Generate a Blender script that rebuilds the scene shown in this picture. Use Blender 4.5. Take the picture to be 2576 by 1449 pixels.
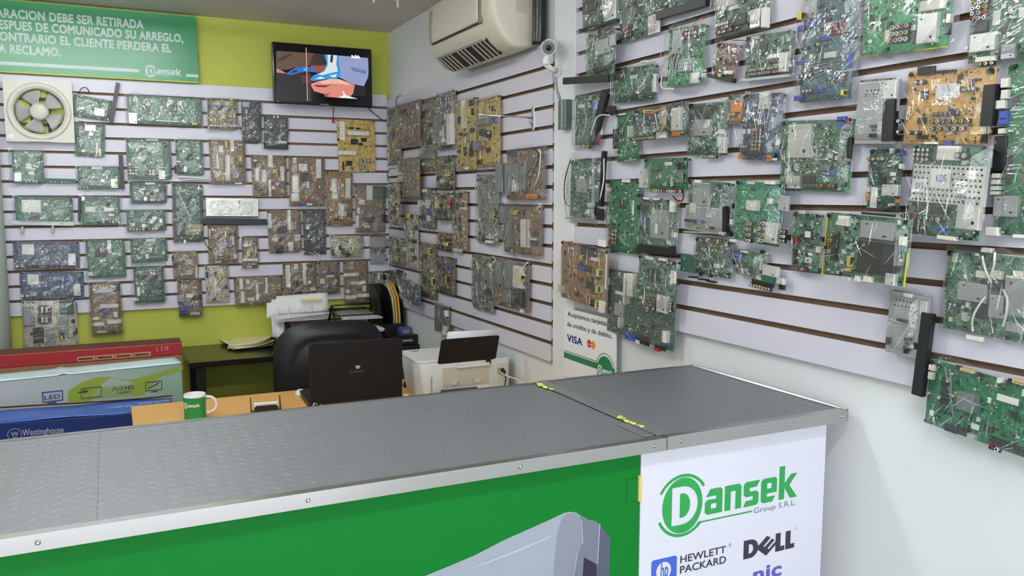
import bpy, bmesh, math, random
from mathutils import Vector, Matrix, Euler

scene = bpy.context.scene
for _o in list(bpy.data.objects):
    bpy.data.objects.remove(_o)
COL = scene.collection

# ------------------------------------------------------------------ camera
FPX, YAW, PITCH, ROLL, EYE = 2094.06, 0.4515, 0.1101, 0.0013, 1.62
FWD = Vector((math.sin(YAW) * math.cos(PITCH), math.cos(YAW) * math.cos(PITCH), -math.sin(PITCH)))
_r = Vector((math.cos(YAW), -math.sin(YAW), 0.0))
_u = _r.cross(FWD)
RGT = _r * math.cos(ROLL) + _u * math.sin(ROLL)
UPV = -_r * math.sin(ROLL) + _u * math.cos(ROLL)
cam_data = bpy.data.cameras.new('camera')
cam = bpy.data.objects.new('camera', cam_data)
COL.objects.link(cam)
cam_data.sensor_width = 36.0
cam_data.sensor_fit = 'HORIZONTAL'
cam_data.lens = FPX / 2576.0 * 36.0
cam_data.clip_start = 0.02
cam.matrix_world = Matrix(((RGT.x, UPV.x, -FWD.x, 0), (RGT.y, UPV.y, -FWD.y, 0), (RGT.z, UPV.z, -FWD.z, EYE), (0, 0, 0, 1)))
scene.camera = cam

# ------------------------------------------------------------------ world, lamps, exposure
scene.view_settings.view_transform = 'Standard'
scene.view_settings.look = 'None'
scene.view_settings.gamma = 1.0
scene.view_settings.use_curve_mapping = False
scene.view_settings.exposure = 0.5
world = bpy.data.worlds.new('overcast_street')
scene.world = world
world.use_nodes = True
_bg = world.node_tree.nodes['Background']
_bg.inputs[0].default_value = (0.90, 0.94, 1.0, 1)
_bg.inputs[1].default_value = 3.1
LAMPS = [(-0.2, 2.2, 1.2, 0.16, 33.0), (-0.1, 3.7, 1.2, 0.16, 14.0), (0.6, 0.3, 1.2, 0.16, 27.0)]   # x, y, length, width, watts; second one unseen, added to brighten the back wall
CEIL = 2.59
# each fitting's light comes from its own glowing tubes (built with the fitting below)

# ------------------------------------------------------------------ pixel rays to points of the room
XR, YB = 1.5477, 4.918          # faces of the slat panels on the side wall and the back wall
PITCHS = 0.0762                 # slat pitch
def ray(x, y):
    return FWD + RGT * ((x - 1288.0) / FPX) - UPV * ((y - 724.5) / FPX)
def onx(x, y, X=XR):
    d = ray(x, y); d = d * (X / d.x); return Vector((d.x, d.y, d.z + EYE))
def ony(x, y, Y=YB):
    d = ray(x, y); d = d * (Y / d.y); return Vector((d.x, d.y, d.z + EYE))
def onz(x, y, Z):
    d = ray(x, y); d = d * ((Z - EYE) / d.z); return Vector((d.x, d.y, d.z + EYE))

# ------------------------------------------------------------------ materials
def lin(c):
    out = []
    for v in c[:3]:
        v = v / 255.0
        out.append(v / 12.92 if v <= 0.04045 else ((v + 0.055) / 1.055) ** 2.4)
    return (out[0], out[1], out[2], 1.0)
MATS = {}
def mat(name, rgb, rough=0.5, metal=0.0, var=0.06, scale=18.0, bump=0.0, bscale=120.0, coat=0.0, emit=0.0, spec=0.5, aniso=None):
    if name in MATS:
        return MATS[name]
    m = bpy.data.materials.new(name)
    m.use_nodes = True
    nt = m.node_tree
    b = nt.nodes['Principled BSDF']
    c = lin(rgb)
    tc = nt.nodes.new('ShaderNodeTexCoord')
    n = nt.nodes.new('ShaderNodeTexNoise')
    n.inputs['Scale'].default_value = scale
    n.inputs['Detail'].default_value = 4.0
    src = tc.outputs['Object']
    if aniso:
        mp = nt.nodes.new('ShaderNodeMapping')
        mp.inputs['Scale'].default_value = aniso
        nt.links.new(src, mp.inputs['Vector']); src = mp.outputs['Vector']
    nt.links.new(src, n.inputs['Vector'])
    mix = nt.nodes.new('ShaderNodeMix'); mix.data_type = 'RGBA'
    mix.inputs['A'].default_value = tuple(max(0.0, v * (1 - var)) for v in c[:3]) + (1,)
    mix.inputs['B'].default_value = tuple(min(1.0, v * (1 + var)) for v in c[:3]) + (1,)
    nt.links.new(n.outputs['Fac'], mix.inputs['Factor'])
    nt.links.new(mix.outputs['Result'], b.inputs['Base Color'])
    b.inputs['Roughness'].default_value = rough
    b.inputs['Metallic'].default_value = metal
    b.inputs['Specular IOR Level'].default_value = spec
    b.inputs['Coat Weight'].default_value = coat
    b.inputs['Coat Roughness'].default_value = 0.08
    if emit:
        nt.links.new(mix.outputs['Result'], b.inputs['Emission Color'])
        b.inputs['Emission Strength'].default_value = emit
    if bump:
        n2 = nt.nodes.new('ShaderNodeTexNoise')
        n2.inputs['Scale'].default_value = bscale
        n2.inputs['Detail'].default_value = 3.0
        nt.links.new(src, n2.inputs['Vector'])
        bp = nt.nodes.new('ShaderNodeBump')
        bp.inputs['Strength'].default_value = bump
        bp.inputs['Distance'].default_value = 0.002
        nt.links.new(n2.outputs['Fac'], bp.inputs['Height'])
        nt.links.new(bp.outputs['Normal'], b.inputs['Normal'])
    MATS[name] = m
    return m

M_LIME = mat('lime_paint', (182, 190, 76), 0.6, bump=0.1, bscale=60)
M_WHITE = mat('white_wall_paint', (222, 226, 226), 0.55, bump=0.08, bscale=40, var=0.03, scale=3)
M_CEIL = mat('ceiling_plaster', (214, 207, 200), 0.8, bump=0.15, bscale=50, var=0.04, scale=4)
M_FLOOR = mat('floor_tile', (150, 145, 138), 0.35, var=0.1)
M_SLAT = mat('slat_laminate', (208, 207, 218), 0.38, var=0.02, scale=5)
M_MDF = mat('slat_core_board', (122, 98, 78), 0.8, var=0.15, scale=60)
M_GREY = mat('grey_paint', (150, 158, 154), 0.5)
M_BLACK = mat('black_plastic', (22, 22, 24), 0.42)
M_BLACKG = mat('black_gloss', (12, 12, 14), 0.15)
M_WPLAS = mat('white_plastic', (226, 226, 222), 0.35, var=0.02)
M_CREAM = mat('aged_cream_plastic', (206, 202, 182), 0.4, var=0.05, scale=5)
M_CREAM2 = mat('pale_cream_plastic', (206, 203, 190), 0.4, var=0.03, scale=5)
M_ALU = mat('aluminium_angle', (176, 176, 175), 0.26, 0.95, var=0.06, scale=12, aniso=(1, 30, 30))
M_STEEL = mat('bright_steel', (205, 205, 205), 0.22, 1.0)
M_DULL = mat('dull_steel', (165, 168, 168), 0.45, 0.8, var=0.08)
M_PAPER = mat('white_paper', (232, 232, 232), 0.8, var=0.02)
M_GREEN = mat('counter_green_vinyl', (6, 114, 38), 0.5, spec=0.15, var=0.05, scale=4)
M_LOGO = mat('logo_green', (36, 150, 72), 0.5, var=0.02)
M_WVIN = mat('white_vinyl', (208, 210, 222), 0.42, var=0.015, scale=4)
M_WOOD = mat('beech_laminate', (214, 164, 92), 0.4, var=0.1, scale=14, aniso=(1, 14, 14))
M_BLKWOOD = mat('black_desk_laminate', (28, 27, 26), 0.22, var=0.1)
M_LEATHER = mat('black_leather', (24, 25, 28), 0.42, bump=0.35, bscale=260)

# ------------------------------------------------------------------ mesh builder
class MB:
    def __init__(self):
        self.v, self.f, self.m, self.s = [], [], [], []
    def add(self, vs, fs, m=0, smooth=False):
        k = len(self.v)
        self.v += [tuple(p) for p in vs]
        for f in fs:
            self.f.append([i + k for i in f]); self.m.append(m); self.s.append(smooth)
        return self
    def box(self, x0, x1, y0, y1, z0, z1, m=0):
        vs = [(x, y, z) for z in (z0, z1) for y in (y0, y1) for x in (x0, x1)]
        return self.add(vs, [(0, 2, 3, 1), (4, 5, 7, 6), (0, 1, 5, 4), (2, 6, 7, 3), (0, 4, 6, 2), (1, 3, 7, 5)], m)
    def prism(self, poly, a, b, ax='z', m=0, smooth=False):
        # poly in the two other axes (order x,y / x,z / y,z), extruded along ax from a to b
        def P(p, t):
            return {'z': (p[0], p[1], t), 'y': (p[0], t, p[1]), 'x': (t, p[0], p[1])}[ax]
        n = len(poly)
        vs = [P(p, a) for p in poly] + [P(p, b) for p in poly]
        k = len(self.v)
        self.v += vs
        self.f.append(list(range(k + n - 1, k - 1, -1))); self.m.append(m); self.s.append(False)
        self.f.append(list(range(k + n, k + 2 * n))); self.m.append(m); self.s.append(False)
        for i in range(n):
            j = (i + 1) % n
            self.f.append([k + i, k + j, k + n + j, k + n + i]); self.m.append(m); self.s.append(smooth)
        return self
    def cyl(self, p0, p1, r0, r1=None, n=16, m=0, cap=True, smooth=True):
        r1 = r0 if r1 is None else r1
        p0, p1 = Vector(p0), Vector(p1)
        d = (p1 - p0).normalized()
        a = d.orthogonal().normalized(); b = d.cross(a)
        vs = []
        for p, r in ((p0, r0), (p1, r1)):
            for i in range(n):
                t = 2 * math.pi * i / n
                vs.append(p + (a * math.cos(t) + b * math.sin(t)) * r)
        k = len(self.v)
        self.v += [tuple(q) for q in vs]
        for i in range(n):
            j = (i + 1) % n
            self.f.append([k + i, k + j, k + n + j, k + n + i]); self.m.append(m); self.s.append(smooth)
        if cap:
            self.f.append([k + i for i in range(n - 1, -1, -1)]); self.m.append(m); self.s.append(False)
            self.f.append([k + n + i for i in range(n)]); self.m.append(m); self.s.append(False)
        return self
    def tube(self, pts, r, n=8, m=0):
        pts = [Vector(p) for p in pts]
        k = len(self.v); a = None
        for i, p in enumerate(pts):
            d = (pts[min(i + 1, len(pts) - 1)] - pts[max(i - 1, 0)])
            d = d.normalized() if d.length > 1e-9 else Vector((0, 0, 1))
            if a is None:
                a = d.orthogonal().normalized()
            a = (a - d * a.dot(d))
            a = a.normalized() if a.length > 1e-6 else d.orthogonal().normalized()
            b = d.cross(a)
            for q in range(n):
                t = 2 * math.pi * q / n
                self.v.append(tuple(p + (a * math.cos(t) + b * math.sin(t)) * r))
        for i in range(len(pts) - 1):
            for q in range(n):
                w = (q + 1) % n
                self.f.append([k + i * n + q, k + i * n + w, k + (i + 1) * n + w, k + (i + 1) * n + q]); self.m.append(m); self.s.append(True)
        self.f.append([k + q for q in range(n - 1, -1, -1)]); self.m.append(m); self.s.append(False)
        e = k + (len(pts) - 1) * n
        self.f.append([e + q for q in range(n)]); self.m.append(m); self.s.append(False)
        return self
    def lathe(self, prof, n=32, m=0, o=(0, 0, 0), smooth=True, closed=False):
        k = len(self.v); L = len(prof)
        for i in range(n):
            t = 2 * math.pi * i / n
            for r, z in prof:
                self.v.append((o[0] + r * math.cos(t), o[1] + r * math.sin(t), o[2] + z))
        for i in range(n):
            j = (i + 1) % n
            for q in range(L if closed else L - 1):
                w = (q + 1) % L
                self.f.append([k + i * L + q, k + j * L + q, k + j * L + w, k + i * L + w]); self.m.append(m); self.s.append(smooth)
        return self
    def sheet(self, fn, nu, nv, m=0, smooth=True, thick=0.0):
        k = len(self.v)
        for j in range(nv + 1):
            for i in range(nu + 1):
                self.v.append(tuple(fn(i / nu, j / nv)))
        for j in range(nv):
            for i in range(nu):
                a = k + j * (nu + 1) + i
                self.f.append([a, a + 1, a + nu + 2, a + nu + 1]); self.m.append(m); self.s.append(smooth)
        return self
    def xf(self, M):
        self.v = [tuple(M @ Vector(p)) for p in self.v]
        return self
    def mesh(self, name, mats):
        me = bpy.data.meshes.new(name)
        me.from_pydata(self.v, [], self.f)
        for mm in (mats if isinstance(mats, (list, tuple)) else [mats]):
            me.materials.append(mm)
        if any(self.m):
            me.polygons.foreach_set('material_index', self.m)
        if any(self.s):
            me.polygons.foreach_set('use_smooth', self.s)
        me.update()
        return me
    def build(self, name, mats, parent=None, loc=None, rot=None, bevel=0.0, seg=2, solid=0.0):
        return put(name, self.mesh(name, mats), parent, loc, rot, bevel, seg, solid)

def put(name, me, parent=None, loc=None, rot=None, bevel=0.0, seg=2, solid=0.0, scale=None):
    o = bpy.data.objects.new(name, me)
    COL.objects.link(o)
    if parent is not None:
        o.parent = parent
    if loc is not None:
        o.location = loc
    if rot is not None:
        o.rotation_euler = rot
    if scale is not None:
        o.scale = scale
    if solid:
        s = o.modifiers.new('Solidify', 'SOLIDIFY'); s.thickness = solid; s.offset = 0
    if bevel:
        b = o.modifiers.new('Bevel', 'BEVEL'); b.width = bevel; b.segments = seg; b.limit_method = 'ANGLE'; b.angle_limit = 0.6
    return o
def thing(name, label, cat, loc=(0, 0, 0), rot=None, group=None, matrix=None):
    o = bpy.data.objects.new(name, None)
    COL.objects.link(o)
    o.empty_display_size = 0.05
    if matrix is not None:
        o.matrix_world = matrix
    else:
        o.location = loc
        if rot is not None:
            o.rotation_euler = rot
    return tag(o, label, cat, group)
def tag(o, label, cat, group=None):
    o['label'] = label; o['category'] = cat
    if group:
        o['group'] = group
    return o
def struct(o, label=None):
    o['kind'] = 'structure'
    if label:
        o['label'] = label
    return o

def bb2(me):
    xs = [v.co.x for v in me.vertices]; ys = [v.co.y for v in me.vertices]
    return min(xs), max(xs), min(ys), max(ys)
def curve_mesh(cu, name, m):
    ob = bpy.data.objects.new('tmp', cu)
    me = bpy.data.meshes.new_from_object(ob)
    bpy.data.objects.remove(ob)
    bpy.data.curves.remove(cu)
    me.name = name
    me.materials.clear(); me.materials.append(m)
    return me
def embolden(me, b, lift=0.00006):
    """heavier strokes: the same outline laid several times, each a hair's breadth above the last"""
    if b <= 0:
        return me
    vs = [v.co.copy() for v in me.vertices]; fs = [list(p.vertices) for p in me.polygons]; m = me.materials[0]; nm = me.name
    V, Fc = [], []
    for k, (dx, dy) in enumerate(((0, 0), (-b, 0), (b, 0), (0, -b), (0, b), (-b * .7, -b * .7), (b * .7, b * .7), (-b * .7, b * .7), (b * .7, -b * .7))):
        o = len(V)
        V += [(v.x + dx, v.y + dy, k * lift) for v in vs]
        Fc += [[i + o for i in f] for f in fs]
    bpy.data.meshes.remove(me)
    me = bpy.data.meshes.new(nm); me.from_pydata(V, [], Fc); me.materials.append(m)
    return me
def text_mesh(body, w, h, m, bold=0.0, name='lettering', shear=0.0, space=1.0):
    cu = bpy.data.curves.new(name, 'FONT')
    cu.body = body; cu.shear = shear; cu.space_character = space + max(bold, 0) * 1.2
    cu.resolution_u = 3
    me = embolden(curve_mesh(cu, name, m), bold)
    x0, x1, y0, y1 = bb2(me)
    sx = w / (x1 - x0); sy = h / (y1 - y0) if h else sx
    for v in me.vertices:
        v.co.x = (v.co.x - x0) * sx; v.co.y = (v.co.y - y0) * sy
    return me
def fill_mesh(splines, m, name='print'):
    cu = bpy.data.curves.new(name, 'CURVE')
    cu.dimensions = '2D'; cu.fill_mode = 'BOTH'
    for pts in splines:
        s = cu.splines.new('POLY')
        s.points.add(len(pts) - 1)
        for q, p in zip(s.points, pts):
            q.co = (p[0], p[1], 0, 1)
        s.use_cyclic_u = True
    return curve_mesh(cu, name, m)
def arc(cx, cy, r, a0, a1, n=24, ry=None):
    ry = r if ry is None else ry
    return [(cx + r * math.cos(math.radians(a0 + (a1 - a0) * i / n)), cy + ry * math.sin(math.radians(a0 + (a1 - a0) * i / n))) for i in range(n + 1)]
def ring_arc(cx, cy, r0, r1, a0, a1, n=24):
    return arc(cx, cy, r1, a0, a1, n) + arc(cx, cy, r0, a1, a0, n)
def rrect(x0, y0, x1, y1, r, n=5):
    return (arc(x1 - r, y1 - r, r, 0, 90, n) + arc(x0 + r, y1 - r, r, 90, 180, n) + arc(x0 + r, y0 + r, r, 180, 270, n) + arc(x1 - r, y0 + r, r, 270, 360, n))
def frame(origin, xdir, ydir):
    x = Vector(xdir).normalized(); z = x.cross(Vector(ydir)).normalized(); y = z.cross(x)
    o = Vector(origin)
    return Matrix(((x.x, y.x, z.x, o.x), (x.y, y.y, z.y, o.y), (x.z, y.z, z.z, o.z), (0, 0, 0, 1)))

# logo built from its own letter shapes; unit: the letter height of a small letter = 1
def logo_dansek(dark, parent, x, y, s, z=0.0, knock=None, tail=True, names='logo', group_mat=None):
    """green (or white) emblem: ring arcs, disc with D, then block letters a n s e k"""
    def P(pl):
        return [[(x + s * a, y + s * b) for a, b in q] for q in pl]
    disc = [arc(0.95, 1.0, 0.95, 0, 360, 40, 1.1)[:-1]]
    dout = [(0.45, 0.25), (0.95, 0.25)] + arc(0.95, 1.0, 0.72, -90, 90, 14, 0.75) + [(0.45, 1.75)]
    din = [(0.82, 0.52), (0.95, 0.52)] + arc(0.95, 1.0, 0.36, -90, 90, 12, 0.48) + [(0.82, 1.48)]
    put('logo_disc', fill_mesh(P(disc + [dout]), dark, 'logo_disc'), parent, (0, 0, z))
    put('logo_disc_core', fill_mesh(P([din]), dark, 'logo_disc_core'), parent, (0, 0, z))
    arcs = [ring_arc(0.95, 1.0, 1.12, 1.24, 32, 150, 20), ring_arc(0.95, 1.0, 1.12, 1.24, 205, 318, 20)]
    for q in arcs:
        put('logo_arc', fill_mesh(P([q]), dark, 'logo_arc'), parent, (0, 0, z))
    L = {}
    L['a'] = [[(0.05, 0.72), (0.25, 1.02), (0.75, 1.02), (0.86, 0.92), (0.86, 0.0), (0.12, 0.0), (0.0, 0.1), (0.0, 0.5), (0.12, 0.6), (0.55, 0.6), (0.55, 0.72)], [(0.3, 0.22), (0.56, 0.22), (0.56, 0.42), (0.3, 0.42)]]
    L['n'] = [[(0.0, 0.0), (0.0, 1.02), (0.72, 1.02), (0.84, 0.9), (0.84, 0.0), (0.54, 0.0), (0.54, 0.76), (0.3, 0.76), (0.3, 0.0)]]
    L['s'] = [[(0.0, 0.0), (0.66, 0.0), (0.78, 0.1), (0.78, 0.5), (0.66, 0.6), (0.32, 0.6), (0.32, 0.76), (0.68, 0.76), (0.84, 1.02), (0.12, 1.02), (0.0, 0.92), (0.0, 0.5), (0.12, 0.4), (0.48, 0.4), (0.48, 0.24), (0.12, 0.24)]]
    L['e'] = [[(0.12, 0.0), (0.62, 0.0), (0.76, 0.24), (0.32, 0.24), (0.32, 0.38), (0.84, 0.38), (0.84, 0.92), (0.72, 1.02), (0.12, 1.02), (0.0, 0.92), (0.0, 0.1)], [(0.32, 0.58), (0.55, 0.58), (0.55, 0.8), (0.32, 0.8)]]
    L['k'] = [[(0.0, 0.0), (0.0, 1.4), (0.3, 1.4), (0.3, 0.66), (0.62, 1.02), (0.98, 1.02), (0.56, 0.56), (1.0, 0.0), (0.62, 0.0), (0.3, 0.46), (0.3, 0.0)]]
    cx = 2.02
    for ch, adv in zip('ansek', (0.97, 0.95, 0.9, 0.95, 1.0)):
        q = [[(cx + a, 0.42 + b) for a, b in sp] for sp in L[ch]]
        put('logo_letter', fill_mesh(P(q), dark, 'logo_letter'), parent, (0, 0, z))
        cx += adv
    if tail:
        q = [(1.62, -0.02), (1.75, 0.16), (4.4, 0.16), (4.4, 0.22), (1.7, 0.22), (1.56, 0.03)]
        put('logo_rule', fill_mesh(P([q]), dark, 'logo_rule'), parent, (0, 0, z + 0.0002))
        if group_mat:
            put('lettering', text_mesh('Group S.R.L.', 2.25 * s, 0.3 * s, group_mat), parent, (x + 4.5 * s, y + 0.0 * s, z))

# ------------------------------------------------------------------ the room
XW, YW = XR + 0.02, YB + 0.02     # plaster behind the panels
XL, YF = -2.6, -2.2
struct(MB().box(XL - 0.1, XW + 0.1, YF - 0.1, YW + 0.1, -0.1, 0.0).build('floor', M_FLOOR))
struct(MB().box(XL - 0.1, XW + 0.1, YF - 0.1, YW + 0.1, CEIL, CEIL + 0.1).build('ceiling', M_CEIL))
struct(MB().box(XL, XW, YW, YW + 0.1, 0, CEIL).build('wall_back', M_LIME))
struct(MB().box(XW, XW + 0.1, YF, YW, 0, CEIL).build('wall_right', M_WHITE))
struct(MB().box(XL - 0.1, XL, YF, YW, 0, CEIL).build('wall_left', M_WHITE))
_b = MB().box(XL, XW, YF - 0.1, YF, 2.35, CEIL).box(XL, XL + 0.25, YF - 0.1, YF, 0, 2.35).box(XW - 0.15, XW, YF - 0.1, YF, 0, 2.35)
struct(_b.build('wall_front', M_WHITE))
_pl = bpy.data.lights.new('shop_front_portal', 'AREA')
_pl.shape = 'RECTANGLE'; _pl.size, _pl.size_y = XW - XL - 0.4, 2.35
_pl.cycles.is_portal = True
_po = bpy.data.objects.new('shop_front_portal', _pl)
_po.location = ((XL + XW) / 2 + 0.05, YF - 0.05, 1.17); _po.rotation_euler = (math.radians(90), 0, 0)
COL.objects.link(_po)
# round column beside the back wall
_e = ony(31.5, 880, 4.82)
struct(MB().cyl((_e.x - 0.09, 4.82, 0), (_e.x - 0.09, 4.82, 2.215), 0.09, n=40).build('column', mat('column_paint', (158, 168, 158), 0.45)), 'grey-green round pipe column')

# slat panels: each slat has a lip profile, so the grooves between are T slots
def slat_panel(name, origin, along, out, length, n, label):
    """origin: lower far corner on the panel face; slats stacked upwards"""
    Mx = frame(origin, along, (0, 0, 1))
    if Vector(Mx.col[2][:3]).dot(Vector(out)) < 0:
        raise RuntimeError('panel frame')
    root = bpy.data.objects.new(name, None); COL.objects.link(root); root.matrix_world = Mx
    struct(root, label)
    MB().box(0, length, 0, n * PITCHS, -0.0195, -0.0135).build('backing_board', M_MDF, root)
    g = 0.0070
    def prof(lo, hi):
        return [(-0.0, lo), (-0.0, hi), (-0.0045, hi), (-0.0045, hi - 0.008), (-0.0135, hi - 0.008), (-0.0135, lo + 0.008), (-0.0045, lo + 0.008), (-0.0045, lo)]
    me = None
    for i in range(n):
        lo = g if i else 0.0
        hi = PITCHS - (g if i < n - 1 else 0.0)
        if i in (0, 1, n - 1) or me is None:
            pr = [(y, z) for z, y in prof(lo, hi)]
            mb = MB().prism([(p[0], p[1]) for p in pr], 0, length, 'x')
            me = mb.mesh('slat', [M_SLAT, M_MDF])
            for f in me.polygons:
                if f.center.z < -0.0001 and abs(f.normal.x) < 0.5:
                    f.material_index = 1
        put('slat', me, root, (0, i * PITCHS, 0))
    return root
ZB0 = 2.1460 + PITCHS - 16 * PITCHS
ZA0 = 2.1123 + PITCHS - 16 * PITCHS
ZR0 = 1.7454 - 7 * PITCHS
Y_A = onx(1387, 500).y
Y_R = onx(1446, 500).y
slat_panel('wall_panel_back', (-0.62, YB, ZB0), (1, 0, 0), (0, -1, 0), XR + 0.62 - 0.001, 16, 'white slatted display panel on the back wall')
slat_panel('wall_panel_alcove', (XR, YB - 0.001, ZA0), (0, -1, 0), (-1, 0, 0), YB - Y_A, 16, 'white slatted display panel in the corner by the printer')
slat_panel('wall_panel_right', (XR, Y_R, ZR0), (0, -1, 0), (-1, 0, 0), Y_R + 0.2, 16, 'white slatted display panel along the side wall above the counter')
# plain strip between the two panels of the side wall
struct(MB().box(XR - 0.002, XW, Y_R + 0.004, onx(1393, 500).y, 0, CEIL).build('trim_1', M_WHITE, bevel=0.004), 'plain white strip between the two slat panels')

# ------------------------------------------------------------------ things built in room coordinates
def wthing(name, label, cat, loc, group=None):
    o = thing(name, label, cat, loc, None, group)
    o['w'] = 1
    return o
_put0 = put
def put(name, me, parent=None, loc=None, rot=None, bevel=0.0, seg=2, solid=0.0, scale=None):
    o = _put0(name, me, parent, loc, rot, bevel, seg, solid, scale)
    if parent is not None and parent.get('w'):
        o.location = Vector(loc or (0, 0, 0)) - Vector(parent.location)
    return o
def flat_on(root, name, pts, m, fx):
    """flat print: points mapped by fx into the plane of the thing"""
    return MB().add([fx(*p) for p in pts], [list(range(len(pts)))]).build(name, m, root)

# ---- counter: base with two front panels
CT = 1.12
cb = wthing('service_counter', 'shop counter front with green and white vinyl panels and printed logos', 'counter', (0.1, 1.6, 0))
MB().box(-1.4, 0.978, 1.402, 1.416, 0.0, 1.094).build('green_front_panel', M_GREEN, cb)
MB().box(0.979, 1.504, 1.400, 1.416, 0.0, 1.094).build('white_front_panel', M_WVIN, cb)
MB().box(1.488, 1.504, 1.416, 1.90, 0.0, 1.094).build('side_panel', M_WVIN, cb)
MB().box(-1.4, 1.488, 1.884, 1.90, 0.0, 1.094).build('back_panel', M_WHITE, cb)
MB().box(-1.4, 1.488, 1.416, 1.884, 0.55, 0.568).build('shelf', M_WHITE, cb)
MB().box(0.972, 0.980, 1.396, 1.402, 0.985, 1.04).build('latch_edge', mat('bare_wood_edge', (206, 190, 110), 0.7), cb)
MB().box(0.945, 0.972, 1.4005, 1.402, 0.985, 1.035).build('latch_plate', M_GREEN, cb, bevel=0.0008)
# prints on the white panel (flat vinyl lettering)
Fp = frame((0, 1.3996, 0), (1, 0, 0), (0, 0, 1))
pr = bpy.data.objects.new('panel_print', None); COL.objects.link(pr); pr.parent = cb
pr.matrix_world = Matrix.Translation(-Vector(cb.location)) @ Fp
_g = mat('logo_grey', (92, 120, 118), 0.5)
_k = mat('print_black', (44, 44, 58), 0.5)
_bl = mat('print_blue', (58, 92, 190), 0.5)
_pu = mat('print_violet', (86, 84, 180), 0.5)
s = 0.0565
logo_dansek(M_LOGO, pr, 1.035, 0.900, s, 0.0, group_mat=_g)
put('lettering', text_mesh('HEWLETT', 0.126, 0.0165, _k, 0.012), pr, (1.086, 0.8265, 0))
put('lettering', text_mesh('PACKARD', 0.127, 0.0175, _k, 0.012), pr, (1.086, 0.8025, 0))
put('registered_mark', fill_mesh([arc(1.224, 0.842, 0.0042, 0, 360, 20)[:-1], arc(1.224, 0.842, 0.0036, 360, 0, 20)[:-1]], _k, 'registered_mark'), pr)
put('lettering', text_mesh('R', 0.003, 0.0042, _k), pr, (1.2226, 0.8399, 0))
_circ = arc(1.0425, 0.818, 0.0195, 0, 360, 30, 0.0205)[:-1]
put('badge', fill_mesh([rrect(1.010, 0.787, 1.077, 0.847, 0.006), _circ], _bl, 'badge'), pr)
put('lettering', text_mesh('hp', 0.021, 0.044, _bl, 0.01, shear=0.2), pr, (1.0335, 0.793, 0.0))
# the black computer-maker mark with its tilted E
DX, DY, DW, DH = 1.263, 0.8, 0.153, 0.044
def dell(pts):
    return [(DX + DW * a, DY + DH * b) for a, b in pts]
put('lettering', fill_mesh([dell([(0, 0), (0.12, 0)] + arc(0.13, 0.5, 0.155, -90, 90, 12, 0.5) + [(0, 1)]), dell([(0.1, 0.25), (0.12, 0.25)] + arc(0.12, 0.5, 0.065, -90, 90, 10, 0.25) + [(0.1, 0.75)])], _k, 'lettering'), pr)
put('lettering', fill_mesh([dell([(0.24, 0.44), (0.45, 1.0), (0.52, 0.86), (0.38, 0.47), (0.41, 0.41), (0.55, 0.79), (0.60, 0.68), (0.46, 0.3), (0.49, 0.24), (0.625, 0.6), (0.66, 0.5), (0.44, -0.08)])], _k, 'lettering'), pr, (0, 0, 0.0002))
put('lettering', fill_mesh([dell([(0.62, 0.0), (0.62, 1.0), (0.72, 1.0), (0.72, 0.26), (0.8, 0.26), (0.8, 0)])], _k, 'lettering'), pr)
put('lettering', fill_mesh([dell([(0.82, 0.0), (0.82, 1.0), (0.92, 1.0), (0.92, 0.26), (1.0, 0.26), (1.0, 0)])], _k, 'lettering'), pr)
put('lettering', text_mesh('TM', 0.006, 0.003, _k), pr, (1.415, 0.845, 0))
put('lettering', text_mesh('nic', 0.086, 0.034, _pu, 0.03), pr, (1.294, 0.739, 0))
# the appliance printed on the green panel
Gp = frame((0, 1.4016, 0), (1, 0, 0), (0, 0, 1))
pg = bpy.data.objects.new('appliance_print', None); COL.objects.link(pg); pg.parent = cb
pg.matrix_world = Matrix.Translation(-Vector(cb.location)) @ Gp
def gp(x, y):   # crop coordinates of the printed picture
    p = ony(900 + x / 3.3895, 1150 + y / 3.3895, 1.4016)
    return (p.x, p.z)
def gprint(name, rgb, pts, lift):
    put(name, fill_mesh([[gp(*q) for q in pts]], mat('print_' + name, tuple(int(c * 0.87) for c in rgb), 0.5, var=0.05, scale=8), name), pg, (0, 0, lift))
gprint('casing_top', (168, 180, 194), [(580, 1010), (740, 945), (1000, 835), (1240, 710), (1600, 550), (1760, 475), (1810, 465), (1870, 475), (1900, 520), (1915, 735), (1880, 800), (1845, 1013), (1845, 1500), (200, 1500), (420, 1080)], 0.0002)
gprint('casing_shoulder', (148, 152, 166), [(1740, 520), (1780, 480), (1860, 480), (1900, 540), (1915, 735), (1870, 830), (1845, 1013), (1845, 1500), (1640, 1500), (1670, 950), (1700, 640)], 0.0004)
gprint('casing_side', (124, 130, 150), [(1880, 480), (1960, 530), (2020, 540), (2060, 570), (2060, 680), (2040, 900), (2030, 1500), (1845, 1500), (1860, 830), (1915, 735), (1905, 560)], 0.0006)
gprint('casing_edge', (86, 96, 116), [(2065, 570), (2080, 600), (2153, 690), (2140, 1013), (2135, 1500), (2030, 1500), (2040, 900)], 0.0008)
gprint('casing_slot', (40, 36, 62), [(1927, 852), (2035, 912), (2033, 1500), (1915, 1500), (1917, 1000)], 0.001)
gprint('casing_gleam', (196, 206, 216), [(915, 960), (1100, 890), (1400, 770), (1660, 660), (1640, 680), (1400, 790), (1100, 905)], 0.0008)
gprint('casing_line', (190, 196, 208), [(1880, 485), (1910, 560), (1920, 735), (1912, 735), (1904, 570)], 0.001)
gprint('casing_line', (190, 196, 208), [(1905, 740), (1870, 830), (1848, 1013), (1842, 1013), (1862, 830)], 0.001)
gprint('casing_line', (190, 196, 208), [(2058, 565), (2066, 565), (2045, 910), (2038, 910)], 0.0012)

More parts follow.
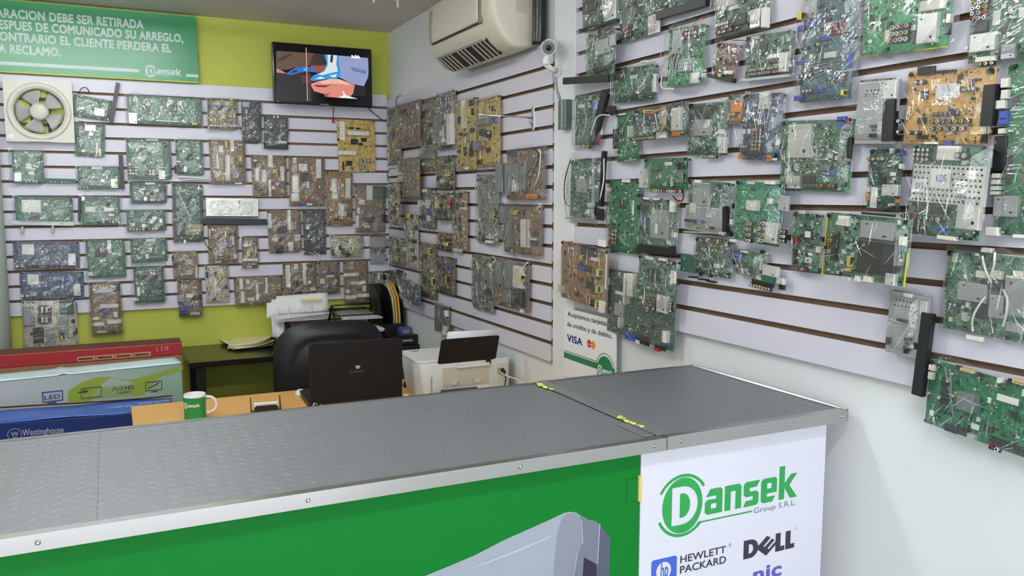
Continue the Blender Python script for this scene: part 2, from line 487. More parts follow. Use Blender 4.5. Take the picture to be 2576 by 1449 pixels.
# ---- worktops covered in embossed sheet, edged with aluminium angle
def sheet_mat():
    m = mat('embossed_grey_sheet', (103, 107, 110), 0.36, 0.0, var=0.05, scale=7, coat=0.0, spec=0.6)
    return m
M_SHEET = sheet_mat()
def treads(root, x0, x1, y0, y1, z):
    mb = MB()
    L, Wd, Hh, p = 0.0105, 0.0022, 0.0007, 0.016
    i0, i1 = int(x0 / p) - 1, int(x1 / p) + 2
    j0, j1 = int(y0 / p) - 1, int(y1 / p) + 2
    for i in range(i0, i1):
        for j in range(j0, j1):
            if (i + j) % 2:
                continue
            cx, cy = i * p, j * p
            if not (x0 + 0.004 < cx < x1 - 0.004 and y0 + 0.004 < cy < y1 - 0.004):
                continue
            a = math.radians(-45 if i % 2 else 45)
            ca, sa = math.cos(a), math.sin(a)
            P = lambda u, v, w: (cx + u * ca - v * sa, cy + u * sa + v * ca, z + w)
            mb.add([P(-L, 0, 0), P(-L * .45, -Wd, 0), P(L * .45, -Wd, 0), P(L, 0, 0), P(L * .45, Wd, 0), P(-L * .45, Wd, 0), P(-L * .5, 0, Hh), P(L * .5, 0, Hh)],
                   [(0, 1, 6), (1, 2, 7, 6), (2, 3, 7), (3, 4, 7), (4, 5, 6, 7), (5, 0, 6)], 0, True)
    o = mb.build('tread_pattern', M_SHEET, root)
    o['kind'] = 'stuff'
    return o
def rivet(root, p, n=(0, -1, 0)):
    p, n = Vector(p), Vector(n)
    mb = MB().cyl(p, p + n * 0.0018, 0.0045, 0.0036, 14).cyl(p + n * 0.0018, p + n * 0.003, 0.0034, 0.0016, 14)
    mb.build('screw', M_STEEL, root)
YE0, YE1 = 1.372, 1.952
ct = wthing('counter_worktop', 'long grey embossed worktop edged with riveted aluminium angle', 'worktop', (0, 1.66, 1.1))
MB().box(-1.45, 1.0215, YE0 + 0.002, YE1 - 0.002, 1.0945, CT - 0.0015).build('board', mat('worktop_board', (184, 172, 118), 0.7), ct)
MB().box(-1.45, 1.0215, YE0 + 0.004, YE1 - 0.004, CT - 0.0015, CT).build('embossed_sheet', M_SHEET, ct)
treads(ct, -0.75, 1.0, YE0 + 0.02, YE1 - 0.014, CT)
MB().prism([(YE0, 1.0955), (YE0, CT + 0.002), (YE0 + 0.019, CT + 0.002), (YE0 + 0.019, CT + 0.0006), (YE0 + 0.0015, CT + 0.0006), (YE0 + 0.0015, 1.0955)], -1.45, 1.022, 'x').build('front_edge_angle', M_ALU, ct)
MB().prism([(YE1, 1.0955), (YE1, CT + 0.002), (YE1 - 0.012, CT + 0.002), (YE1 - 0.012, CT + 0.0006), (YE1 - 0.0015, CT + 0.0006), (YE1 - 0.0015, 1.0955)], -1.45, 1.022, 'x').build('rear_edge_angle', M_ALU, ct)
_sx = onz(247, 1210, CT).x
MB().box(_sx - 0.0006, _sx + 0.0006, YE0 + 0.02, YE1 - 0.013, CT, CT + 0.00015).build('sheet_joint', mat('joint_dark', (70, 74, 78), 0.6), ct)
for q in [(95, 1363), (775, 1258), (1309, 1172), (1648, 1119)]:
    p = ony(*q, YE0); rivet(ct, (p.x, YE0, 1.1085))
fl = wthing('counter_flap', 'hinged grey flap of the counter against the side wall, foam at its joint', 'counter flap', (1.28, 1.66, 1.1))
MB().box(1.0245, 1.540, YE0 + 0.002, YE1 - 0.002, 1.0945, CT + 0.0005).build('board', mat('worktop_board', (184, 172, 118), 0.7), fl)
MB().box(1.0245, 1.538, YE0 + 0.004, YE1 - 0.004, CT + 0.0005, CT + 0.002).build('embossed_sheet', M_SHEET, fl)
treads(fl, 1.05, 1.53, YE0 + 0.02, YE1 - 0.014, CT + 0.002)
_z = CT + 0.002
MB().prism([(YE0, 1.0955), (YE0, _z + 0.002), (YE0 + 0.019, _z + 0.002), (YE0 + 0.019, _z + 0.0006), (YE0 + 0.0015, _z + 0.0006), (YE0 + 0.0015, 1.0955)], 1.0245, 1.5405, 'x').build('front_edge_angle', M_ALU, fl)
MB().prism([(YE1, 1.0955), (YE1, _z + 0.002), (YE1 - 0.012, _z + 0.002), (YE1 - 0.012, _z + 0.0006), (YE1 - 0.0015, _z + 0.0006), (YE1 - 0.0015, 1.0955)], 1.0245, 1.5405, 'x').build('rear_edge_angle', M_ALU, fl)
MB().prism([(1.5415, 1.0955), (1.5415, _z + 0.004), (1.536, _z + 0.004), (1.534, _z + 0.0006), (1.540, _z + 0.0006), (1.540, 1.0955)], YE0, YE1, 'y').build('side_edge_angle', M_ALU, fl)
MB().box(1.012, 1.046, YE0 + 0.02, YE1 - 0.012, _z + 0.0004, _z + 0.0022).build('hinge_strip', M_DULL, fl, bevel=0.0006)
MB().box(0.985, 1.0105, YE0 + 0.03, YE0 + 0.13, CT + 0.0005, CT + 0.003).build('hinge_plate', M_DULL, fl, bevel=0.001)
for q in [(1715, 1107), (1924, 1078), (2117, 1047)]:
    p = ony(*q, YE0); rivet(fl, (p.x, YE0, 1.110))
rnd = random.Random(5)
M_FOAM = mat('yellow_foam', (206, 214, 92), 0.8, bump=0.6, bscale=200)
for (a, b) in (((1356, 968), (1388, 982)), ((1557, 1051), (1612, 1075))):
    pa, pb = onz(*a, _z), onz(*b, _z)
    mb = MB()
    n = 11
    for i in range(n):
        c = pa.lerp(pb, i / (n - 1)) + Vector((rnd.uniform(-.004, .004), rnd.uniform(-.004, .004), 0))
        r = rnd.uniform(0.004, 0.0075)
        mb.lathe([(0.0, r * .55), (r * .55, r * .5), (r * .9, r * .25), (r, 0.0)], 9, o=(c.x, c.y, _z + 0.0012))
    mb.build('foam_bead', M_FOAM, fl)

# ---- desk behind the counter, black desk along the back wall
DZ = 0.78
dk = wthing('wooden_desk', 'light beech desk behind the counter', 'desk', (0.8, 3.1, 0))
MB().box(0.05, XW - 0.002, 2.72, 3.602, DZ - 0.025, DZ).build('desk_top', M_WOOD, dk, bevel=0.002)
MB().box(0.08, 0.105, 2.76, 3.56, 0, DZ - 0.025).build('side_panel', M_WOOD, dk)
MB().box(1.52, 1.545, 2.76, 3.56, 0, DZ - 0.025).build('side_panel', M_WOOD, dk)
MB().box(0.105, 1.52, 2.80, 2.815, 0.3, DZ - 0.025).build('modesty_panel', M_WOOD, dk)
bd = wthing('black_desk', 'black desk standing along the lime back wall', 'desk', (0.9, 4.68, 0))
_l = onz(475, 912, DZ).x
MB().box(_l, XW - 0.003, 4.43, YW - 0.002, DZ - 0.03, DZ).build('desk_top', M_BLKWOOD, bd, bevel=0.002)
for xx in (_l + 0.035, 0.95, 1.50):
    MB().box(xx, xx + 0.045, 4.46, 4.50, 0, DZ - 0.03).build('leg', M_BLACK, bd, bevel=0.003)
    MB().box(xx, xx + 0.045, 4.84, 4.88, 0, DZ - 0.03).build('leg', M_BLACK, bd, bevel=0.003)
MB().box(_l + 0.06, 1.5, 4.84, 4.86, DZ - 0.09, DZ - 0.03).build('rear_rail', M_BLKWOOD, bd)

# ---- green notice board on the back wall
BY = YB - 0.028
nb = wthing('notice_board', 'wide green notice board with white Spanish lettering and logo', 'sign', (0.0, BY, 2.4))
_tr, _br = ony(494, 42, BY), ony(497, 207, BY)
_x1, _zt, _zb = 0.481, 2.575, 2.232
M_BANNER = mat('green_banner', (38, 140, 84), 0.28, var=0.06, scale=3)
MB().box(-1.35, _x1, BY, YB + 0.018, _zb, _zt).build('board', M_BANNER, nb)
MB().box(-1.35, _x1, BY - 0.0015, BY + 0.012, _zb - 0.007, _zb).build('lower_edge', mat('banner_edge', (176, 186, 60), 0.5), nb)
bn = bpy.data.objects.new('board_print', None); COL.objects.link(bn); bn.parent = nb
bn.matrix_world = Matrix.Translation(-Vector(nb.location)) @ frame((0, BY - 0.0006, 0), (1, 0, 0), (0, 0, 1))
M_BTXT = mat('banner_white', (186, 205, 196), 0.4, var=0.02)
CAP = 0.045
def cap_text(body, x0, x1, z, cap, parent, m, bold=0.03, zz=0.0):
    cu = bpy.data.curves.new('lettering', 'FONT'); cu.body = 'H'; r0 = embolden(curve_mesh(cu, 'lettering', m), bold); hb = bb2(r0); Hh = hb[3] - hb[2]
    cu = bpy.data.curves.new('lettering', 'FONT'); cu.body = body; cu.resolution_u = 3; cu.space_character = 1.0 + bold * 1.2
    me = embolden(curve_mesh(cu, 'lettering', m), bold)
    a, b, c, d = bb2(me)
    sx, sy = (x1 - x0) / (b - a), cap / Hh
    for v in me.vertices:
        v.co.x = (v.co.x - a) * sx; v.co.y = (v.co.y - hb[2]) * sy
    bpy.data.meshes.remove(r0)
    return put('lettering', me, parent, (x0, z, zz))
cap_text('ARACION DEBE SER RETIRADA', -0.446, 0.219, 2.489, CAP, bn, M_BTXT, 0.042)
cap_text('ESPUES DE COMUNICADO SU ARREGLO,', -0.437, 0.412, 2.434, CAP, bn, M_BTXT, 0.042)
cap_text('ONTRARIO EL CLIENTE PERDERA EL', -0.437, 0.351, 2.377, CAP, bn, M_BTXT, 0.042)
cap_text('A RECLAMO.', -0.444, -0.172, 2.318, CAP, bn, M_BTXT, 0.042)
put('rule', fill_mesh([[(-1.35, 2.258), (0.189, 2.264), (0.189, 2.281), (-1.35, 2.275)]], M_BTXT, 'rule'), bn)
put('rule', fill_mesh([[(0.418, 2.256), (_x1, 2.256), (_x1, 2.271), (0.418, 2.271)]], M_BTXT, 'rule'), bn)
logo_dansek(M_BTXT, bn, 0.217, 2.2485, 0.0262, 0.0)

# ---- television on the wall
TY = YB - 0.12
tv = wthing('television', 'black flat television showing a hand and a blue sandal', 'television', (1.14, TY, 2.29))
_a, _b = ony(684, 104, TY), ony(937.5, 271.5, TY)
tx0, tx1, tz0, tz1 = _a.x, _b.x, _b.z, _a.z
MB().box(tx0, tx1, TY, TY + 0.03, tz0, tz1).build('casing', M_BLACKG, tv, bevel=0.006)
MB().prism([(tx0 + .1, tz0 + .06), (tx1 - .1, tz0 + .06), (tx1 - .13, tz1 - .06), (tx0 + .13, tz1 - .06)], TY + 0.03, TY + 0.06, 'y').build('back_shell', M_BLACK, tv, bevel=0.01)
MB().box(tx0 + .24, tx1 - .24, TY + 0.06, YW, tz0 + .1, tz0 + .2).build('wall_bracket', M_BLACK, tv)
MB().box(tx0 + 0.012, tx1 - 0.012, TY - 0.0012, TY + 0.002, tz0 + 0.03, tz1 - 0.014).build('screen', mat('screen_black', (10, 10, 16), 0.12), tv)
sc_ = bpy.data.objects.new('screen_picture', None); COL.objects.link(sc_); sc_.parent = tv
sc_.matrix_world = Matrix.Translation(-Vector(tv.location)) @ frame((0, TY - 0.0016, 0), (1, 0, 0), (0, 0, 1))
def tp(x, y):
    p = ony(660 + x / 7.247, 90 + y / 7.247, TY)
    return (p.x, p.z)
def tpic(name, rgb, pts, lift, e=1.0):
    m = mat('screen_' + name, rgb, 0.4, emit=e * 0.66, var=0.08, scale=30)
    m.node_tree.nodes['Principled BSDF'].inputs['Base Color'].default_value = (0.01, 0.01, 0.01, 1)
    for l in list(m.node_tree.nodes['Principled BSDF'].inputs['Base Color'].links):
        m.node_tree.links.remove(l)
    put(name, fill_mesh([[tp(*q) for q in pts]], m, name), sc_, (0, 0, lift))
tpic('dim_jacket', (34, 34, 32), [(250, 670), (700, 640), (900, 700), (900, 1200), (240, 1190)], 0.0001, 0.5)
tpic('brown_jacket', (112, 84, 64), [(250, 275), (950, 320), (1150, 345), (1150, 545), (870, 545), (620, 575), (420, 630), (250, 600)], 0.0001, 0.75)
tpic('jacket_fold', (62, 46, 38), [(940, 320), (1150, 345), (1150, 540), (850, 540)], 0.0002, 0.7)
tpic('jacket_crease', (70, 52, 42), [(300, 420), (470, 340), (560, 300), (480, 390), (340, 460), (260, 470)], 0.0002, 0.7)
tpic('far_hand', (170, 78, 60), [(880, 545), (1150, 545), (1140, 650), (1000, 680), (880, 640)], 0.0002, 0.8)
tpic('far_finger', (120, 44, 44), [(690, 720), (900, 740), (900, 880), (720, 860)], 0.0002, 0.6)
tpic('finger_tip', (220, 150, 140), [(250, 600), (330, 620), (440, 690), (260, 670)], 0.0003, 0.8)
tpic('blue_strap', (40, 110, 210), [(430, 700), (500, 640), (620, 580), (780, 555), (940, 580), (970, 640), (1020, 650), (930, 665), (780, 650), (660, 680), (540, 715)], 0.0003, 0.95)
tpic('strap_gap', (40, 36, 36), [(500, 690), (560, 640), (640, 620), (620, 665)], 0.0004, 0.5)
tpic('strap_light', (90, 160, 240), [(740, 640), (760, 590), (820, 590), (800, 650)], 0.0004, 1.0)
tpic('grey_cloth', (150, 164, 208), [(1390, 360), (1800, 395), (1925, 405), (1935, 640), (1925, 760), (1850, 920), (1640, 880), (1400, 760)], 0.0002, 0.95)
tpic('cloth_fold', (120, 132, 180), [(1600, 560), (1900, 640), (1880, 700), (1640, 640)], 0.0003, 0.85)
tpic('sandal_edge', (44, 150, 222), [(1125, 340), (1390, 360), (1395, 520), (1425, 650), (1415, 720), (1370, 780), (1160, 790), (920, 830), (870, 800), (930, 720), (1050, 680), (1130, 610), (1170, 500)], 0.0004, 1.0)
tpic('sandal_sole', (222, 232, 236), [(1185, 345), (1360, 358), (1345, 520), (1375, 650), (1200, 690), (1100, 720), (1000, 700), (1130, 650), (1190, 540)], 0.0006, 1.0)
tpic('sandal_window', (226, 240, 246), [(1210, 730), (1360, 700), (1320, 765)], 0.0006, 1.0)
tpic('sandal_window', (226, 240, 246), [(960, 790), (1060, 745), (1150, 785)], 0.0006, 1.0)
tpic('shoe_label', (40, 40, 52), [(1245, 352), (1290, 356), (1275, 490), (1235, 485)], 0.0008, 0.6)
tpic('sleeve', (18, 20, 30), [(1660, 880), (1880, 930), (1890, 1100), (1620, 1090)], 0.0004, 0.5)
tpic('hand', (228, 138, 122), [(890, 870), (1000, 835), (1240, 785), (1400, 790), (1560, 850), (1685, 900), (1650, 1060), (1570, 1130), (1380, 1130), (1130, 1110), (1140, 1075), (940, 1010), (890, 920)], 0.0005, 1.0)
tpic('hand_light', (246, 186, 170), [(1000, 835), (1240, 785), (1400, 790), (1560, 850), (1600, 900), (1300, 870), (1100, 880)], 0.0007, 1.0)
tpic('hand_crease', (110, 50, 50), [(930, 900), (1180, 905), (1270, 885), (1150, 940), (1000, 935)], 0.0008, 0.7)
tpic('hand_shade', (190, 90, 80), [(940, 1010), (1140, 1060), (1240, 1040), (1180, 1110), (1130, 1110), (1140, 1075)], 0.0007, 0.9)
tpic('white_cloth', (244, 244, 252), [(1370, 1130), (1480, 1085), (1455, 1020), (1480, 1018), (1520, 1085), (1740, 1150)], 0.0009, 1.0)
tpic('white_line', (220, 210, 200), [(788, 215), (803, 215), (828, 1190), (814, 1190)], 0.0010, 0.8)
tpic('red_line', (150, 60, 56), [(826, 300), (842, 300), (872, 1190), (856, 1190)], 0.0010, 0.6)
_p0, _p1 = tp(1625, 405), tp(1775, 410)
_wm = mat('screen_letters', (250, 250, 255), 0.4, emit=1.0)
put('lettering', text_mesh('h&h', _p1[0] - _p0[0], 0.017, _wm, 0.03), sc_, (_p0[0], _p0[1], 0.001))
_p0, _p1 = tp(1058, 1262), tp(1205, 1268)
put('lettering', text_mesh('SAMSUNG', _p1[0] - _p0[0], 0.0066, mat('brand_grey', (170, 170, 174), 0.4), 0.02), sc_, (_p0[0], _p1[1], 0.0008))
_p0 = tp(265, 1205)
put('sticker', fill_mesh([[(_p0[0], _p0[1]), (_p0[0] + .009, _p0[1]), (_p0[0] + .009, _p0[1] + .009), (_p0[0], _p0[1] + .009)]], mat('sticker_grey', (120, 140, 150), 0.5), 'sticker'), sc_)
cd = wthing('television_cable', 'thin dark cables hanging below the television', 'cable', (1.2, YB - 0.02, 2.1))
_c0, _c1, _c2 = ony(839, 270, YB - 0.03), ony(838, 300, YB - 0.02), ony(926, 272, YB - 0.02)
MB().tube([_c0, _c1], 0.0022, 6).build('aerial_lead', M_BLACK, cd)
MB().tube([_c1, _c1 + Vector((0, 0, -0.02))], 0.007, 8).build('red_plug', mat('red_plastic', (178, 34, 52), 0.4), cd)
MB().tube([_c2, ony(940, 285, YB - 0.01), ony(962, 303, YB - 0.008)], 0.0025, 6).build('power_lead', M_BLACK, cd)

# ---- exhaust fan
FY = YB - 0.055
ef = wthing('exhaust_fan', 'square cream exhaust fan with five grey blades on the slatted wall', 'fan', (-0.28, FY, 2.04))
fx, fz, fh = -0.282, 2.0385, 0.1515
_ring = arc(fx, fz, 0.112, 0, 360, 40)[:-1]
def holed(name, y0, y1, m, half, r):
    n = 48; mb = MB(); vs = []
    for k, yy in enumerate((y0, y1)):
        for i in range(n):
            t = 2 * math.pi * i / n
            c, s_ = math.cos(t), math.sin(t)
            q = half / max(abs(c), abs(s_))
            vs.append((fx + q * c, yy, fz + q * s_)); vs.append((fx + r * c, yy, fz + r * s_))
    fs = []
    for i in range(n):
        j = (i + 1) % n
        a, b, c, d = 2 * i, 2 * j, 2 * j + 1, 2 * i + 1
        fs += [(a, b, c, d), (a + 2 * n, d + 2 * n, c + 2 * n, b + 2 * n), (a, a + 2 * n, b + 2 * n, b), (d, c, c + 2 * n, d + 2 * n)]
    return mb.add(vs, fs).build(name, m, ef)
M_FAN = mat('fan_cream', (208, 205, 192), 0.4, var=0.03)
holed('front_plate', FY, YB - 0.001, M_FAN, fh, 0.115)
_mr = Matrix.Translation((fx, FY, fz)) @ Matrix.Rotation(math.radians(90), 4, 'X')
MB().lathe([(0.144, 0.0), (0.141, 0.004), (0.134, 0.008), (0.126, 0.008), (0.118, 0.002), (0.112, -0.010), (0.109, -0.025), (0.108, -0.05)], 56).xf(_mr).build('ring', M_FAN, ef)
MB().cyl((fx, YB - 0.004, fz), (fx, YB - 0.002, fz), 0.114, n=40).build('wall_plate', M_LIME, ef)
_fd = mat('fan_dark', (58, 56, 52), 0.6)
for w_ in (-0.062, 0.066):
    MB().box(fx - 0.098, fx + 0.098, YB - 0.010, YB - 0.004, fz + w_ - 0.008, fz + w_ + 0.008).build('motor_bracket', _fd, ef)
for w_ in (-0.035, 0.04):
    MB().box(fx + w_ - 0.007, fx + w_ + 0.007, YB - 0.010, YB - 0.004, fz - 0.1, fz + 0.1).build('motor_bracket', _fd, ef)
MB().lathe([(0.0, 0.020), (0.030, 0.018), (0.040, 0.012), (0.0435, 0.0), (0.0435, -0.03)], 36).xf(_mr).build('hub', M_CREAM2, ef)
_blm = mat('fan_blade_grey', (168, 168, 164), 0.4)
for k in range(5):
    a0 = math.radians(112 + 72 * k)
    def bl(u, v):
        r = 0.036 + 0.068 * u
        half = (0.34 + 0.20 * u) * (1 - 0.18 * max(0, u - 0.8) / 0.2)
        t = a0 + (v - 0.5) * 2 * half
        return (fx + r * math.cos(t), FY + 0.012 + (v - 0.5) * 0.030 * (0.6 + 0.4 * u), fz + r * math.sin(t))
    MB().sheet(bl, 5, 8).build('blade', _blm, ef, solid=0.0015)
_q = ony(28, 342, FY)
MB().box(_q.x - 0.012, _q.x + 0.012, FY - 0.0008, FY + 0.001, _q.z - 0.011, _q.z + 0.011).build('sticker', M_PAPER, ef)
MB().box(fx - 0.055, fx + 0.045, FY - 0.006, FY + 0.01, fz - fh + 0.001, fz - fh + 0.013).build('pull_tab', M_FAN, ef, bevel=0.002)

# ---- air conditioner on the side wall
ac = wthing('air_conditioner', 'cream split air conditioner mounted high in the corner', 'air conditioner', (XW, 3.35, 2.2))
prof = [(0.0, 2.205), (0.085, 2.192), (0.125, 2.200), (0.165, 2.232), (0.196, 2.285), (0.208, 2.335), (0.206, 2.47), (0.17, 2.492), (0.0, 2.495)]
yn, yf = 2.985, 3.70
cxp, czp = 0.05, 2.35
secs = [(yn, 0.90), (yn + 0.006, 0.955), (yn + 0.02, 0.985), (yn + 0.05, 1.0), (yf - 0.05, 1.0), (yf - 0.02, 0.985), (yf - 0.006, 0.955), (yf, 0.90)]
mb = MB(); vs = []; fs = []
pf = []
for i in range(len(prof)):          # subdivide the outline so that it reads as a curve
    pf.append(prof[i])
n = len(pf)
for (yy, k) in secs:
    for (d, z) in pf:
        dd = d if d == 0 else cxp + (d - cxp) * k
        vs.append((XW - dd, yy, czp + (z - czp) * k))
for a in range(len(secs) - 1):
    for i in range(n):
        j = (i + 1) % n
        fs.append((a * n + i, (a + 1) * n + i, (a + 1) * n + j, a * n + j))
fs.append(tuple(range(n))); fs.append(tuple(range((len(secs) - 1) * n + n - 1, (len(secs) - 1) * n - 1, -1)))
o = mb.add(vs, fs, 0, True).build('casing', M_CREAM, ac, bevel=0.006, seg=3)
def acp(y, d, z):
    return (XW - d, y, z)
# front panel: a slightly proud sheet with its slit below
fpn = [(0.2095, 2.318), (0.2105, 2.34), (0.2085, 2.470)]
mb = MB()
mb.sheet(lambda u, v: acp(yn + 0.10 + u * (yf - yn - 0.14), 0.2000 + 0.0115 * math.sin(math.pi * min(1, v * 0.7 + 0.25)), 2.305 + v * 0.165), 12, 8).build('front_panel', M_CREAM2, ac, solid=0.003)
MB().box(XW - 0.2085, XW - 0.195, yn + 0.13, yf - 0.06, 2.2985, 2.3035).build('panel_slit', M_BLACK, ac)
mb = MB()
mb.prism([(yn + 0.100, 2.30), (yn + 0.118, 2.295), (yn + 0.122, 2.36), (yn + 0.112, 2.47), (yn + 0.098, 2.47)], XW - 0.2138, XW - 0.2, 'x').build('display_strip', mat('display_grey', (112, 120, 112), 0.3), ac, bevel=0.002)
# outlet: raised slab, its dark colour stands for the recess's shade; louvres over it
def under(t):          # point on the underside between the wall side (0) and the front (1)
    return (0.100 + 0.078 * t, 2.1935 + 0.058 * t ** 1.35)
_ov = [under(0.05), under(0.95)]
mb = MB()
nrm = Vector((-0.55, 0, -0.83))
a0, a1 = Vector(acp(yn + 0.12, *_ov[0])) , Vector(acp(yn + 0.12, *_ov[1]))
b0, b1 = Vector(acp(yf - 0.07, *_ov[0])), Vector(acp(yf - 0.07, *_ov[1]))
for _v in (a0, a1, b0, b1):
    _v += nrm * 0.0075
off = nrm * 0.004
mb.add([a0 + off, a1 + off, b1 + off, b0 + off, a0 - off, a1 - off, b1 - off, b0 - off], [(0, 1, 2, 3), (7, 6, 5, 4), (0, 4, 5, 1), (1, 5, 6, 2), (2, 6, 7, 3), (3, 7, 4, 0)])
mb.build('air_outlet', mat('outlet_shade', (40, 35, 30), 0.6, var=0.3, scale=40), ac)
for k in range(13):
    if k in (4, 8):
        continue
    t = 0.03 + 0.92 * k / 12
    c0, c1 = a0.lerp(b0, t) + nrm * 0.004, a1.lerp(b1, t) + nrm * 0.004
    d = (b0 - a0).normalized() * 0.0022
    e = nrm * 0.004 + (b0 - a0).normalized() * 0.004
    MB().add([c0 - d, c0 + d, c1 + d, c1 - d, c0 - d + e, c0 + d + e, c1 + d + e, c1 - d + e], [(3, 2, 1, 0), (4, 5, 6, 7), (0, 1, 5, 4), (1, 2, 6, 5), (2, 3, 7, 6), (3, 0, 4, 7)]).build('louvre', mat('louvre_grey', (150, 144, 132), 0.5), ac)
MB().add([a1 + nrm * .005, a1 + nrm * .012 + Vector((-.012, 0, 0.01)), b1 + nrm * .012 + Vector((-.012, 0, 0.01)), b1 + nrm * .005], [(0, 1, 2, 3)]).build('flap', M_CREAM2, ac, solid=0.003)
MB().box(XW - 0.105, XW - 0.06, yn - 0.0014, yn + 0.004, 2.33, 2.45).build('rating_sticker', mat('sticker_tan', (190, 182, 160), 0.6), ac)
MB().box(XW - 0.03, XW - 0.001, yn - 0.03, yn + 0.02, 2.26, 2.5).build('wall_plate', mat('rusty_plate', (176, 164, 134), 0.7, var=0.25, scale=30), ac)
pp = wthing('refrigerant_pipe', 'black taped refrigerant pipe beside the air conditioner', 'pipe', (XW - 0.03, 2.9, 2.2))
pts = [(XW - 0.036, yn - 0.062, 2.20), (XW - 0.036, yn - 0.066, 2.28), (XW - 0.036, yn - 0.066, 2.4), (XW - 0.036, yn - 0.066, CEIL)]
_pa = [Vector(p) for p in pts]
fine = []
for i in range(len(_pa) - 1):
    for k in range(6):
        fine.append(_pa[i].lerp(_pa[i + 1], k / 6))
fine.append(_pa[-1])
MB().tube(fine, 0.028, 14).build('pipe_wrap', mat('black_tape', (20, 22, 28), 0.3, bump=0.5, bscale=60), pp)

# ---- security camera, its lead and the metal box
cc = ony(1380, 121, 2.72)
sc2 = wthing('security_camera', 'white bullet security camera with a ring of infrared lights', 'camera', (cc.x, cc.y, cc.z))
d = (Vector((0.0, 0, 1.62)) - cc).normalized()
d = Vector((d.x - 0.05, d.y, d.z - 0.05)).normalized()
Mc = frame(cc, d.cross(Vector((0, 0, 1))), d.cross(Vector((0, 0, 1))).cross(d))
Mc = Mc if Vector(Mc.col[2][:3]).dot(d) > 0 else Mc @ Matrix.Rotation(math.pi, 4, 'Y')
MB().lathe([(0.0, -0.105), (0.022, -0.105), (0.0255, -0.1), (0.0262, 0.0), (0.0235, 0.0), (0.0228, -0.004)], 32).xf(Mc).build('housing', M_WPLAS, sc2)
MB().lathe([(0.0, -0.006), (0.0235, -0.006)], 32).xf(Mc).build('face_plate', M_BLACKG, sc2)
MB().lathe([(0.0, 0.0), (0.006, -0.001), (0.0095, -0.004), (0.0095, -0.006)], 24).xf(Mc).build('lens', mat('lens_dark', (16, 22, 26), 0.05), sc2)
for k in range(24):
    t = 2 * math.pi * k / 24; r = 0.0165 if k % 2 else 0.0195
    MB().lathe([(0.0, 0.0015), (0.0012, 0.001), (0.0016, 0.0)], 8, o=(r * math.cos(t), r * math.sin(t), -0.006)).xf(Mc).build('infrared_light', mat('led_clear', (150, 165, 165), 0.2), sc2)
mb = MB()
mb.sheet(lambda u, v: (0.0295 * math.cos(math.pi * (0.02 + 0.96 * u)), 0.0295 * math.sin(math.pi * (0.02 + 0.96 * u)), 0.014 - 0.115 * v), 20, 4).xf(Mc).build('sun_hood', M_WPLAS, sc2, solid=0.002)
_j = cc + Vector((0.006, 0.03, -0.04)); _w = Vector((XR - 0.004, 2.80, 2.087))
MB().tube([cc + d * -0.05 + Vector((0, 0, -0.02)), _j], 0.011, 12).build('neck', M_WPLAS, sc2)
MB().tube([_j + Vector((0, 0, 0.008)), _j + Vector((0, 0, -0.016))], 0.0135, 14).build('joint', M_WPLAS, sc2)
MB().tube([_j + Vector((0, 0, -0.012)), _j.lerp(_w, 0.5) + Vector((0, 0, -0.012)), _w], 0.010, 12).build('arm', M_WPLAS, sc2)
MB().cyl(_w + Vector((-0.004, 0, 0)), _w + Vector((0.0025, 0, 0)), 0.024, n=24).build('wall_base', M_WPLAS, sc2, bevel=0.0015)
cl = wthing('camera_lead', 'grey lead running from the camera to the metal box', 'cable', (XR - 0.004, 2.82, 2.05))
MB().tube([onx(1394, 168, XR - 0.008), onx(1398, 200, XR - 0.006), onx(1401, 228, XR - 0.006), onx(1408, 250, XR - 0.008)], 0.004, 8).build('lead', mat('grey_lead', (150, 148, 142), 0.5), cl)
mbx = wthing('metal_box', 'small grey steel power supply box screwed to the white strip', 'electrical box', (XR, 2.75, 1.92))
_p0, _p1 = onx(1405, 253, XR - 0.03), onx(1423, 324, XR - 0.03)
_p2 = onx(1442, 322, XR - 0.002)
MB().box(XR - 0.032, XR - 0.0025, _p2.y + 0.008, _p0.y, _p1.z, _p0.z).build('casing', mat('box_steel', (112, 122, 120), 0.4, 0.6), mbx, bevel=0.002)
MB().box(XR - 0.0345, XR - 0.032, _p2.y + 0.03, _p2.y + 0.035, _p1.z, _p0.z).build('cover_edge', M_STEEL, mbx)
for (yy, zz) in ((0.012, 0.012), (0.012, -1)):
    pz = _p0.z - 0.015 if zz > 0 else _p1.z + 0.015
    MB().cyl((XR - 0.0338, _p0.y - 0.02, pz), (XR - 0.031, _p0.y - 0.02, pz), 0.003, n=10).build('screw', M_STEEL, mbx)

# ---- faceout arm hooked into the slats
hk = wthing('display_arm', 'empty chrome display arm hooked into a slat groove', 'hook', (XR, 3.0, 1.93))
_h = onx(950 + 1580 / 4.0255, 180 + 470 / 4.0255)
MB().box(XR - 0.005, XR + 0.004, _h.y - 0.011, _h.y + 0.011, _h.z - 0.05, _h.z + 0.045).build('bracket', M_STEEL, hk, bevel=0.002)
_e = onx(950 + 1010 / 4.0255, 180 + 459 / 4.0255, XR - 0.19)
MB().tube([(XR - 0.004, _h.y, _h.z), (XR - 0.1, _h.y, _h.z + 0.002), (XR - 0.24, _h.y, _h.z + 0.003)], 0.0035, 10).build('rod', M_STEEL, hk)
MB().tube([(XR - 0.006, _h.y, _h.z - 0.03), (XR - 0.03, _h.y, _h.z - 0.002)], 0.003, 8).build('brace', M_STEEL, hk)

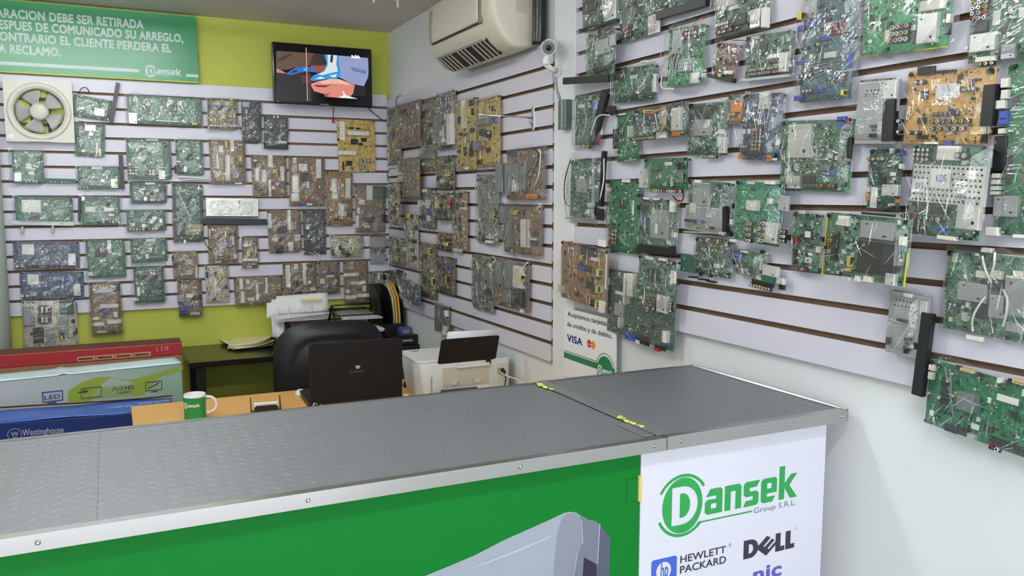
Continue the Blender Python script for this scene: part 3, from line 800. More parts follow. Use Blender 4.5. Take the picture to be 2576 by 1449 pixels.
# ---- card payment poster
pv = wthing('card_poster', 'white poster saying cards are accepted, with card logos and green band', 'poster', (XR, 2.55, 1.1))
PX = XR - 0.0075
_yl, _yr = onx(1419, 850, PX).y, onx(1549, 850, PX).y
MB().box(PX, XR - 0.0021, _yr, _yl, 0.94, 1.20).build('sheet', M_PAPER, pv)
pn = bpy.data.objects.new('poster_print', None); COL.objects.link(pn); pn.parent = pv
Mp = frame((PX - 0.0006, _yl, 0), (0, -1, 0), (0, 0, 1))
pn.matrix_world = Matrix.Translation(-Vector(pv.location)) @ Mp
def kp(x, y):
    p = onx(1380 + x / 5.175, 740 + y / 5.175, PX - 0.0006)
    return (_yl - p.y, p.z)
_pk = mat('poster_ink', (40, 40, 44), 0.6)
def ptext(body, a, b, cap, m, bold=0.0):
    (xa, za), (xb, zb) = kp(*a), kp(*b)
    cap_text(body, xa, xb, (za + zb) / 2, cap, pn, m, bold)
ptext('Aceptamos tarjetas', (248, 285), (762, 412), 0.017, _pk, 0.005)
ptext('de crédito y de debito.', (242, 410), (828, 585), 0.017, _pk, 0.005)
ptext('VISA', (240, 605), (440, 680), 0.027, mat('card_navy', (44, 42, 120), 0.5), 0.03)
(_xa, _za) = kp(243, 510); (_xb, _zb) = kp(285, 555)
put('orange_flick', fill_mesh([[(_xa, _za), (_xb, _za - 0.002), (_xb - 0.003, _zb + 0.006)]], mat('card_gold', (214, 150, 60), 0.5), 'orange_flick'), pn, (0, 0, 0.0004))
c1, c2 = kp(528, 645), kp(572, 665)
put('red_disc', fill_mesh([arc(c1[0], c1[1], 0.0145, 0, 360, 28)[:-1]], mat('card_red', (204, 44, 40), 0.5), 'red_disc'), pn, (0, 0, 0.0002))
put('orange_disc', fill_mesh([arc(c2[0] + 0.004, c2[1] + 0.001, 0.0145, 0, 360, 28)[:-1]], mat('card_orange', (232, 140, 40), 0.5), 'orange_disc'), pn, (0, 0, 0.0004))
put('lettering', text_mesh('MasterCard', 0.028, 0.005, M_PAPER, 0.02), pn, (c1[0] - 0.010, c1[1] - 0.004, 0.0006))
(_xa, _za), (_xb, _zb) = kp(200, 805), kp(655, 1040)
_pz = kp(200, 840)[1] + 0.018
M_PGRN = mat('poster_green', (34, 122, 76), 0.5)
_w = _yl - _yr
put('green_band', fill_mesh([[(0.001, _pz - 0.013), (_w - 0.002, _pz - 0.013), (_w - 0.002, _pz + 0.009), (0.001, _pz + 0.009)]], M_PGRN, 'green_band'), pn)
put('green_line', fill_mesh([[(0.001, _pz + 0.013), (_w * 0.68, _pz + 0.013), (_w * 0.68, _pz + 0.0155), (0.001, _pz + 0.0155)]], M_PGRN, 'green_line'), pn)
_cx, _cz = kp(750, 985)
_R = 0.052
_cz = _pz - 0.010
put('green_dome', fill_mesh([arc(_w - 0.064, _cz, _R, 0, 180, 26) + [(_w - 0.064 - _R, _cz - 0.03), (_w - 0.064 + _R, _cz - 0.03)]], M_PGRN, 'green_dome'), pn, (0, 0, 0.0002))
put('dome_line', fill_mesh([ring_arc(_w - 0.064, _cz, _R + 0.008, _R + 0.011, 15, 165, 26)], M_PGRN, 'dome_line'), pn, (0, 0, 0.0002))
logo_dansek(M_PAPER, pn, _w - 0.064 - _R + 0.004, _cz - 0.016, 0.0145, 0.0004, tail=False)

# ------------------------------------------------------------------ television boxes left of the desks
def carton(name, label, p_fl, p_fr, depth, z1, mats, rot_hint=None):
    """upright flat carton: front lower edge from p_fl to p_fr (x, y), thickness backwards"""
    a, b = Vector((p_fl[0], p_fl[1], 0)), Vector((p_fr[0], p_fr[1], 0))
    Mx = frame(a, b - a, (0, 0, 1))
    root = thing(name, label, 'box', matrix=Mx)
    root['cw'] = (b - a).length
    return root, (b - a).length
M_KRAFT = mat('kraft_board', (150, 104, 72), 0.7, var=0.12, scale=12)
M_BROWN = mat('dark_kraft', (104, 62, 46), 0.75, var=0.12, scale=14)
M_REDB = mat('red_print', (166, 46, 50), 0.35, var=0.1, scale=10, bump=0.2, bscale=30)
# red and brown carton, farthest back
zr = 0.872
pl_, pr_ = onz(-120, 905, zr), onz(457, 862, zr)
rb, w = carton('television_carton', 'red and brown television carton standing farthest back against the wall', (-0.75, pr_.y - 0.0), (pr_.x, pr_.y), 0.15, zr, None)
mb = MB().box(0, w, 0, zr - 0.062, -0.15, -0.0005)
mb.build('body', M_KRAFT, rb, bevel=0.004)
MB().box(-0.001, w + 0.001, zr - 0.062, zr, -0.151, 0.001).build('printed_band', M_REDB, rb, bevel=0.003)
MB().box(0, w, zr, zr + 0.003, -0.151, -0.004).build('top_flap', M_BROWN, rb)
def on_front(root, Mx, x, y, zoff=0.0):
    d = ray(x, y); o = Vector((0, 0, EYE))
    n = Vector(Mx.col[2][:3]); p0 = Vector(Mx.col[3][:3]) + n * zoff
    t = (p0 - o).dot(n) / d.dot(n)
    l = Mx.inverted() @ (o + d * t)
    return l.x, l.y
Mr = frame((-0.75, pr_.y, 0), (1, 0, 0), (0, 0, 1))
Mr = frame(Vector((-0.75, pr_.y, 0)), Vector((pr_.x + 0.75, 0, 0)), (0, 0, 1))
def Z8(x, y):
    return (x / 3.68, 820 + y / 3.68)
def rprint(name, me, z=0.0018):
    return put(name, me, rb, (0, 0, z))
M_PALE = mat('carton_pale_ink', (206, 150, 140), 0.5)
M_TANP = mat('carton_tan_panel', (192, 140, 100), 0.5)
M_INKB = mat('carton_brown_ink', (84, 48, 40), 0.6)
a = on_front(rb, Mr, *Z8(1450, 215)); b = on_front(rb, Mr, *Z8(1560, 215))
rprint('lettering', text_mesh('119', b[0] - a[0], 0.026, M_PALE, 0.0)).location = (a[0], a[1] - 0.012, 0.002)
for (x0, x1) in ((712, 880), (890, 1055), (1065, 1228), (1238, 1395)):
    c0, c1 = on_front(rb, Mr, *Z8(x0, 262)), on_front(rb, Mr, *Z8(x1, 210))
    xx0, xx1 = c0[0], c1[0]
    yy = zr - 0.046
    rprint('printed_panel', fill_mesh([[(xx0, yy - 0.011), (xx1, yy - 0.011), (xx1, yy + 0.013), (xx0, yy + 0.013)]], M_TANP, 'printed_panel'), 0.0022)
    rprint('printed_mark', fill_mesh([[(xx0 + 0.012, yy - 0.004), (xx1 - 0.012, yy - 0.004), (xx1 - 0.012, yy + 0.004), (xx0 + 0.02, yy + 0.005)]], M_INKB, 'printed_mark'), 0.003)
    rprint('printed_mark', fill_mesh([arc(xx0 + 0.012, yy + 0.001, 0.006, 0, 360, 14)[:-1]], M_INKB, 'printed_mark'), 0.0034)
# white and green carton in the middle
zw = 0.862
pa, pb = onz(0, 961, zw), onz(457, 912, zw)
ya = pa.y + 0.03; yb2 = pb.y
dx = pb.x - pa.x
A = Vector((pa.x - 0.3, ya + (ya - yb2) / dx * 0.3, 0)); Bv = Vector((pb.x, yb2, 0))
Mw = frame(A, Bv - A, (0, 0, 1)); w = (Bv - A).length
wb = thing('television_carton', 'white and green television carton marked Full HD, second of three', 'box', matrix=Mw)
def wave_front():
    m = bpy.data.materials.get('white_carton_print')
    if m:
        return m
    m = bpy.data.materials.new('white_carton_print'); m.use_nodes = True
    nt = m.node_tree; b = nt.nodes['Principled BSDF']
    tc = nt.nodes.new('ShaderNodeTexCoord'); sep = nt.nodes.new('ShaderNodeSeparateXYZ')
    nt.links.new(tc.outputs['Object'], sep.inputs[0])
    r = nt.nodes.new('ShaderNodeValToRGB')
    r.color_ramp.elements[0].position = 0.35; r.color_ramp.elements[0].color = lin((186, 192, 196))
    r.color_ramp.elements[1].position = 0.95; r.color_ramp.elements[1].color = lin((152, 182, 160))
    nt.links.new(sep.outputs[0], r.inputs[0]); nt.links.new(r.outputs[0], b.inputs['Base Color'])
    b.inputs['Roughness'].default_value = 0.3
    return m
MB().box(0, w, 0, zw - 0.004, -0.16, 0).build('body', wave_front(), wb, bevel=0.004)
M_WCART = mat('white_carton', (206, 226, 230), 0.35, var=0.05, scale=10)
rnd = random.Random(3)
def flapfn(u, v):
    return (u * w, zw - 0.002 + 0.004 * math.sin(u * 9) * math.sin(v * 3.1) + (0.006 if abs(u - 0.52) < 0.02 else 0), 0.004 - v * 0.166)
MB().sheet(flapfn, 40, 4).build('top_flap', M_WCART, wb, solid=0.003)
def wp(x, y):
    return on_front(wb, Mw, *Z8(x, y))
def wprint(name, rgb, pts, z, holes=()):
    sp = [[wp(*q) for q in pts]] + [[wp(*q) for q in h] for h in holes]
    put(name, fill_mesh(sp, mat('carton_' + name, rgb, 0.4, var=0.06), name), wb, (0, 0, z))
wprint('green_sweep', (146, 166, 62), [(630, 600), (760, 520), (900, 472), (1040, 468), (960, 520), (860, 640), (840, 700), (630, 700)], 0.0006)
wprint('green_panel', (150, 172, 110), [(630, 605), (1010, 560), (1280, 535), (1280, 640), (630, 700)], 0.0004)
wprint('green_sweep', (150, 182, 84), [(1020, 475), (1200, 500), (1400, 450), (1690, 365), (1690, 410), (1480, 470), (1320, 640), (1210, 640), (1240, 520), (1100, 490)], 0.0008)
wprint('print_blue', (52, 70, 150), [(385, 612), (583, 592), (585, 690), (395, 712)], 0.0012, [[(400, 622), (572, 605), (573, 680), (405, 700)]])
wprint('print_blue_stand', (52, 70, 150), [(440, 712), (520, 700), (522, 722), (440, 730)], 0.0012)
q0, q1 = wp(412, 668), wp(558, 655)
put('lettering', text_mesh('LED', q1[0] - q0[0], 0.018, mat('carton_print_blue', (52, 70, 150), 0.4), 0.01), wb, (q0[0], (q0[1] + q1[1]) / 2 - 0.006, 0.0014))
_ik = (58, 72, 66)
wprint('print_ink_frame', _ik, [(748, 578), (940, 558), (943, 655), (750, 676)], 0.0012, [[(754, 585), (934, 566), (936, 648), (756, 668)]])
wprint('print_ink_arrow', _ik, [(722, 610), (770, 604), (768, 590), (825, 602), (775, 628), (773, 616), (722, 622)], 0.0014)
q0, q1 = wp(1040, 605), wp(1145, 595)
put('lettering', text_mesh('Full', q1[0] - q0[0], 0.019, mat('carton_print_ink_frame', _ik, 0.4), 0.0, shear=0.3), wb, (q0[0], q0[1], 0.0014))
q0, q1 = wp(1158, 592), wp(1240, 585)
put('lettering', text_mesh('HD', q1[0] - q0[0], 0.018, mat('carton_print_ink_frame', _ik, 0.4), 0.02), wb, (q0[0], q0[1], 0.0014))
q0, q1 = wp(1088, 632), wp(1215, 622)
put('lettering', text_mesh('1080P', q1[0] - q0[0], 0.010, mat('carton_print_ink_frame', _ik, 0.4), 0.01), wb, (q0[0], q0[1], 0.0014))
wprint('print_ink_screen', _ik, [(1345, 520), (1500, 503), (1502, 590), (1348, 605)], 0.0012, [[(1352, 528), (1493, 512), (1495, 583), (1354, 597)]])
wprint('print_ink_line', _ik, [(1368, 578), (1470, 520), (1476, 528), (1376, 586)], 0.0014)
wprint('print_ink_stand', _ik, [(1398, 606), (1456, 598), (1458, 608), (1398, 616)], 0.0014)
# blue carton in front
zb = 0.752
pa, pb = onz(0, 1068, zb), onz(327, 1041, zb)
dirv = (pb - pa).normalized()
A = pa - dirv * 0.3; xe = onz(428, 1020, zb).x
Bv = pa + dirv * ((xe - pa.x) / dirv.x)
A.z = Bv.z = 0
sh = Vector((0, max(0.0, 3.606 - min(Bv.y, pb.y)) , 0)); A += sh; Bv += sh
Mb_ = frame(A, Bv - A, (0, 0, 1)); w = (Bv - A).length
M_BLUEF = mat('blue_carton_front', (26, 44, 108), 0.35, var=0.06)
M_BLUET = mat('blue_carton_top', (40, 84, 168), 0.28, var=0.08, bump=0.25, bscale=40)
M_SILV = mat('carton_silver_ink', (176, 184, 200), 0.4)
bb = thing('television_carton', 'blue television carton in front, its top lettering upside down', 'box', matrix=Mb_)
MB().box(0, w, 0, zb - 0.003, -0.21, 0).build('body', M_BLUEF, bb, bevel=0.004)
MB().sheet(lambda u, v: (u * w, zb + 0.002 * math.sin(u * 14 + v * 3), 0.001 - v * 0.205), 30, 6).build('top_flap', M_BLUET, bb, solid=0.003)
MB().sheet(lambda u, v: (u * w, zb + 0.012 + 0.004 * math.sin(u * 6) - 0.006 * v, -0.2055 - v * 0.008), 30, 2).build('raised_edge', M_BROWN, bb, solid=0.003)
def bp(x, y):
    return on_front(bb, Mb_, *Z8(x, y))
q0, q1 = bp(208, 1015), bp(592, 985)
cu_cap = 0.026
cap_text('Westinghouse', q0[0], q1[0], (q0[1] + q1[1]) / 2 - 0.001, cu_cap, bb, M_SILV, 0.012, 0.0012)
c = bp(136, 1005)
put('emblem_ring', fill_mesh([arc(c[0], c[1], 0.0245, 0, 360, 36)[:-1], arc(c[0], c[1], 0.0225, 0, 360, 36)[:-1]], M_SILV, 'emblem_ring'), bb, (0, 0, 0.0012))
put('lettering', text_mesh('W', 0.026, 0.017, M_SILV, 0.02), bb, (c[0] - 0.013, c[1] - 0.006, 0.0012))
put('emblem_bar', fill_mesh([[(c[0] - 0.009, c[1] - 0.013), (c[0] + 0.009, c[1] - 0.013), (c[0] + 0.009, c[1] - 0.010), (c[0] - 0.009, c[1] - 0.010)]], M_SILV, 'emblem_bar'), bb, (0, 0, 0.0012))
# lettering on the top face reads from behind
tpn = bpy.data.objects.new('top_print', None); COL.objects.link(tpn); tpn.parent = bb
tpn.matrix_local = frame((0, zb + 0.0042, 0), (-1, 0, 0), (0, 0, 1))
def top_pt(x, y):
    p = onz(*Z8(x, y), zb + 0.0042); l = Mb_.inverted() @ p
    return l.x, l.z
def ttext(body, xr, xl, cap, m, bold):
    a, b = top_pt(*xr), top_pt(*xl)
    me = text_mesh(body, abs(a[0] - b[0]), cap, m, bold)
    put('lettering', me, tpn, (-a[0], (a[1] + b[1]) / 2 - cap / 2, 0))
ttext('32 INCH', (1478, 705), (1285, 720), 0.036, M_SILV, 0.02)
ttext('LED HDTV', (1240, 735), (990, 758), 0.036, M_SILV, -0.002)
e = top_pt(1542, 692)
put('emblem_ring', fill_mesh([arc(-e[0], e[1], 0.027, 0, 360, 30)[:-1], arc(-e[0], e[1], 0.0245, 0, 360, 30)[:-1]], M_SILV, 'emblem_ring'), tpn)
put('lettering', text_mesh('W', 0.03, 0.022, M_SILV, 0.02), tpn, (-e[0] - 0.015, e[1] - 0.008, 0))
put('emblem_bar', fill_mesh([[(-e[0] - 0.01, e[1] - 0.016), (-e[0] + 0.01, e[1] - 0.016), (-e[0] + 0.01, e[1] - 0.012), (-e[0] - 0.01, e[1] - 0.012)]], M_SILV, 'emblem_bar'), tpn)

# ------------------------------------------------------------------ on the wooden desk
# mug
pm = onz(492, 1052, DZ)
rim = ony(491, 990, pm.y).z
mr = (ony(520, 992, pm.y).x - ony(463, 992, pm.y).x) / 2
hm = rim - DZ
mg = thing('coffee_mug', 'white mug with green wrap and logo on the wooden desk', 'mug', (pm.x, pm.y, DZ))
M_GLAZE = mat('white_glaze', (232, 230, 230), 0.12, var=0.01)
MB().lathe([(0.0, 0.004), (mr - 0.006, 0.004), (mr - 0.0035, 0.008), (mr - 0.0035, hm - 0.002), (mr - 0.0015, hm), (mr, hm - 0.002), (mr, 0.006), (mr - 0.004, 0.0), (0.0, 0.0)], 40).build('body', M_GLAZE, mg)
MB().lathe([(mr + 0.0002, 0.006), (mr + 0.0006, 0.007), (mr + 0.0006, hm - 0.009), (mr + 0.0002, hm - 0.008)], 40)
mb = MB()
view = math.atan2(-pm.y, -pm.x)
mb.sheet(lambda u, v: ((mr + 0.0006) * math.cos(view - 1.75 + 3.0 * u), (mr + 0.0006) * math.sin(view - 1.75 + 3.0 * u), 0.003 + v * (hm - 0.012)), 30, 2).build('green_wrap', mat('mug_green', (30, 138, 66), 0.15), mg)
ha = view + math.radians(88)
hd = Vector((math.cos(ha), math.sin(ha), 0))
MB().tube([hd * (mr - 0.004 + 0.040 * math.sin(math.pi * k / 20) ** 0.75) + Vector((0, 0, hm * (0.52 - 0.33 * math.cos(math.pi * k / 20)))) for k in range(21)], 0.0055, 12).build('handle', M_GLAZE, mg)
# the logo wrapped on the mug
tmp = bpy.data.objects.new('mug_logo', None); COL.objects.link(tmp); tmp.parent = mg
n0 = len(bpy.data.objects)
before = set(bpy.data.objects)
logo_dansek(M_GLAZE, tmp, 0, 0, 0.0094, 0, tail=False)
lw = 0.0094 * 6.8
for o in [q for q in bpy.data.objects if q not in before]:
    for v in o.data.vertices:
        t = view - 0.36 + (v.co.x - lw / 2) / mr
        zz = hm * 0.50 + v.co.y
        v.co = ((mr + 0.0011) * math.cos(t), (mr + 0.0011) * math.sin(t), zz)
# card holder
ph = onz(668, 1036, DZ)
ch = thing('card_holder', 'small black card holder with white cards near the counter', 'card holder', (ph.x, ph.y - 0.012, DZ), (0, 0, -0.08))
MB().box(-0.055, 0.055, -0.02, 0.03, 0, 0.006).build('base', M_BLACK, ch, bevel=0.002)
for sx in (-1, 1):
    MB().prism([(-0.02, 0.0), (0.03, 0.0), (0.03, 0.055), (0.024, 0.06), (-0.02, 0.02)], sx * 0.055 - 0.0015, sx * 0.055 + 0.0015, 'x').build('side', M_BLACK, ch)
MB().prism([(-0.045, 0.006), (0.045, 0.006), (0.045, 0.026), (0.036, 0.034), (-0.036, 0.034), (-0.045, 0.026)], -0.022, -0.018, 'y').build('front_lip', M_BLACK, ch)
MB().box(-0.045, 0.045, -0.016, 0.004, 0.006, 0.042).build('cards', M_PAPER, ch, bevel=0.002)
# laptop, screen back towards the counter
lb, rb_ = onz(779, 1016, DZ + 0.02), onz(1012, 994, DZ + 0.02)
xd = Vector((rb_.x - lb.x, rb_.y - lb.y, 0)); W = xd.length
Ml = frame((lb.x, lb.y, DZ), xd, (0, 0, 1))
lt = thing('laptop', 'open black laptop on the wooden desk, lid towards the counter', 'laptop', matrix=Ml)
ztop = (ony(783, 858, lb.y).z + ony(1015, 850, lb.y).z) / 2 - DZ
MB().box(-0.004, W + 0.004, 0.0, 0.024, -0.26, -0.004).build('base', M_BLACK, lt, bevel=0.004)
MB().box(0.02, W - 0.02, 0.024, 0.0262, -0.17, -0.04).build('keyboard', mat('key_dark', (34, 34, 36), 0.5), lt)
lean = Matrix.Translation((0, 0.02, 0)) @ Matrix.Rotation(math.radians(4), 4, 'X')
o = MB().prism(rrect(0, 0, W, ztop - 0.02, 0.012), -0.012, 0.0, 'z').xf(lean).build('lid', mat('laptop_lid', (20, 20, 22), 0.5, var=0.1, spec=0.3), lt, bevel=0.003)
o = MB().box(0.012, W - 0.012, 0.015, ztop - 0.03, -0.0135, -0.0118).xf(lean).build('display', M_BLACKG, lt)
_lm = mat('lid_mark', (176, 170, 160), 0.35)
_lt = mat('lid_lettering', (104, 98, 92), 0.35)
me = text_mesh('Gateway', 0.062, 0.013, _lt, 0.0)
o = put('lettering', me, lt); o.matrix_local = lean @ Matrix.Translation((W * 0.42, ztop * 0.42, 0.0012))
me = fill_mesh([[(0, 0.005), (0.004, 0.0), (0.014, 0.0), (0.018, 0.005), (0.018, 0.013), (0, 0.013)]], _lm, 'emblem')
o = put('emblem', me, lt); o.matrix_local = lean @ Matrix.Translation((W * 0.42 + 0.025, ztop * 0.42 + 0.018, 0.0012))
for hx in (0.2, 0.8):
    MB().cyl((W * hx - 0.02, 0.022, -0.006), (W * hx + 0.02, 0.022, -0.006), 0.006, n=12).build('hinge', M_BLACK, lt)
# white cable beside laptop, white stick and mouse on the desk
q = onz(800, 1025, DZ)
wc = thing('white_cable', 'thin white cable looped on the desk beside the laptop', 'cable', (q.x, q.y, DZ))
MB().tube([(-0.03, -0.03, 0.003), (-0.018, -0.012, 0.022), (0.0, 0.0, 0.012), (0.03, -0.015, 0.003), (0.06, -0.05, 0.003)], 0.0022, 8).build('lead', M_WPLAS, wc)
q0, q1 = onz(963, 1003, DZ), onz(1022, 996, DZ)
wd = thing('white_adapter', 'slim white adapter lying on the desk before the laptop', 'adapter', (0, 0, 0))
Md = frame(((q0.x + q1.x) / 2, (q0.y + q1.y) / 2 - 0.02, DZ), (1, -0.05, 0), (0, 1, 0)); wd.matrix_world = Md
MB().prism(rrect(-0.052, -0.016, 0.052, 0.016, 0.006), 0, 0.014, 'z').build('casing', M_WPLAS, wd, bevel=0.002)
MB().box(-0.03, 0.03, -0.0165, -0.0155, 0.004, 0.010).build('seam_strip', M_CREAM2, wd)
q = onz(762, 996, DZ)
wm = thing('white_mouse', 'white computer mouse left of the laptop', 'mouse', (q.x - 0.005, q.y + 0.02, DZ))
MB().lathe([(0.0, 0.034), (0.012, 0.032), (0.022, 0.024), (0.028, 0.010), (0.027, 0.0), (0.0, 0.0)], 24).xf(Matrix.Diagonal((0.8, 1.2, 0.75, 1))).build('shell', M_WPLAS, wm)
MB().box(-0.0006, 0.0006, -0.028, -0.010, 0.012, 0.0246).build('button_seam', M_GREY, wm)
# black mouse and pens between laptop and printer
q = onz(1034, 972, DZ)
bm_ = thing('black_mouse', 'small black mouse between laptop and printer', 'mouse', (q.x, q.y, DZ))
MB().lathe([(0.0, 0.032), (0.014, 0.030), (0.024, 0.022), (0.029, 0.009), (0.028, 0.0), (0.0, 0.0)], 24).xf(Matrix.Diagonal((1.3, 1, 1, 1))).build('shell', M_BLACK, bm_)
MB().cyl((0, -0.012, 0.026), (0, -0.012, 0.034), 0.003, n=10).build('wheel', M_GREY, bm_)

# multifunction printer
py0, py1 = 3.175, 3.455
px1 = 1.538
px0 = ony(1057, 950, py0).x
pz1 = ony(1110, 910, py0).z
prn = wthing('inkjet_printer', 'white inkjet printer with raised black paper tray, rear to the counter', 'printer', ((px0 + px1) / 2, py0 + .1, DZ))
Hp = pz1 - DZ
def prsec(k):
    ins = 0.035 * (1 - k)
    return ins
mb = MB(); vs = []; n = 0
ring = []
for k, z in ((0, DZ), (0.5, DZ + Hp * 0.5), (1.0, pz1 - 0.006)):
    ins = 0.030 * (1 - k)
    r = rrect(px0 + ins * 0.6, py0 + 0.0, px1, py1 - ins, 0.03, 5)
    ring.append([(x, y, z) for x, y in r])
n = len(ring[0])
for r in ring:
    vs += r
fs = []
for a in range(2):
    for i in range(n):
        j = (i + 1) % n
        fs.append((a * n + i, a * n + j, (a + 1) * n + j, (a + 1) * n + i))
fs += [tuple(range(n - 1, -1, -1)), tuple(range(2 * n, 3 * n))]
mb.add(vs, fs, 0, True).build('body', mat('printer_white', (212, 218, 217), 0.35, var=0.02), prn, bevel=0.002)
MB().prism(rrect(px0 - 0.003, py0 + 0.015, px1 - 0.075, py1 + 0.003, 0.03), pz1 - 0.005, pz1 + 0.006, 'z').build('scanner_lid', M_WPLAS, prn, bevel=0.003)
MB().prism(rrect(px0 + 0.045, py1 - 0.045, px0 + 0.08, py1 - 0.033, 0.005), pz1 + 0.006, pz1 + 0.0068, 'z').build('button', M_BLACK, prn)
# rear access panel
rx0, rx1 = ony(1113, 950, py0).x, ony(1230, 950, py0).x
rz0, rz1 = DZ + Hp * 0.30, DZ + Hp * 0.82
MB().box(rx0, rx1, py0 - 0.0015, py0 + 0.004, rz0, rz1).build('rear_panel', mat('printer_beige', (196, 192, 176), 0.4), prn, bevel=0.001)
MB().box(rx0 + 0.06, rx1, py0 - 0.012, py0 - 0.0015, rz1 - 0.004, rz1 + 0.010).build('rear_ledge', M_WPLAS, prn, bevel=0.002)
for fxx in (0.24, 0.74):
    xx = rx0 + (rx1 - rx0) * fxx
    MB().prism([(xx - 0.016, rz0 + 0.022), (xx - 0.012, rz0 + 0.008), (xx + 0.012, rz0 + 0.008), (xx + 0.014, rz0 + 0.022), (xx + 0.02, rz0 + 0.026), (xx - 0.02, rz0 + 0.026)], py0 - 0.006, py0 - 0.0014, 'y').build('rear_latch', M_CREAM2, prn, bevel=0.001)
MB().box(rx0 + 0.002, rx1 + 0.002, py0 - 0.001, py0 + 0.004, DZ + 0.012, rz0 - 0.006).build('label_strip', M_WPLAS, prn)
MB().box(rx0 + 0.025, rx0 + 0.058, py0 - 0.0016, py0 - 0.0009, DZ + 0.026, DZ + 0.036).build('barcode', mat('label_ink', (70, 70, 70), 0.6), prn)
_o = put('label_badge', fill_mesh([arc(0, 0, 0.005, 0, 360, 18)[:-1], arc(0, 0, 0.003, 0, 360, 18)[:-1]], mat('label_ink', (70, 70, 70), 0.6), 'label_badge'), prn, (rx0 + 0.017, py0 - 0.0014, DZ + 0.030), (math.radians(90), 0, 0))
for k in range(3):
    MB().box(rx0 + 0.09 + 0.022 * k, rx0 + 0.104 + 0.022 * k, py0 - 0.0016, py0 - 0.0009, DZ + 0.024 + 0.005 * (k % 2), DZ + 0.038).build('approval_mark', mat('label_grey', (168, 168, 164), 0.6), prn)
MB().box(px0 + 0.045, px0 + 0.052, py0 - 0.0012, py0 + 0.003, DZ + 0.006, DZ + Hp * 0.62).build('side_slot', mat('slot_grey', (160, 162, 156), 0.5), prn)
# power socket and plug
sx0, sx1 = ony(1250, 930, py0).x, ony(1276, 930, py0).x
MB().box(sx0, sx1, py0 - 0.001, py0 + 0.004, DZ + 0.02, DZ + Hp * 0.80).build('socket_panel', M_CREAM2, prn)
MB().box(sx0 + 0.002, sx0 + 0.014, py0 - 0.012, py0, DZ + Hp * 0.55, DZ + Hp * 0.68).build('data_plug', M_GREY, prn, bevel=0.002)
MB().cyl((sx0 + 0.026, py0, DZ + Hp * 0.62), (sx0 + 0.026, py0 - 0.022, DZ + Hp * 0.58), 0.010, 0.006, 14).build('power_plug', M_BLACK, prn)
MB().tube([(sx0 + 0.026, py0 - 0.02, DZ + Hp * 0.58), (sx0 + 0.030, py0 - 0.028, DZ + Hp * 0.4), (sx0 + 0.018, py0 - 0.03, DZ + 0.01), (sx0 - 0.01, py0 - 0.05, DZ + 0.004)], 0.003, 8).build('power_lead', M_BLACK, prn)
MB().tube([(sx0 + 0.008, py0 - 0.01, DZ + Hp * 0.6), (sx0 + 0.03, py0 - 0.03, DZ + Hp * 0.5), (1.535, py0 - 0.08, DZ + Hp * 0.42), (1.548, py0 - 0.16, DZ + 0.02), (1.545, py0 - 0.2, DZ + 0.004)], 0.0024, 8).build('data_lead', M_WPLAS, prn)
# raised paper tray with sheets
t0, t1, t2, t3 = ony(1101, 917, py0), ony(1247, 903, py0), ony(1257, 843, py0 - 0.05), ony(1111, 854, py0 - 0.05)
def tray_pts(q, rr):
    return [q(a, b) for a, b in rrect(0, 0, 1, 1, 0.05, 4)]
Tm = lambda a, b: (t0.lerp(t1, a)).lerp(t3.lerp(t2, a), b)
vs = [Tm(a, b) for a, b in rrect(0, 0, 1, 1, 0.06, 4)]
nn = Vector((0, 0.003, -0.0008))
vs2 = [p + nn for p in vs]
N = len(vs)
MB().add(vs + vs2, [tuple(range(N)), tuple(range(2 * N - 1, N - 1, -1))] + [(i, (i + 1) % N, N + (i + 1) % N, N + i) for i in range(N)]).build('paper_tray', mat('tray_black', (20, 20, 23), 0.5, spec=0.3), prn)
c_ = t0.lerp(t1, 0.86)
MB().box(c_.x - 0.010, c_.x + 0.012, py0 - 0.006, py0 + 0.004, c_.z - 0.018, c_.z + 0.01).build('tray_clip', M_BLACK, prn)
ps = thing('printer_paper', 'blank white sheets standing behind the printer tray', 'paper', (0, 0, 0)); ps['w'] = 1
ps.location = (Tm(0.5, 0).x, py0 + 0.01, Tm(0.5, 0).z)
e0, e1 = ony(1127, 838, py0 - 0.04), ony(1250, 832, py0 - 0.04)
for k in range(3):
    dd = Vector((0.002 * k, 0.0045 + 0.0016 * k, 0.002 * k))
    b0, b1 = Tm(0.09, 0.02) + dd + Vector((0, 0, 0.01)), Tm(0.98, 0.02) + dd + Vector((0, 0, 0.01))
    MB().sheet(lambda u, v: b0.lerp(b1, u).lerp((e0 + dd).lerp(e1 + dd, u), v), 2, 2).build('sheet', M_PAPER, ps, solid=0.0004)
# dark pen and stapler strip in front of the printer
q0, q1 = onz(1107, 988, DZ + 0.03), onz(1190, 975, DZ + 0.03)
st = wthing('black_stapler', 'long black stapler lying in front of the printer', 'stapler', ((q0.x + q1.x) / 2, q0.y - 0.02, DZ))
ya_ = q0.y - 0.02
MB().prism([(q0.x, DZ), (q1.x, DZ), (q1.x, DZ + 0.008), (q0.x, DZ + 0.012)], ya_ - 0.016, ya_ + 0.016, 'y').build('base', M_BLACK, st, bevel=0.002)
MB().prism([(q0.x, DZ + 0.016), (q0.x + 0.03, DZ + 0.012), (q1.x, DZ + 0.026), (q1.x, DZ + 0.042), (q0.x, DZ + 0.044)], ya_ - 0.014, ya_ + 0.014, 'y').build('arm', mat('stapler_grey', (52, 50, 52), 0.35), st, bevel=0.003)
MB().cyl((q0.x + 0.012, ya_ - 0.015, DZ + 0.014), (q0.x + 0.012, ya_ + 0.015, DZ + 0.014), 0.007, n=12).build('hinge', M_BLACK, st)

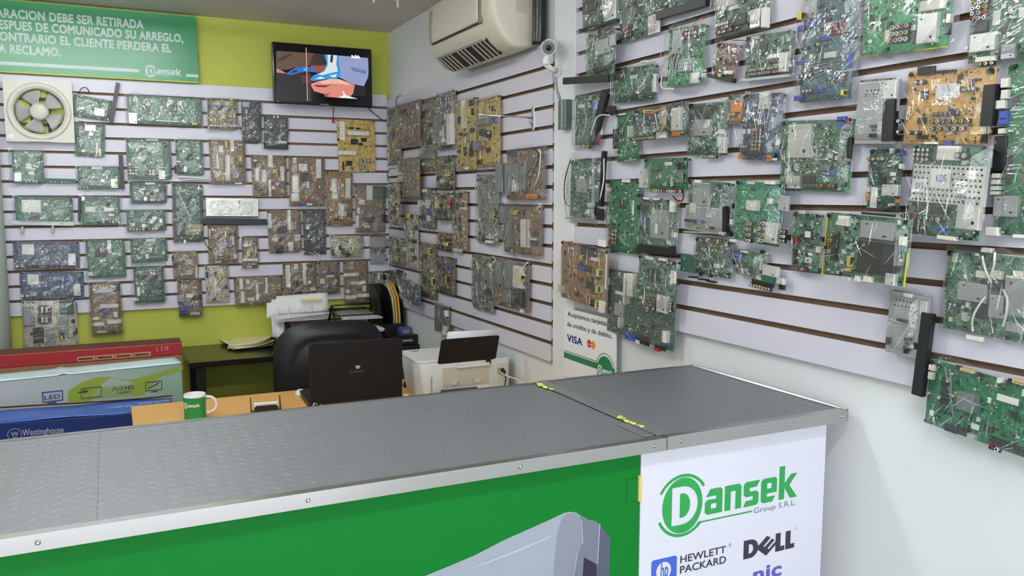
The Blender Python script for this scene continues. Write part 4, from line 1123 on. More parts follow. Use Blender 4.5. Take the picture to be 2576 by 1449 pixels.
# ------------------------------------------------------------------ office chair
CY = 3.80
def cxz(x, y):
    p = ony(x, y, CY); return p.x, p.z
(cl_, _), (cr_, _) = cxz(697, 930), cxz(985, 930)
ctop = cxz(850, 811)[1]
chx = (cl_ + cr_) / 2 + 0.0; hw = (cr_ - cl_) / 2
oc = wthing('office_chair', 'black padded leather office chair at the desk', 'chair', (chx, CY + 0.2, 0))
zb0 = 0.52
def back(u, v, side):
    # rounded slab: u around, v from centre to rim
    t = 2 * math.pi * u
    c, s_ = math.cos(t), math.sin(t)
    e = 2.0 / 3.6
    X = math.copysign(abs(c) ** e, c); Z = math.copysign(abs(s_) ** e, s_)
    cz = (ctop + zb0) / 2; hz = (ctop - zb0) / 2
    x = chx + hw * X * v; z = cz + hz * Z * v
    bulge = 0.055 * (max(0.0, 1 - v ** 5)) ** 0.5
    curve = 0.05 * ((x - chx) / hw) ** 2
    rib = 0.012 * math.exp(-((v - 0.66) / 0.05) ** 2)
    return (x, CY + 0.06 + curve * 1.0 - side * (bulge - rib), z)
mb = MB()
mb.sheet(lambda u, v: back(u, v, 1), 56, 16).sheet(lambda u, v: back(1 - u, v, -1), 56, 16)
mb.build('backrest', M_LEATHER, oc)
MB().sheet(lambda u, v: (chx + (u - 0.5) * 2 * hw * 0.92 , CY + 0.08 + v * 0.46, 0.47 + 0.045 * (1 - (2 * u - 1) ** 6) * (1 - (2 * v - 1) ** 6) ** 0.5), 16, 16).build('seat', M_LEATHER, oc, solid=0.03)
MB().box(chx - 0.04, chx + 0.04, CY + 0.10, CY + 0.13, 0.40, 0.75).build('back_bar', M_BLACK, oc)
MB().box(chx - 0.1, chx + 0.1, CY + 0.11, CY + 0.42, 0.415, 0.445).build('seat_plate', M_BLACK, oc)
MB().cyl((chx, CY + 0.3, 0.1), (chx, CY + 0.3, 0.43), 0.025, n=16).build('gas_column', M_BLACK, oc)
for k in range(5):
    t = 2 * math.pi * k / 5 + 0.3
    e_ = Vector((chx + 0.27 * math.cos(t), CY + 0.3 + 0.27 * math.sin(t), 0.075))
    MB().tube([(chx, CY + 0.3, 0.12), e_], 0.02, 10).build('leg', M_BLACK, oc)
    MB().cyl(e_ + Vector((-0.012, 0, -0.045)), e_ + Vector((0.012, 0, -0.045)), 0.03, n=16).build('caster', M_BLACK, oc)

# ------------------------------------------------------------------ on the black desk
# loose cream papers
pc = onz(628, 868, DZ)
lp = wthing('paper_pile', 'loose pile of cream papers on the black desk', 'paper', (pc.x, pc.y, DZ))
rnd = random.Random(11)
M_CPAP = mat('cream_paper', (226, 220, 170), 0.8, var=0.03)
M_GPAP = mat('grey_paper', (150, 146, 136), 0.8, var=0.05)
for k in range(6):
    an = rnd.uniform(-0.3, 0.3); ox, oy = rnd.uniform(-.02, .02), rnd.uniform(-.02, .02)
    def pf_(u, v):
        x, y = (u - .5) * 0.22, (v - .5) * 0.30
        zc = 0.003 + 0.004 * k + 0.03 * (u ** 3) * (1 - v) * (0.4 + 0.15 * k) + 0.012 * (1 - u) ** 3 * v
        return (pc.x + ox + x * math.cos(an) - y * math.sin(an), pc.y + oy + x * math.sin(an) + y * math.cos(an), DZ + zc)
    MB().sheet(pf_, 8, 8).build('sheet', M_GPAP if k < 2 else M_CPAP, lp, solid=0.0006)
# dot matrix printer with continuous paper
DYm = 4.68
def dm(x, y, yy=DYm):
    p = ony(660 + x / 6.133, 720 + y / 6.133, yy); return p
dp = wthing('matrix_printer', 'dark dot matrix printer with maroon cover on the black desk', 'printer', (dm(600, 700).x, DYm, DZ))
x0_, x1_ = dm(330, 600).x, dm(1040, 600).x
ztopd = dm(600, 545).z
MB().prism([(4.56, DZ), (4.88, DZ), (4.88, ztopd - 0.03), (4.74, ztopd), (4.62, ztopd - 0.02), (4.56, ztopd - 0.08)], x0_, x1_, 'x').build('body', M_BLACK, dp, bevel=0.006)
MB().prism([(4.60, ztopd - 0.03), (4.62, ztopd - 0.012), (4.735, ztopd + 0.006), (4.735, ztopd + 0.001), (4.625, ztopd - 0.018), (4.605, ztopd - 0.035)], x0_ + 0.03, x1_ - 0.01, 'x').build('smoked_cover', mat('maroon_cover', (122, 78, 80), 0.25), dp)
MB().prism([(4.556, DZ + 0.02), (4.562, DZ + 0.02), (4.562, ztopd - 0.085), (4.556, ztopd - 0.09)], x0_ + 0.02, x1_ - 0.02, 'x').build('front_panel', mat('maroon_panel', (74, 52, 54), 0.3), dp)
MB().cyl((x0_ - 0.018, 4.72, ztopd - 0.05), (x0_, 4.72, ztopd - 0.05), 0.018, n=18).build('platen_knob', M_BLACK, dp)
fp = wthing('fanfold_paper', 'tall printed fanfold sheets rising behind the dark printer', 'paper', (dm(600, 400).x, DYm, dm(600, 480).z))
M_FAN_P = mat('fanfold_white', (226, 228, 226), 0.8, var=0.02)
def quad_sheet(name, root, cs, m, curl=0.0, nu=8, nv=8):
    a, b, c, d_ = cs
    def f(u, v):
        p = a.lerp(b, u).lerp(d_.lerp(c, u), v)
        return p + Vector((0, -curl * math.sin(math.pi * v) + 0.006 * math.sin(5 * u), 0))
    return MB().sheet(f, nu, nv).build(name, m, root, solid=0.0006)
for k in range(3):
    o_ = Vector((-0.012 * k, 0.004 * k, -0.006 * k))
    quad_sheet('sheet', fp, [dm(150 - 10 * k, 462, 4.72) + o_, dm(1010, 385, 4.72) + o_, dm(1000, 92, 4.76) + o_, dm(215 - 40 * k, 155 + 35 * k, 4.76) + o_], M_FAN_P, 0.012)
def fpq(name, rgb, x0, y0, x1, y1):
    c_ = [dm(x0, y1, 4.709), dm(x1, y1 - 14, 4.709), dm(x1, y0 - 14, 4.728), dm(x0, y0, 4.728)]
    def f(u, v):
        return c_[0].lerp(c_[1], u).lerp(c_[3].lerp(c_[2], u), v) + Vector((0, -0.012, 0))
    MB().sheet(f, 4, 4).build(name, mat('ink_' + name, rgb, 0.8), fp)
fpq('yellow_rule', (226, 220, 140), 570, 195, 900, 228)
for (a_, b_, c_, d_) in ((220, 330, 240, 450), (385, 325, 405, 440), (570, 345, 580, 420), (620, 310, 635, 420), (695, 290, 760, 400)):
    fpq('print_column', (200, 202, 204), a_, b_, c_, d_)
for k in range(4):
    quad_sheet('folded_sheet', fp, [dm(215 + 8 * k, 560 - 14 * k, 4.60), dm(1000 + 10 * k, 500 - 26 * k, 4.60), dm(1030, 415 - 8 * k, 4.70), dm(160, 470 - 6 * k, 4.70)], M_FAN_P, 0.004)
quad_sheet('hanging_sheet', fp, [dm(160, 790, 4.655), dm(330, 800, 4.655), dm(335, 480, 4.70), dm(140, 465, 4.70)], M_FAN_P, 0.012)
quad_sheet('hanging_sheet', fp, [dm(140, 740, 4.675), dm(300, 760, 4.675), dm(325, 480, 4.715), dm(135, 465, 4.715)], M_FAN_P, 0.02)
# letter tray with papers
tr0, tr1 = dm(1050, 300, 4.72), dm(1760, 245, 4.72)
lt2 = wthing('letter_tray', 'black wire letter tray holding white papers', 'letter tray', ((tr0.x + tr1.x) / 2, 4.7, DZ))
xa, xb = tr0.x, dm(1775, 300, 4.70).x - 0.03
for zz in (dm(1050, 590, 4.66).z, dm(1050, 430, 4.66).z):
    zz = max(zz, DZ + 0.02)
    MB().tube([(xa, 4.56, zz), (xb, 4.56, zz), (xb, 4.86, zz), (xa, 4.86, zz), (xa, 4.56, zz)], 0.004, 8).build('shelf_rim', M_BLACK, lt2)
    for k in range(9):
        xx = xa + (xb - xa) * (k + 1) / 10
        MB().tube([(xx, 4.56, zz), (xx, 4.86, zz)], 0.0018, 6).build('shelf_wire', M_BLACK, lt2)
zt1, zt2 = tr0.z, dm(1120, 370, 4.72).z
for (zz, yy) in ((zt1, 4.72), (zt2, 4.72)):
    MB().tube([(xa + 0.02, yy, zz), (xb, yy, zz)], 0.0042, 8).build('top_rail', M_BLACK, lt2)
for xx in (xa, xb):
    MB().tube([(xx, 4.58, DZ + 0.004), (xx + 0.004, 4.68, zt1 - 0.01), (xx + 0.01, 4.72, zt1), (xx + 0.016, 4.76, zt1 - 0.01), (xx, 4.85, DZ + 0.004)], 0.0055, 8).build('side_hoop', M_BLACK, lt2)
M_PAP2 = mat('cool_white_paper', (224, 226, 230), 0.8, var=0.02)  # cooler, slightly darker white than the other paper
tpz = max(dm(1050, 430, 4.66).z, DZ + 0.02) + 0.006
tp2 = wthing('paper_stack', 'white papers lying on the upper shelf of the letter tray', 'paper', (1.3, 4.7, tpz))
for k in range(4):
    quad_sheet('sheet', tp2, [dm(1250 + 10 * k, 530 - 8 * k, 4.58), dm(1865 - 6 * k, 490 - 7 * k, 4.58), dm(1665 + 5 * k, 392 - 4 * k, 4.80), dm(1120 + 6 * k, 395 - 4 * k, 4.80)], M_PAP2, 0.0)
tp3 = wthing('paper_stack', 'few white papers sticking out of the lower tray shelf', 'paper', (1.42, 4.6, DZ + 0.05))
for k in range(3):
    quad_sheet('sheet', tp3, [dm(1735, 702 - 12 * k, 4.50), dm(1870 + 10 * k, 690 - 18 * k, 4.50), dm(1800, 600, 4.62), dm(1640, 590, 4.62)], M_PAP2, 0.0)
# magazine file with folders
mf = wthing('magazine_file', 'black slotted magazine file at the corner of the desk', 'file holder', (1.45, 4.72, DZ))
mx0, mx1 = dm(1775, 300, 4.70).x, min(dm(2130, 300, 4.75).x, XR - 0.01)
ztf = dm(1800, 0, 4.82).z + 0.012
MB().box(mx0, mx1, 4.62, 4.86, DZ + 0.001, DZ + 0.006).build('base', M_BLACK, mf)
def curved_side(x, name):
    prof_ = [(4.86, DZ + 0.004), (4.86, ztf), (4.80, ztf)] + [(4.80 - 0.18 * math.sin(math.pi / 2 * t / 10), ztf - (ztf - DZ - 0.10) * (1 - math.cos(math.pi / 2 * t / 10)) ) for t in range(1, 11)] + [(4.62, DZ + 0.004)]
    MB().prism(prof_, x - 0.0015, x + 0.0015, 'x').build(name, M_BLACK, mf)
for xx in (mx0, mx0 + (mx1 - mx0) * 0.5, mx1):
    curved_side(xx, 'side')
MB().box(mx0, mx1, 4.857, 4.861, DZ + 0.004, ztf).build('back', M_BLACK, mf)
MB().box(mx0, mx1, 4.619, 4.623, DZ + 0.004, DZ + 0.10).build('front', M_BLACK, mf)
for (fx_, rgb, nm, lab, dz_) in ((0.60, (226, 214, 172), 'manila_folder', 'cream folder in the magazine file', 0.0), (0.72, (222, 186, 120), 'manila_folder', 'tan folder behind the cream one in the magazine file', 0.004), (0.86, (224, 184, 40), 'yellow_folder', 'bright yellow folder in the magazine file', 0.012)):
    xx = mx0 + (mx1 - mx0) * fx_
    fo = wthing(nm, lab, 'folder', (xx, 4.7, DZ + 0.006))
    prof_ = [(4.855, DZ + 0.007), (4.85, ztf + dz_), (4.76, ztf + dz_ - 0.005), (4.67, ztf - 0.06), (4.64, DZ + 0.14), (4.635, DZ + 0.007)]
    MB().prism(prof_, xx - 0.003, xx + 0.003, 'x').build('cover', mat('folder_%d' % rgb[2], rgb, 0.7), fo)
    MB().prism([(a_ + 0.006 if a_ < 4.7 else a_ - 0.004, b_ - 0.006 if b_ > 1 else b_ + 0.002) for a_, b_ in prof_], xx + 0.0031, xx + 0.006, 'x').build('papers', M_PAPER, fo)
# blue tape dispenser and black case
q = dm(2190, 790, 4.58)
bx0, bx1 = dm(2095, 700, 4.58).x, min(dm(2290, 700, 4.58).x, XW - 0.06)
bt = wthing('blue_dispenser', 'small blue and grey plastic dispenser beside the magazine file', 'dispenser', ((bx0 + bx1) / 2, 4.56, DZ))
bzt = dm(2190, 620, 4.58).z
M_BLUEP = mat('blue_grey_plastic', (70, 84, 140), 0.3)
MB().prism(rrect(bx0, DZ + 0.001, bx0 + 0.075, bzt, 0.012), 4.55, 4.60, 'y').build('body', M_BLUEP, bt, bevel=0.004)
MB().prism(rrect(bx0 + 0.016, DZ + 0.05, bx0 + 0.058, bzt - 0.014, 0.008), 4.547, 4.551, 'y').build('window', mat('grey_window', (130, 140, 170), 0.2), bt)
cz_ = wthing('black_case', 'low black case on the desk corner by the side wall', 'case', (1.5, 4.48, DZ))
MB().box(1.40, XW - 0.006, 4.45, 4.53, DZ, DZ + 0.045).build('body', M_BLACK, cz_, bevel=0.005)
MB().box(1.40, XW - 0.006, 4.449, 4.531, DZ + 0.045, DZ + 0.056).build('lid', M_BLACKG, cz_, bevel=0.004)
MB().box(1.43, 1.53, 4.447, 4.45, DZ + 0.02, DZ + 0.03).build('label_strip', M_GREY, cz_)

# ------------------------------------------------------------------ ceiling: lamp fixtures and a short stub
for i, (x, y, l, w_, p) in enumerate(LAMPS):
    lf = wthing('ceiling_lamp', ['white fluorescent fitting on the ceiling over the counter', 'unseen fluorescent fitting added on the ceiling near the back wall', 'white fluorescent fitting on the ceiling above the customer side'][i], 'lamp', (x, y, CEIL), 'fluorescent ceiling fittings')
    MB().box(x - l / 2, x + l / 2, y - w_ / 2, y + w_ / 2, CEIL - 0.022, CEIL).build('housing', M_WPLAS, lf, bevel=0.004)
    for sy in (-1, 1):
        r_ = 0.013
        glow = mat('tube_glow_%d' % i, (246, 249, 253), 0.3, var=0.0, emit=p / (2 * 2 * math.pi * r_ * (l - 0.04) * math.pi))
        MB().tube([(x - l / 2 + 0.02, y + sy * w_ * 0.28, CEIL - 0.062), (x + l / 2 - 0.02, y + sy * w_ * 0.28, CEIL - 0.062)], r_, 12).build('tube', glow, lf)
    for sx in (-1, 1):
        MB().box(x + sx * l / 2 - 0.02 if sx < 0 else x + l / 2 - 0.02, x + sx * l / 2 + 0.02 if sx < 0 else x + l / 2, y - w_ / 2, y + w_ / 2, CEIL - 0.078, CEIL - 0.022).build('end_cap', M_WPLAS, lf)
for (a_, b_, nm) in (((1000, 0), (1001, 19), 'nearer'), ((940, -4), (941, 3), 'farther')):
    q = onz(a_[0], a_[1], CEIL)
    cs = wthing('ceiling_stub', 'short white wire stub hanging from the ceiling, %s' % ('beside the air conditioner' if nm == 'nearer' else 'above the television'), 'hook', (q.x, q.y, CEIL))
    e_ = ony(b_[0], b_[1], q.y)
    MB().tube([(q.x, q.y, CEIL), (q.x + 0.001, q.y, CEIL - 0.02), (e_.x, q.y, e_.z)], 0.0055, 8).build('wire', M_WPLAS, cs)
    MB().cyl((q.x, q.y, CEIL - 0.004), (q.x, q.y, CEIL), 0.012, n=14).build('rose', M_WPLAS, cs)

# ------------------------------------------------------------------ circuit boards hanging on the slat panels
def pcb_mat(name, rgb, spot=1.0):
    m = bpy.data.materials.new('circuit_board_' + name); m.use_nodes = True
    nt = m.node_tree; N = nt.nodes; L = nt.links
    b = N['Principled BSDF']; b.inputs['Roughness'].default_value = 0.42
    tc = N.new('ShaderNodeTexCoord'); oi = N.new('ShaderNodeObjectInfo')
    add = N.new('ShaderNodeVectorMath'); add.operation = 'ADD'
    sc = N.new('ShaderNodeVectorMath'); sc.operation = 'SCALE'; sc.inputs['Scale'].default_value = 7.0
    cmb = N.new('ShaderNodeCombineXYZ')
    L.new(oi.outputs['Random'], cmb.inputs[0]); L.new(oi.outputs['Random'], cmb.inputs[1])
    L.new(cmb.outputs[0], sc.inputs[0]); L.new(tc.outputs['Object'], add.inputs[0]); L.new(sc.outputs[0], add.inputs[1])
    V = add.outputs[0]
    c = lin(rgb)
    def voro(scale, metric):
        v = N.new('ShaderNodeTexVoronoi'); v.distance = metric; v.inputs['Scale'].default_value = scale
        v.voronoi_dimensions = '2D'
        L.new(V, v.inputs['Vector']); sp = N.new('ShaderNodeSeparateColor'); L.new(v.outputs['Color'], sp.inputs[0])
        return v.outputs['Distance'], sp.outputs[0]
    def math_(op, a, bb):
        n = N.new('ShaderNodeMath'); n.operation = op
        for i, q in enumerate((a, bb)):
            if isinstance(q, (int, float)):
                n.inputs[i].default_value = q
            else:
                L.new(q, n.inputs[i])
        return n.outputs[0]
    def mixc(fac, a, col):
        n = N.new('ShaderNodeMix'); n.data_type = 'RGBA'
        L.new(fac, n.inputs['Factor'])
        if isinstance(a, tuple):
            n.inputs['A'].default_value = a
        else:
            L.new(a, n.inputs['A'])
        n.inputs['B'].default_value = col
        return n.outputs['Result']
    no = N.new('ShaderNodeTexNoise'); no.inputs['Scale'].default_value = 22; L.new(V, no.inputs['Vector'])
    col = mixc(no.outputs['Fac'], tuple(v * 0.72 for v in c[:3]) + (1,), tuple(min(1, v * 1.3) for v in c[:3]) + (1,))
    d, r = voro(70, 'CHEBYCHEV')
    col = mixc(math_('MULTIPLY', math_('GREATER_THAN', r, 0.62), 0.45), col, tuple(v * 0.45 for v in c[:3]) + (1,))
    d, r = voro(105, 'CHEBYCHEV')
    col = mixc(math_('MULTIPLY', math_('GREATER_THAN', r, 0.7), 0.35), col, tuple(min(1, v * 1.55 + 0.03) for v in c[:3]) + (1,))
    d, r = voro(150, 'CHEBYCHEV')
    col = mixc(math_('MULTIPLY', math_('GREATER_THAN', r, 0.88), math_('LESS_THAN', d, 0.30)), col, (0.012, 0.013, 0.014, 1))
    d, r = voro(120, 'CHEBYCHEV')
    ringf = math_('MULTIPLY', math_('GREATER_THAN', d, 0.34), math_('LESS_THAN', d, 0.39))
    col = mixc(math_('MULTIPLY', math_('MULTIPLY', math_('GREATER_THAN', r, 0.8), ringf), 0.6), col, (0.62, 0.66, 0.62, 1))
    d, r = voro(200, 'EUCLIDEAN')
    col = mixc(math_('MULTIPLY', math_('MULTIPLY', math_('GREATER_THAN', r, 1 - 0.22 * spot), math_('LESS_THAN', d, 0.24)), 0.85), col, (0.66, 0.67, 0.64, 1))
    L.new(col, b.inputs['Base Color'])
    return m
PCB = {k: pcb_mat(n, c, s_) for k, (n, c, s_) in {
    'g': ('green', (64, 113, 84), 0.5), 'dg': ('dark_green', (34, 84, 64), 0.5), 'bg': ('bright_green', (12, 108, 66), 0.25), 'tg': ('teal_green', (14, 124, 92), 0.15),
    'lg': ('light_green', (58, 146, 90), 0.25), 'ol': ('olive', (122, 112, 78), 0.5), 'br': ('brown', (122, 97, 64), 0.35), 'ob': ('orange_brown', (144, 106, 62), 0.25),
    'tn': ('tan', (186, 160, 86), 0.3), 'yo': ('amber', (208, 160, 78), 0.15), 'cr': ('cream', (190, 184, 162), 0.5), 'bu': ('blue', (58, 78, 106), 0.6),
    'tb': ('teal_blue', (56, 98, 104), 0.5), 'dk': ('charcoal', (36, 42, 46), 0.5), 'gy': ('grey', (120, 122, 110), 0.8), 'rd': ('reddish_brown', (120, 86, 66), 0.6)}.items()}
def film_mat(name, haze, k, base):
    m = bpy.data.materials.new(name); m.use_nodes = True
    nt = m.node_tree; N = nt.nodes; L = nt.links
    N.remove(N['Principled BSDF'])
    out = N['Material Output']
    tr = N.new('ShaderNodeBsdfTransparent'); tr.inputs[0].default_value = (0.965, 0.97, 0.965, 1)
    gl = N.new('ShaderNodeBsdfGlossy'); gl.inputs['Roughness'].default_value = 0.055; gl.inputs[0].default_value = (1, 1, 1, 1)
    df = N.new('ShaderNodeBsdfDiffuse'); df.inputs[0].default_value = (0.86, 0.88, 0.87, 1)
    lw = N.new('ShaderNodeLayerWeight'); lw.inputs['Blend'].default_value = 0.16
    tc = N.new('ShaderNodeTexCoord'); oi = N.new('ShaderNodeObjectInfo')
    vr = N.new('ShaderNodeVectorRotate'); vr.rotation_type = 'Z_AXIS'
    an = N.new('ShaderNodeMath'); an.operation = 'MULTIPLY'; an.inputs[1].default_value = 3.1
    L.new(oi.outputs['Random'], an.inputs[0]); L.new(an.outputs[0], vr.inputs['Angle'])
    L.new(tc.outputs['Object'], vr.inputs['Vector'])
    mp = N.new('ShaderNodeMapping'); mp.inputs['Scale'].default_value = (1.0, 0.16, 1.0)
    no = N.new('ShaderNodeTexNoise'); no.inputs['Scale'].default_value = 95; no.inputs['Detail'].default_value = 2
    L.new(vr.outputs[0], mp.inputs[0]); L.new(mp.outputs[0], no.inputs['Vector'])
    bp_ = N.new('ShaderNodeBump'); bp_.inputs['Strength'].default_value = 0.8; bp_.inputs['Distance'].default_value = 0.004
    L.new(no.outputs['Fac'], bp_.inputs['Height'])
    L.new(bp_.outputs[0], gl.inputs['Normal']); L.new(bp_.outputs[0], lw.inputs['Normal'])
    m1 = N.new('ShaderNodeMixShader'); m1.inputs[0].default_value = haze
    L.new(tr.outputs[0], m1.inputs[1]); L.new(df.outputs[0], m1.inputs[2])
    ma = N.new('ShaderNodeMath'); ma.operation = 'MULTIPLY_ADD'; ma.inputs[1].default_value = k; ma.inputs[2].default_value = base
    L.new(lw.outputs['Fresnel'], ma.inputs[0])
    m2 = N.new('ShaderNodeMixShader'); L.new(ma.outputs[0], m2.inputs[0])
    L.new(m1.outputs[0], m2.inputs[1]); L.new(gl.outputs[0], m2.inputs[2])
    L.new(m2.outputs[0], out.inputs['Surface'])
    return m
M_FILM = film_mat('clear_film', 0.028, 0.5, 0.045)
M_FILM2 = film_mat('clear_bag_film', 0.06, 0.6, 0.06)
M_FILM3 = film_mat('milky_film', 0.07, 0.6, 0.055)
M_FOLD = film_mat('folded_film', 0.26, 0.9, 0.10)
# ---- shared component shapes, unit footprint, standing on z = 0
CM = {'k': mat('chip_black', (30, 31, 33), 0.4), 'c': mat('connector_white', (214, 212, 200), 0.45, var=0.03), 'y': mat('tape_yellow', (196, 186, 78), 0.5),
      's': mat('tin_can', (206, 207, 202), 0.3, 0.4, var=0.08), 'h': mat('painted_sink', (216, 214, 204), 0.4, 0.1, var=0.03), 'a': mat('grey_sink', (138, 144, 144), 0.38, 0.5, var=0.06),
      'p': mat('label_paper', (226, 226, 220), 0.7, var=0.02), 'b': mat('part_blue', (56, 84, 170), 0.4), 'e': mat('part_red', (176, 40, 48), 0.45), 'n': mat('part_orange', (222, 130, 40), 0.45),
      'w': mat('relay_cream', (182, 166, 120), 0.5), 'g': PCB['dg'], 'm': mat('shield_steel', (166, 169, 170), 0.34, 0.3, var=0.08), 'copper': mat('copper_wire', (150, 96, 68), 0.4, 0.3),
      'dark': mat('hole_dark', (14, 14, 15), 0.8), 'ink': mat('pen_blue', (66, 82, 190), 0.6), 'redink': mat('pen_red', (196, 50, 54), 0.6), 'ring': mat('jack_ring', (206, 204, 196), 0.25, 0.8),
      'capbrown': mat('capacitor_sleeve', (44, 42, 50), 0.4), 'captop': mat('capacitor_top', (200, 200, 198), 0.3, 0.6), 'lime': mat('edge_yellow', (190, 196, 56), 0.5)}
SH = {}
def frustum(mb, x0, x1, y0, y1, z0, z1, ins, m=0):
    mb.add([(x0, y0, z0), (x1, y0, z0), (x1, y1, z0), (x0, y1, z0), (x0 + ins, y0 + ins, z1), (x1 - ins, y0 + ins, z1), (x1 - ins, y1 - ins, z1), (x0 + ins, y1 - ins, z1)],
           [(3, 2, 1, 0), (4, 5, 6, 7), (0, 1, 5, 4), (1, 2, 6, 5), (2, 3, 7, 6), (3, 0, 4, 7)], m)
def shape(kind):
    if kind in SH:
        return SH[kind]
    mb = MB(); mats = None
    if kind == 'k':
        frustum(mb, -.5, .5, -.5, .5, 0, .7, 0.0); frustum(mb, -.5, .5, -.5, .5, .7, 1, .05)
        mb.add([(-.38, .28, 1.005), (-.30, .28, 1.005), (-.30, .36, 1.005), (-.38, .36, 1.005)], [(0, 1, 2, 3)], 1)
        mats = [CM['k'], CM['a']]
    elif kind in ('c', 'w', 'b', 'e', 'n'):
        frustum(mb, -.5, .5, -.5, .5, 0, .85, 0.0); frustum(mb, -.5, .5, -.5, .5, .85, 1, .06)
        mb.add([(-.36, -.12, 1.003), (.36, -.12, 1.003), (.36, .0, 1.003), (-.36, .0, 1.003)], [(0, 1, 2, 3)], 1)
        mats = [CM[kind], {'c': CM['h'], 'w': CM['k'], 'b': CM['k'], 'e': CM['k'], 'n': CM['k']}[kind]]
    elif kind == 'y':
        mb.box(-.5, .5, -.34, .34, 0, .7, 1); frustum(mb, -.38, .38, -.5, .5, .05, 1, .04, 0)
        mats = [CM['y'], CM['k']]
    elif kind in ('s', 'm'):
        frustum(mb, -.5, .5, -.5, .5, 0, .92, 0.0); frustum(mb, -.5, .5, -.5, .5, .92, 1, .03)
        mb.add([(.25 + .07 * math.cos(t * .7854), -.3 + .06 * math.sin(t * .7854), 1.004) for t in range(8)], [tuple(range(8))], 1)
        mb.add([(-.3 + .05 * math.cos(t * .7854), .32 + .04 * math.sin(t * .7854), 1.004) for t in range(8)], [tuple(range(8))], 1)
        mats = [CM[kind], CM['k']]
    elif kind in ('h', 'a'):
        frustum(mb, -.5, .5, -.5, .5, 0, .95, 0.0); frustum(mb, -.5, .5, -.5, .5, .95, 1, .03)
        mb.add([(.0 + .09 * math.cos(t * .7854), .3 + .05 * math.sin(t * .7854), 1.004) for t in range(8)], [tuple(range(8))], 1)
        mb.add([(.0 + .09 * math.cos(t * .7854), -.3 + .05 * math.sin(t * .7854), 1.004) for t in range(8)], [tuple(range(8))], 1)
        mats = [CM[kind], CM['m']]
    elif kind == 'q':
        mb.box(-.5, .5, -.5, .5, 0, .4)
        for i in range(6):
            yy = -.5 + (i + .15) / 6
            mb.box(-.5, .5, yy, yy + .1, .4, 1)
        mats = [CM['k']]
    elif kind in ('p', 'l', 'x'):
        mb.sheet(lambda u, v: (u - .5, v - .5, 0.55 + .45 * math.sin(3.1 * u)), 4, 2)
        mats = [CM['p'], CM['ink'] if kind == 'l' else CM['redink']]
        if kind in ('l', 'x'):
            rr = random.Random(4)
            for j in range(5):
                y0 = -.36 + .16 * j; xx = rr.uniform(-.3, -.1)
                mb.add([(xx, y0, 1.3), (xx + .12, y0 + .1, 1.3), (xx + .16, y0 + .1, 1.3), (xx + .04, y0, 1.3)], [(0, 1, 2, 3)], 1)
                mb.add([(xx + .2, y0 + .1, 1.3), (xx + .34, y0 + .02, 1.3), (xx + .38, y0 + .05, 1.3), (xx + .24, y0 + .13, 1.3)], [(0, 1, 2, 3)], 1)
    elif kind == 'g':
        mb.box(-.5, .5, -.5, .5, .6, 1)
        for sx in (-.4, .4):
            for sy in (-.4, .4):
                mb.box(sx - .03, sx + .03, sy - .03, sy + .03, 0, .6)
        mats = [CM['g']]
    elif kind == 't':
        mb.lathe([(.24 + .2 * math.cos(a * math.pi / 4), .5 + .5 * math.sin(a * math.pi / 4)) for a in range(8)], 16, closed=True)
        mats = [CM['copper']]
    elif kind == 'z':
        mb.cyl((0, 0, 0), (0, 0, .95), .46, n=12, m=0).cyl((0, 0, .95), (0, 0, 1.0), .40, .36, n=12, m=1)
        mats = [CM['capbrown'], CM['captop']]
    elif kind == 'zb':
        mb.cyl((0, 0, 0), (0, 0, .95), .46, n=12, m=0).cyl((0, 0, .95), (0, 0, 1.0), .40, .36, n=12, m=1)
        mats = [CM['b'], CM['captop']]
    elif kind[0] == 'r':       # phono jack
        frustum(mb, -.5, .5, -.5, .5, 0, .55, 0.0, 0)
        mb.cyl((0, 0, .55), (0, 0, 1), .40, n=10, m=1)
        mb.add([(.24 * math.cos(i * math.pi / 5), .24 * math.sin(i * math.pi / 5), 1.004) for i in range(10)], [tuple(range(10))], 2)
        mats = [CM['k'], {'r': CM['ring'], 'rr': CM['e'], 'ry': CM['y'], 'rw': CM['c']}[kind], CM['dark']]
    SH[kind] = mb.mesh({'k': 'chip', 'c': 'connector', 'y': 'transformer', 's': 'tuner_can', 'm': 'shield_plate', 'h': 'heat_sink', 'a': 'heat_sink', 'q': 'finned_heat_sink', 'p': 'paper_label', 'l': 'paper_label', 'x': 'paper_label', 'g': 'daughter_board', 't': 'coil', 'z': 'capacitor', 'zb': 'capacitor', 'w': 'relay', 'b': 'blue_part', 'e': 'red_part', 'n': 'orange_part'}.get(kind, 'jack'), mats)
    return SH[kind]
HT = {'k': .006, 'c': .010, 'w': .012, 'b': .010, 'e': .008, 'n': .003, 'y': .018, 's': .011, 'm': .009, 'h': .018, 'a': .018, 'q': .016, 'p': .0008, 'l': .0008, 'x': .0008, 'g': .010, 't': .008, 'z': .014, 'zb': .013}
ZOOM = {'A': (0, 180, 4.025), 'B': (0, 520, 4.025), 'C': (480, 220, 4.025), 'D': (480, 500, 4.025), 'E': (950, 180, 4.0255), 'F': (950, 520, 4.0255),
        'G': (1400, 0, 3.45), 'H': (1980, 0, 3.45), 'I': (1400, 380, 3.45), 'J': (1980, 380, 3.45), 'K': (1380, 740, 5.175), 'L': (2100, 700, 3.149)}
PLACED = []
GROUPS = {'B': 'circuit boards on the back wall panel', 'E': 'circuit boards on the corner panel', 'R': 'circuit boards on the side wall panel'}
QUEUE = []
def board(*a, **k):
    QUEUE.append((a, k))
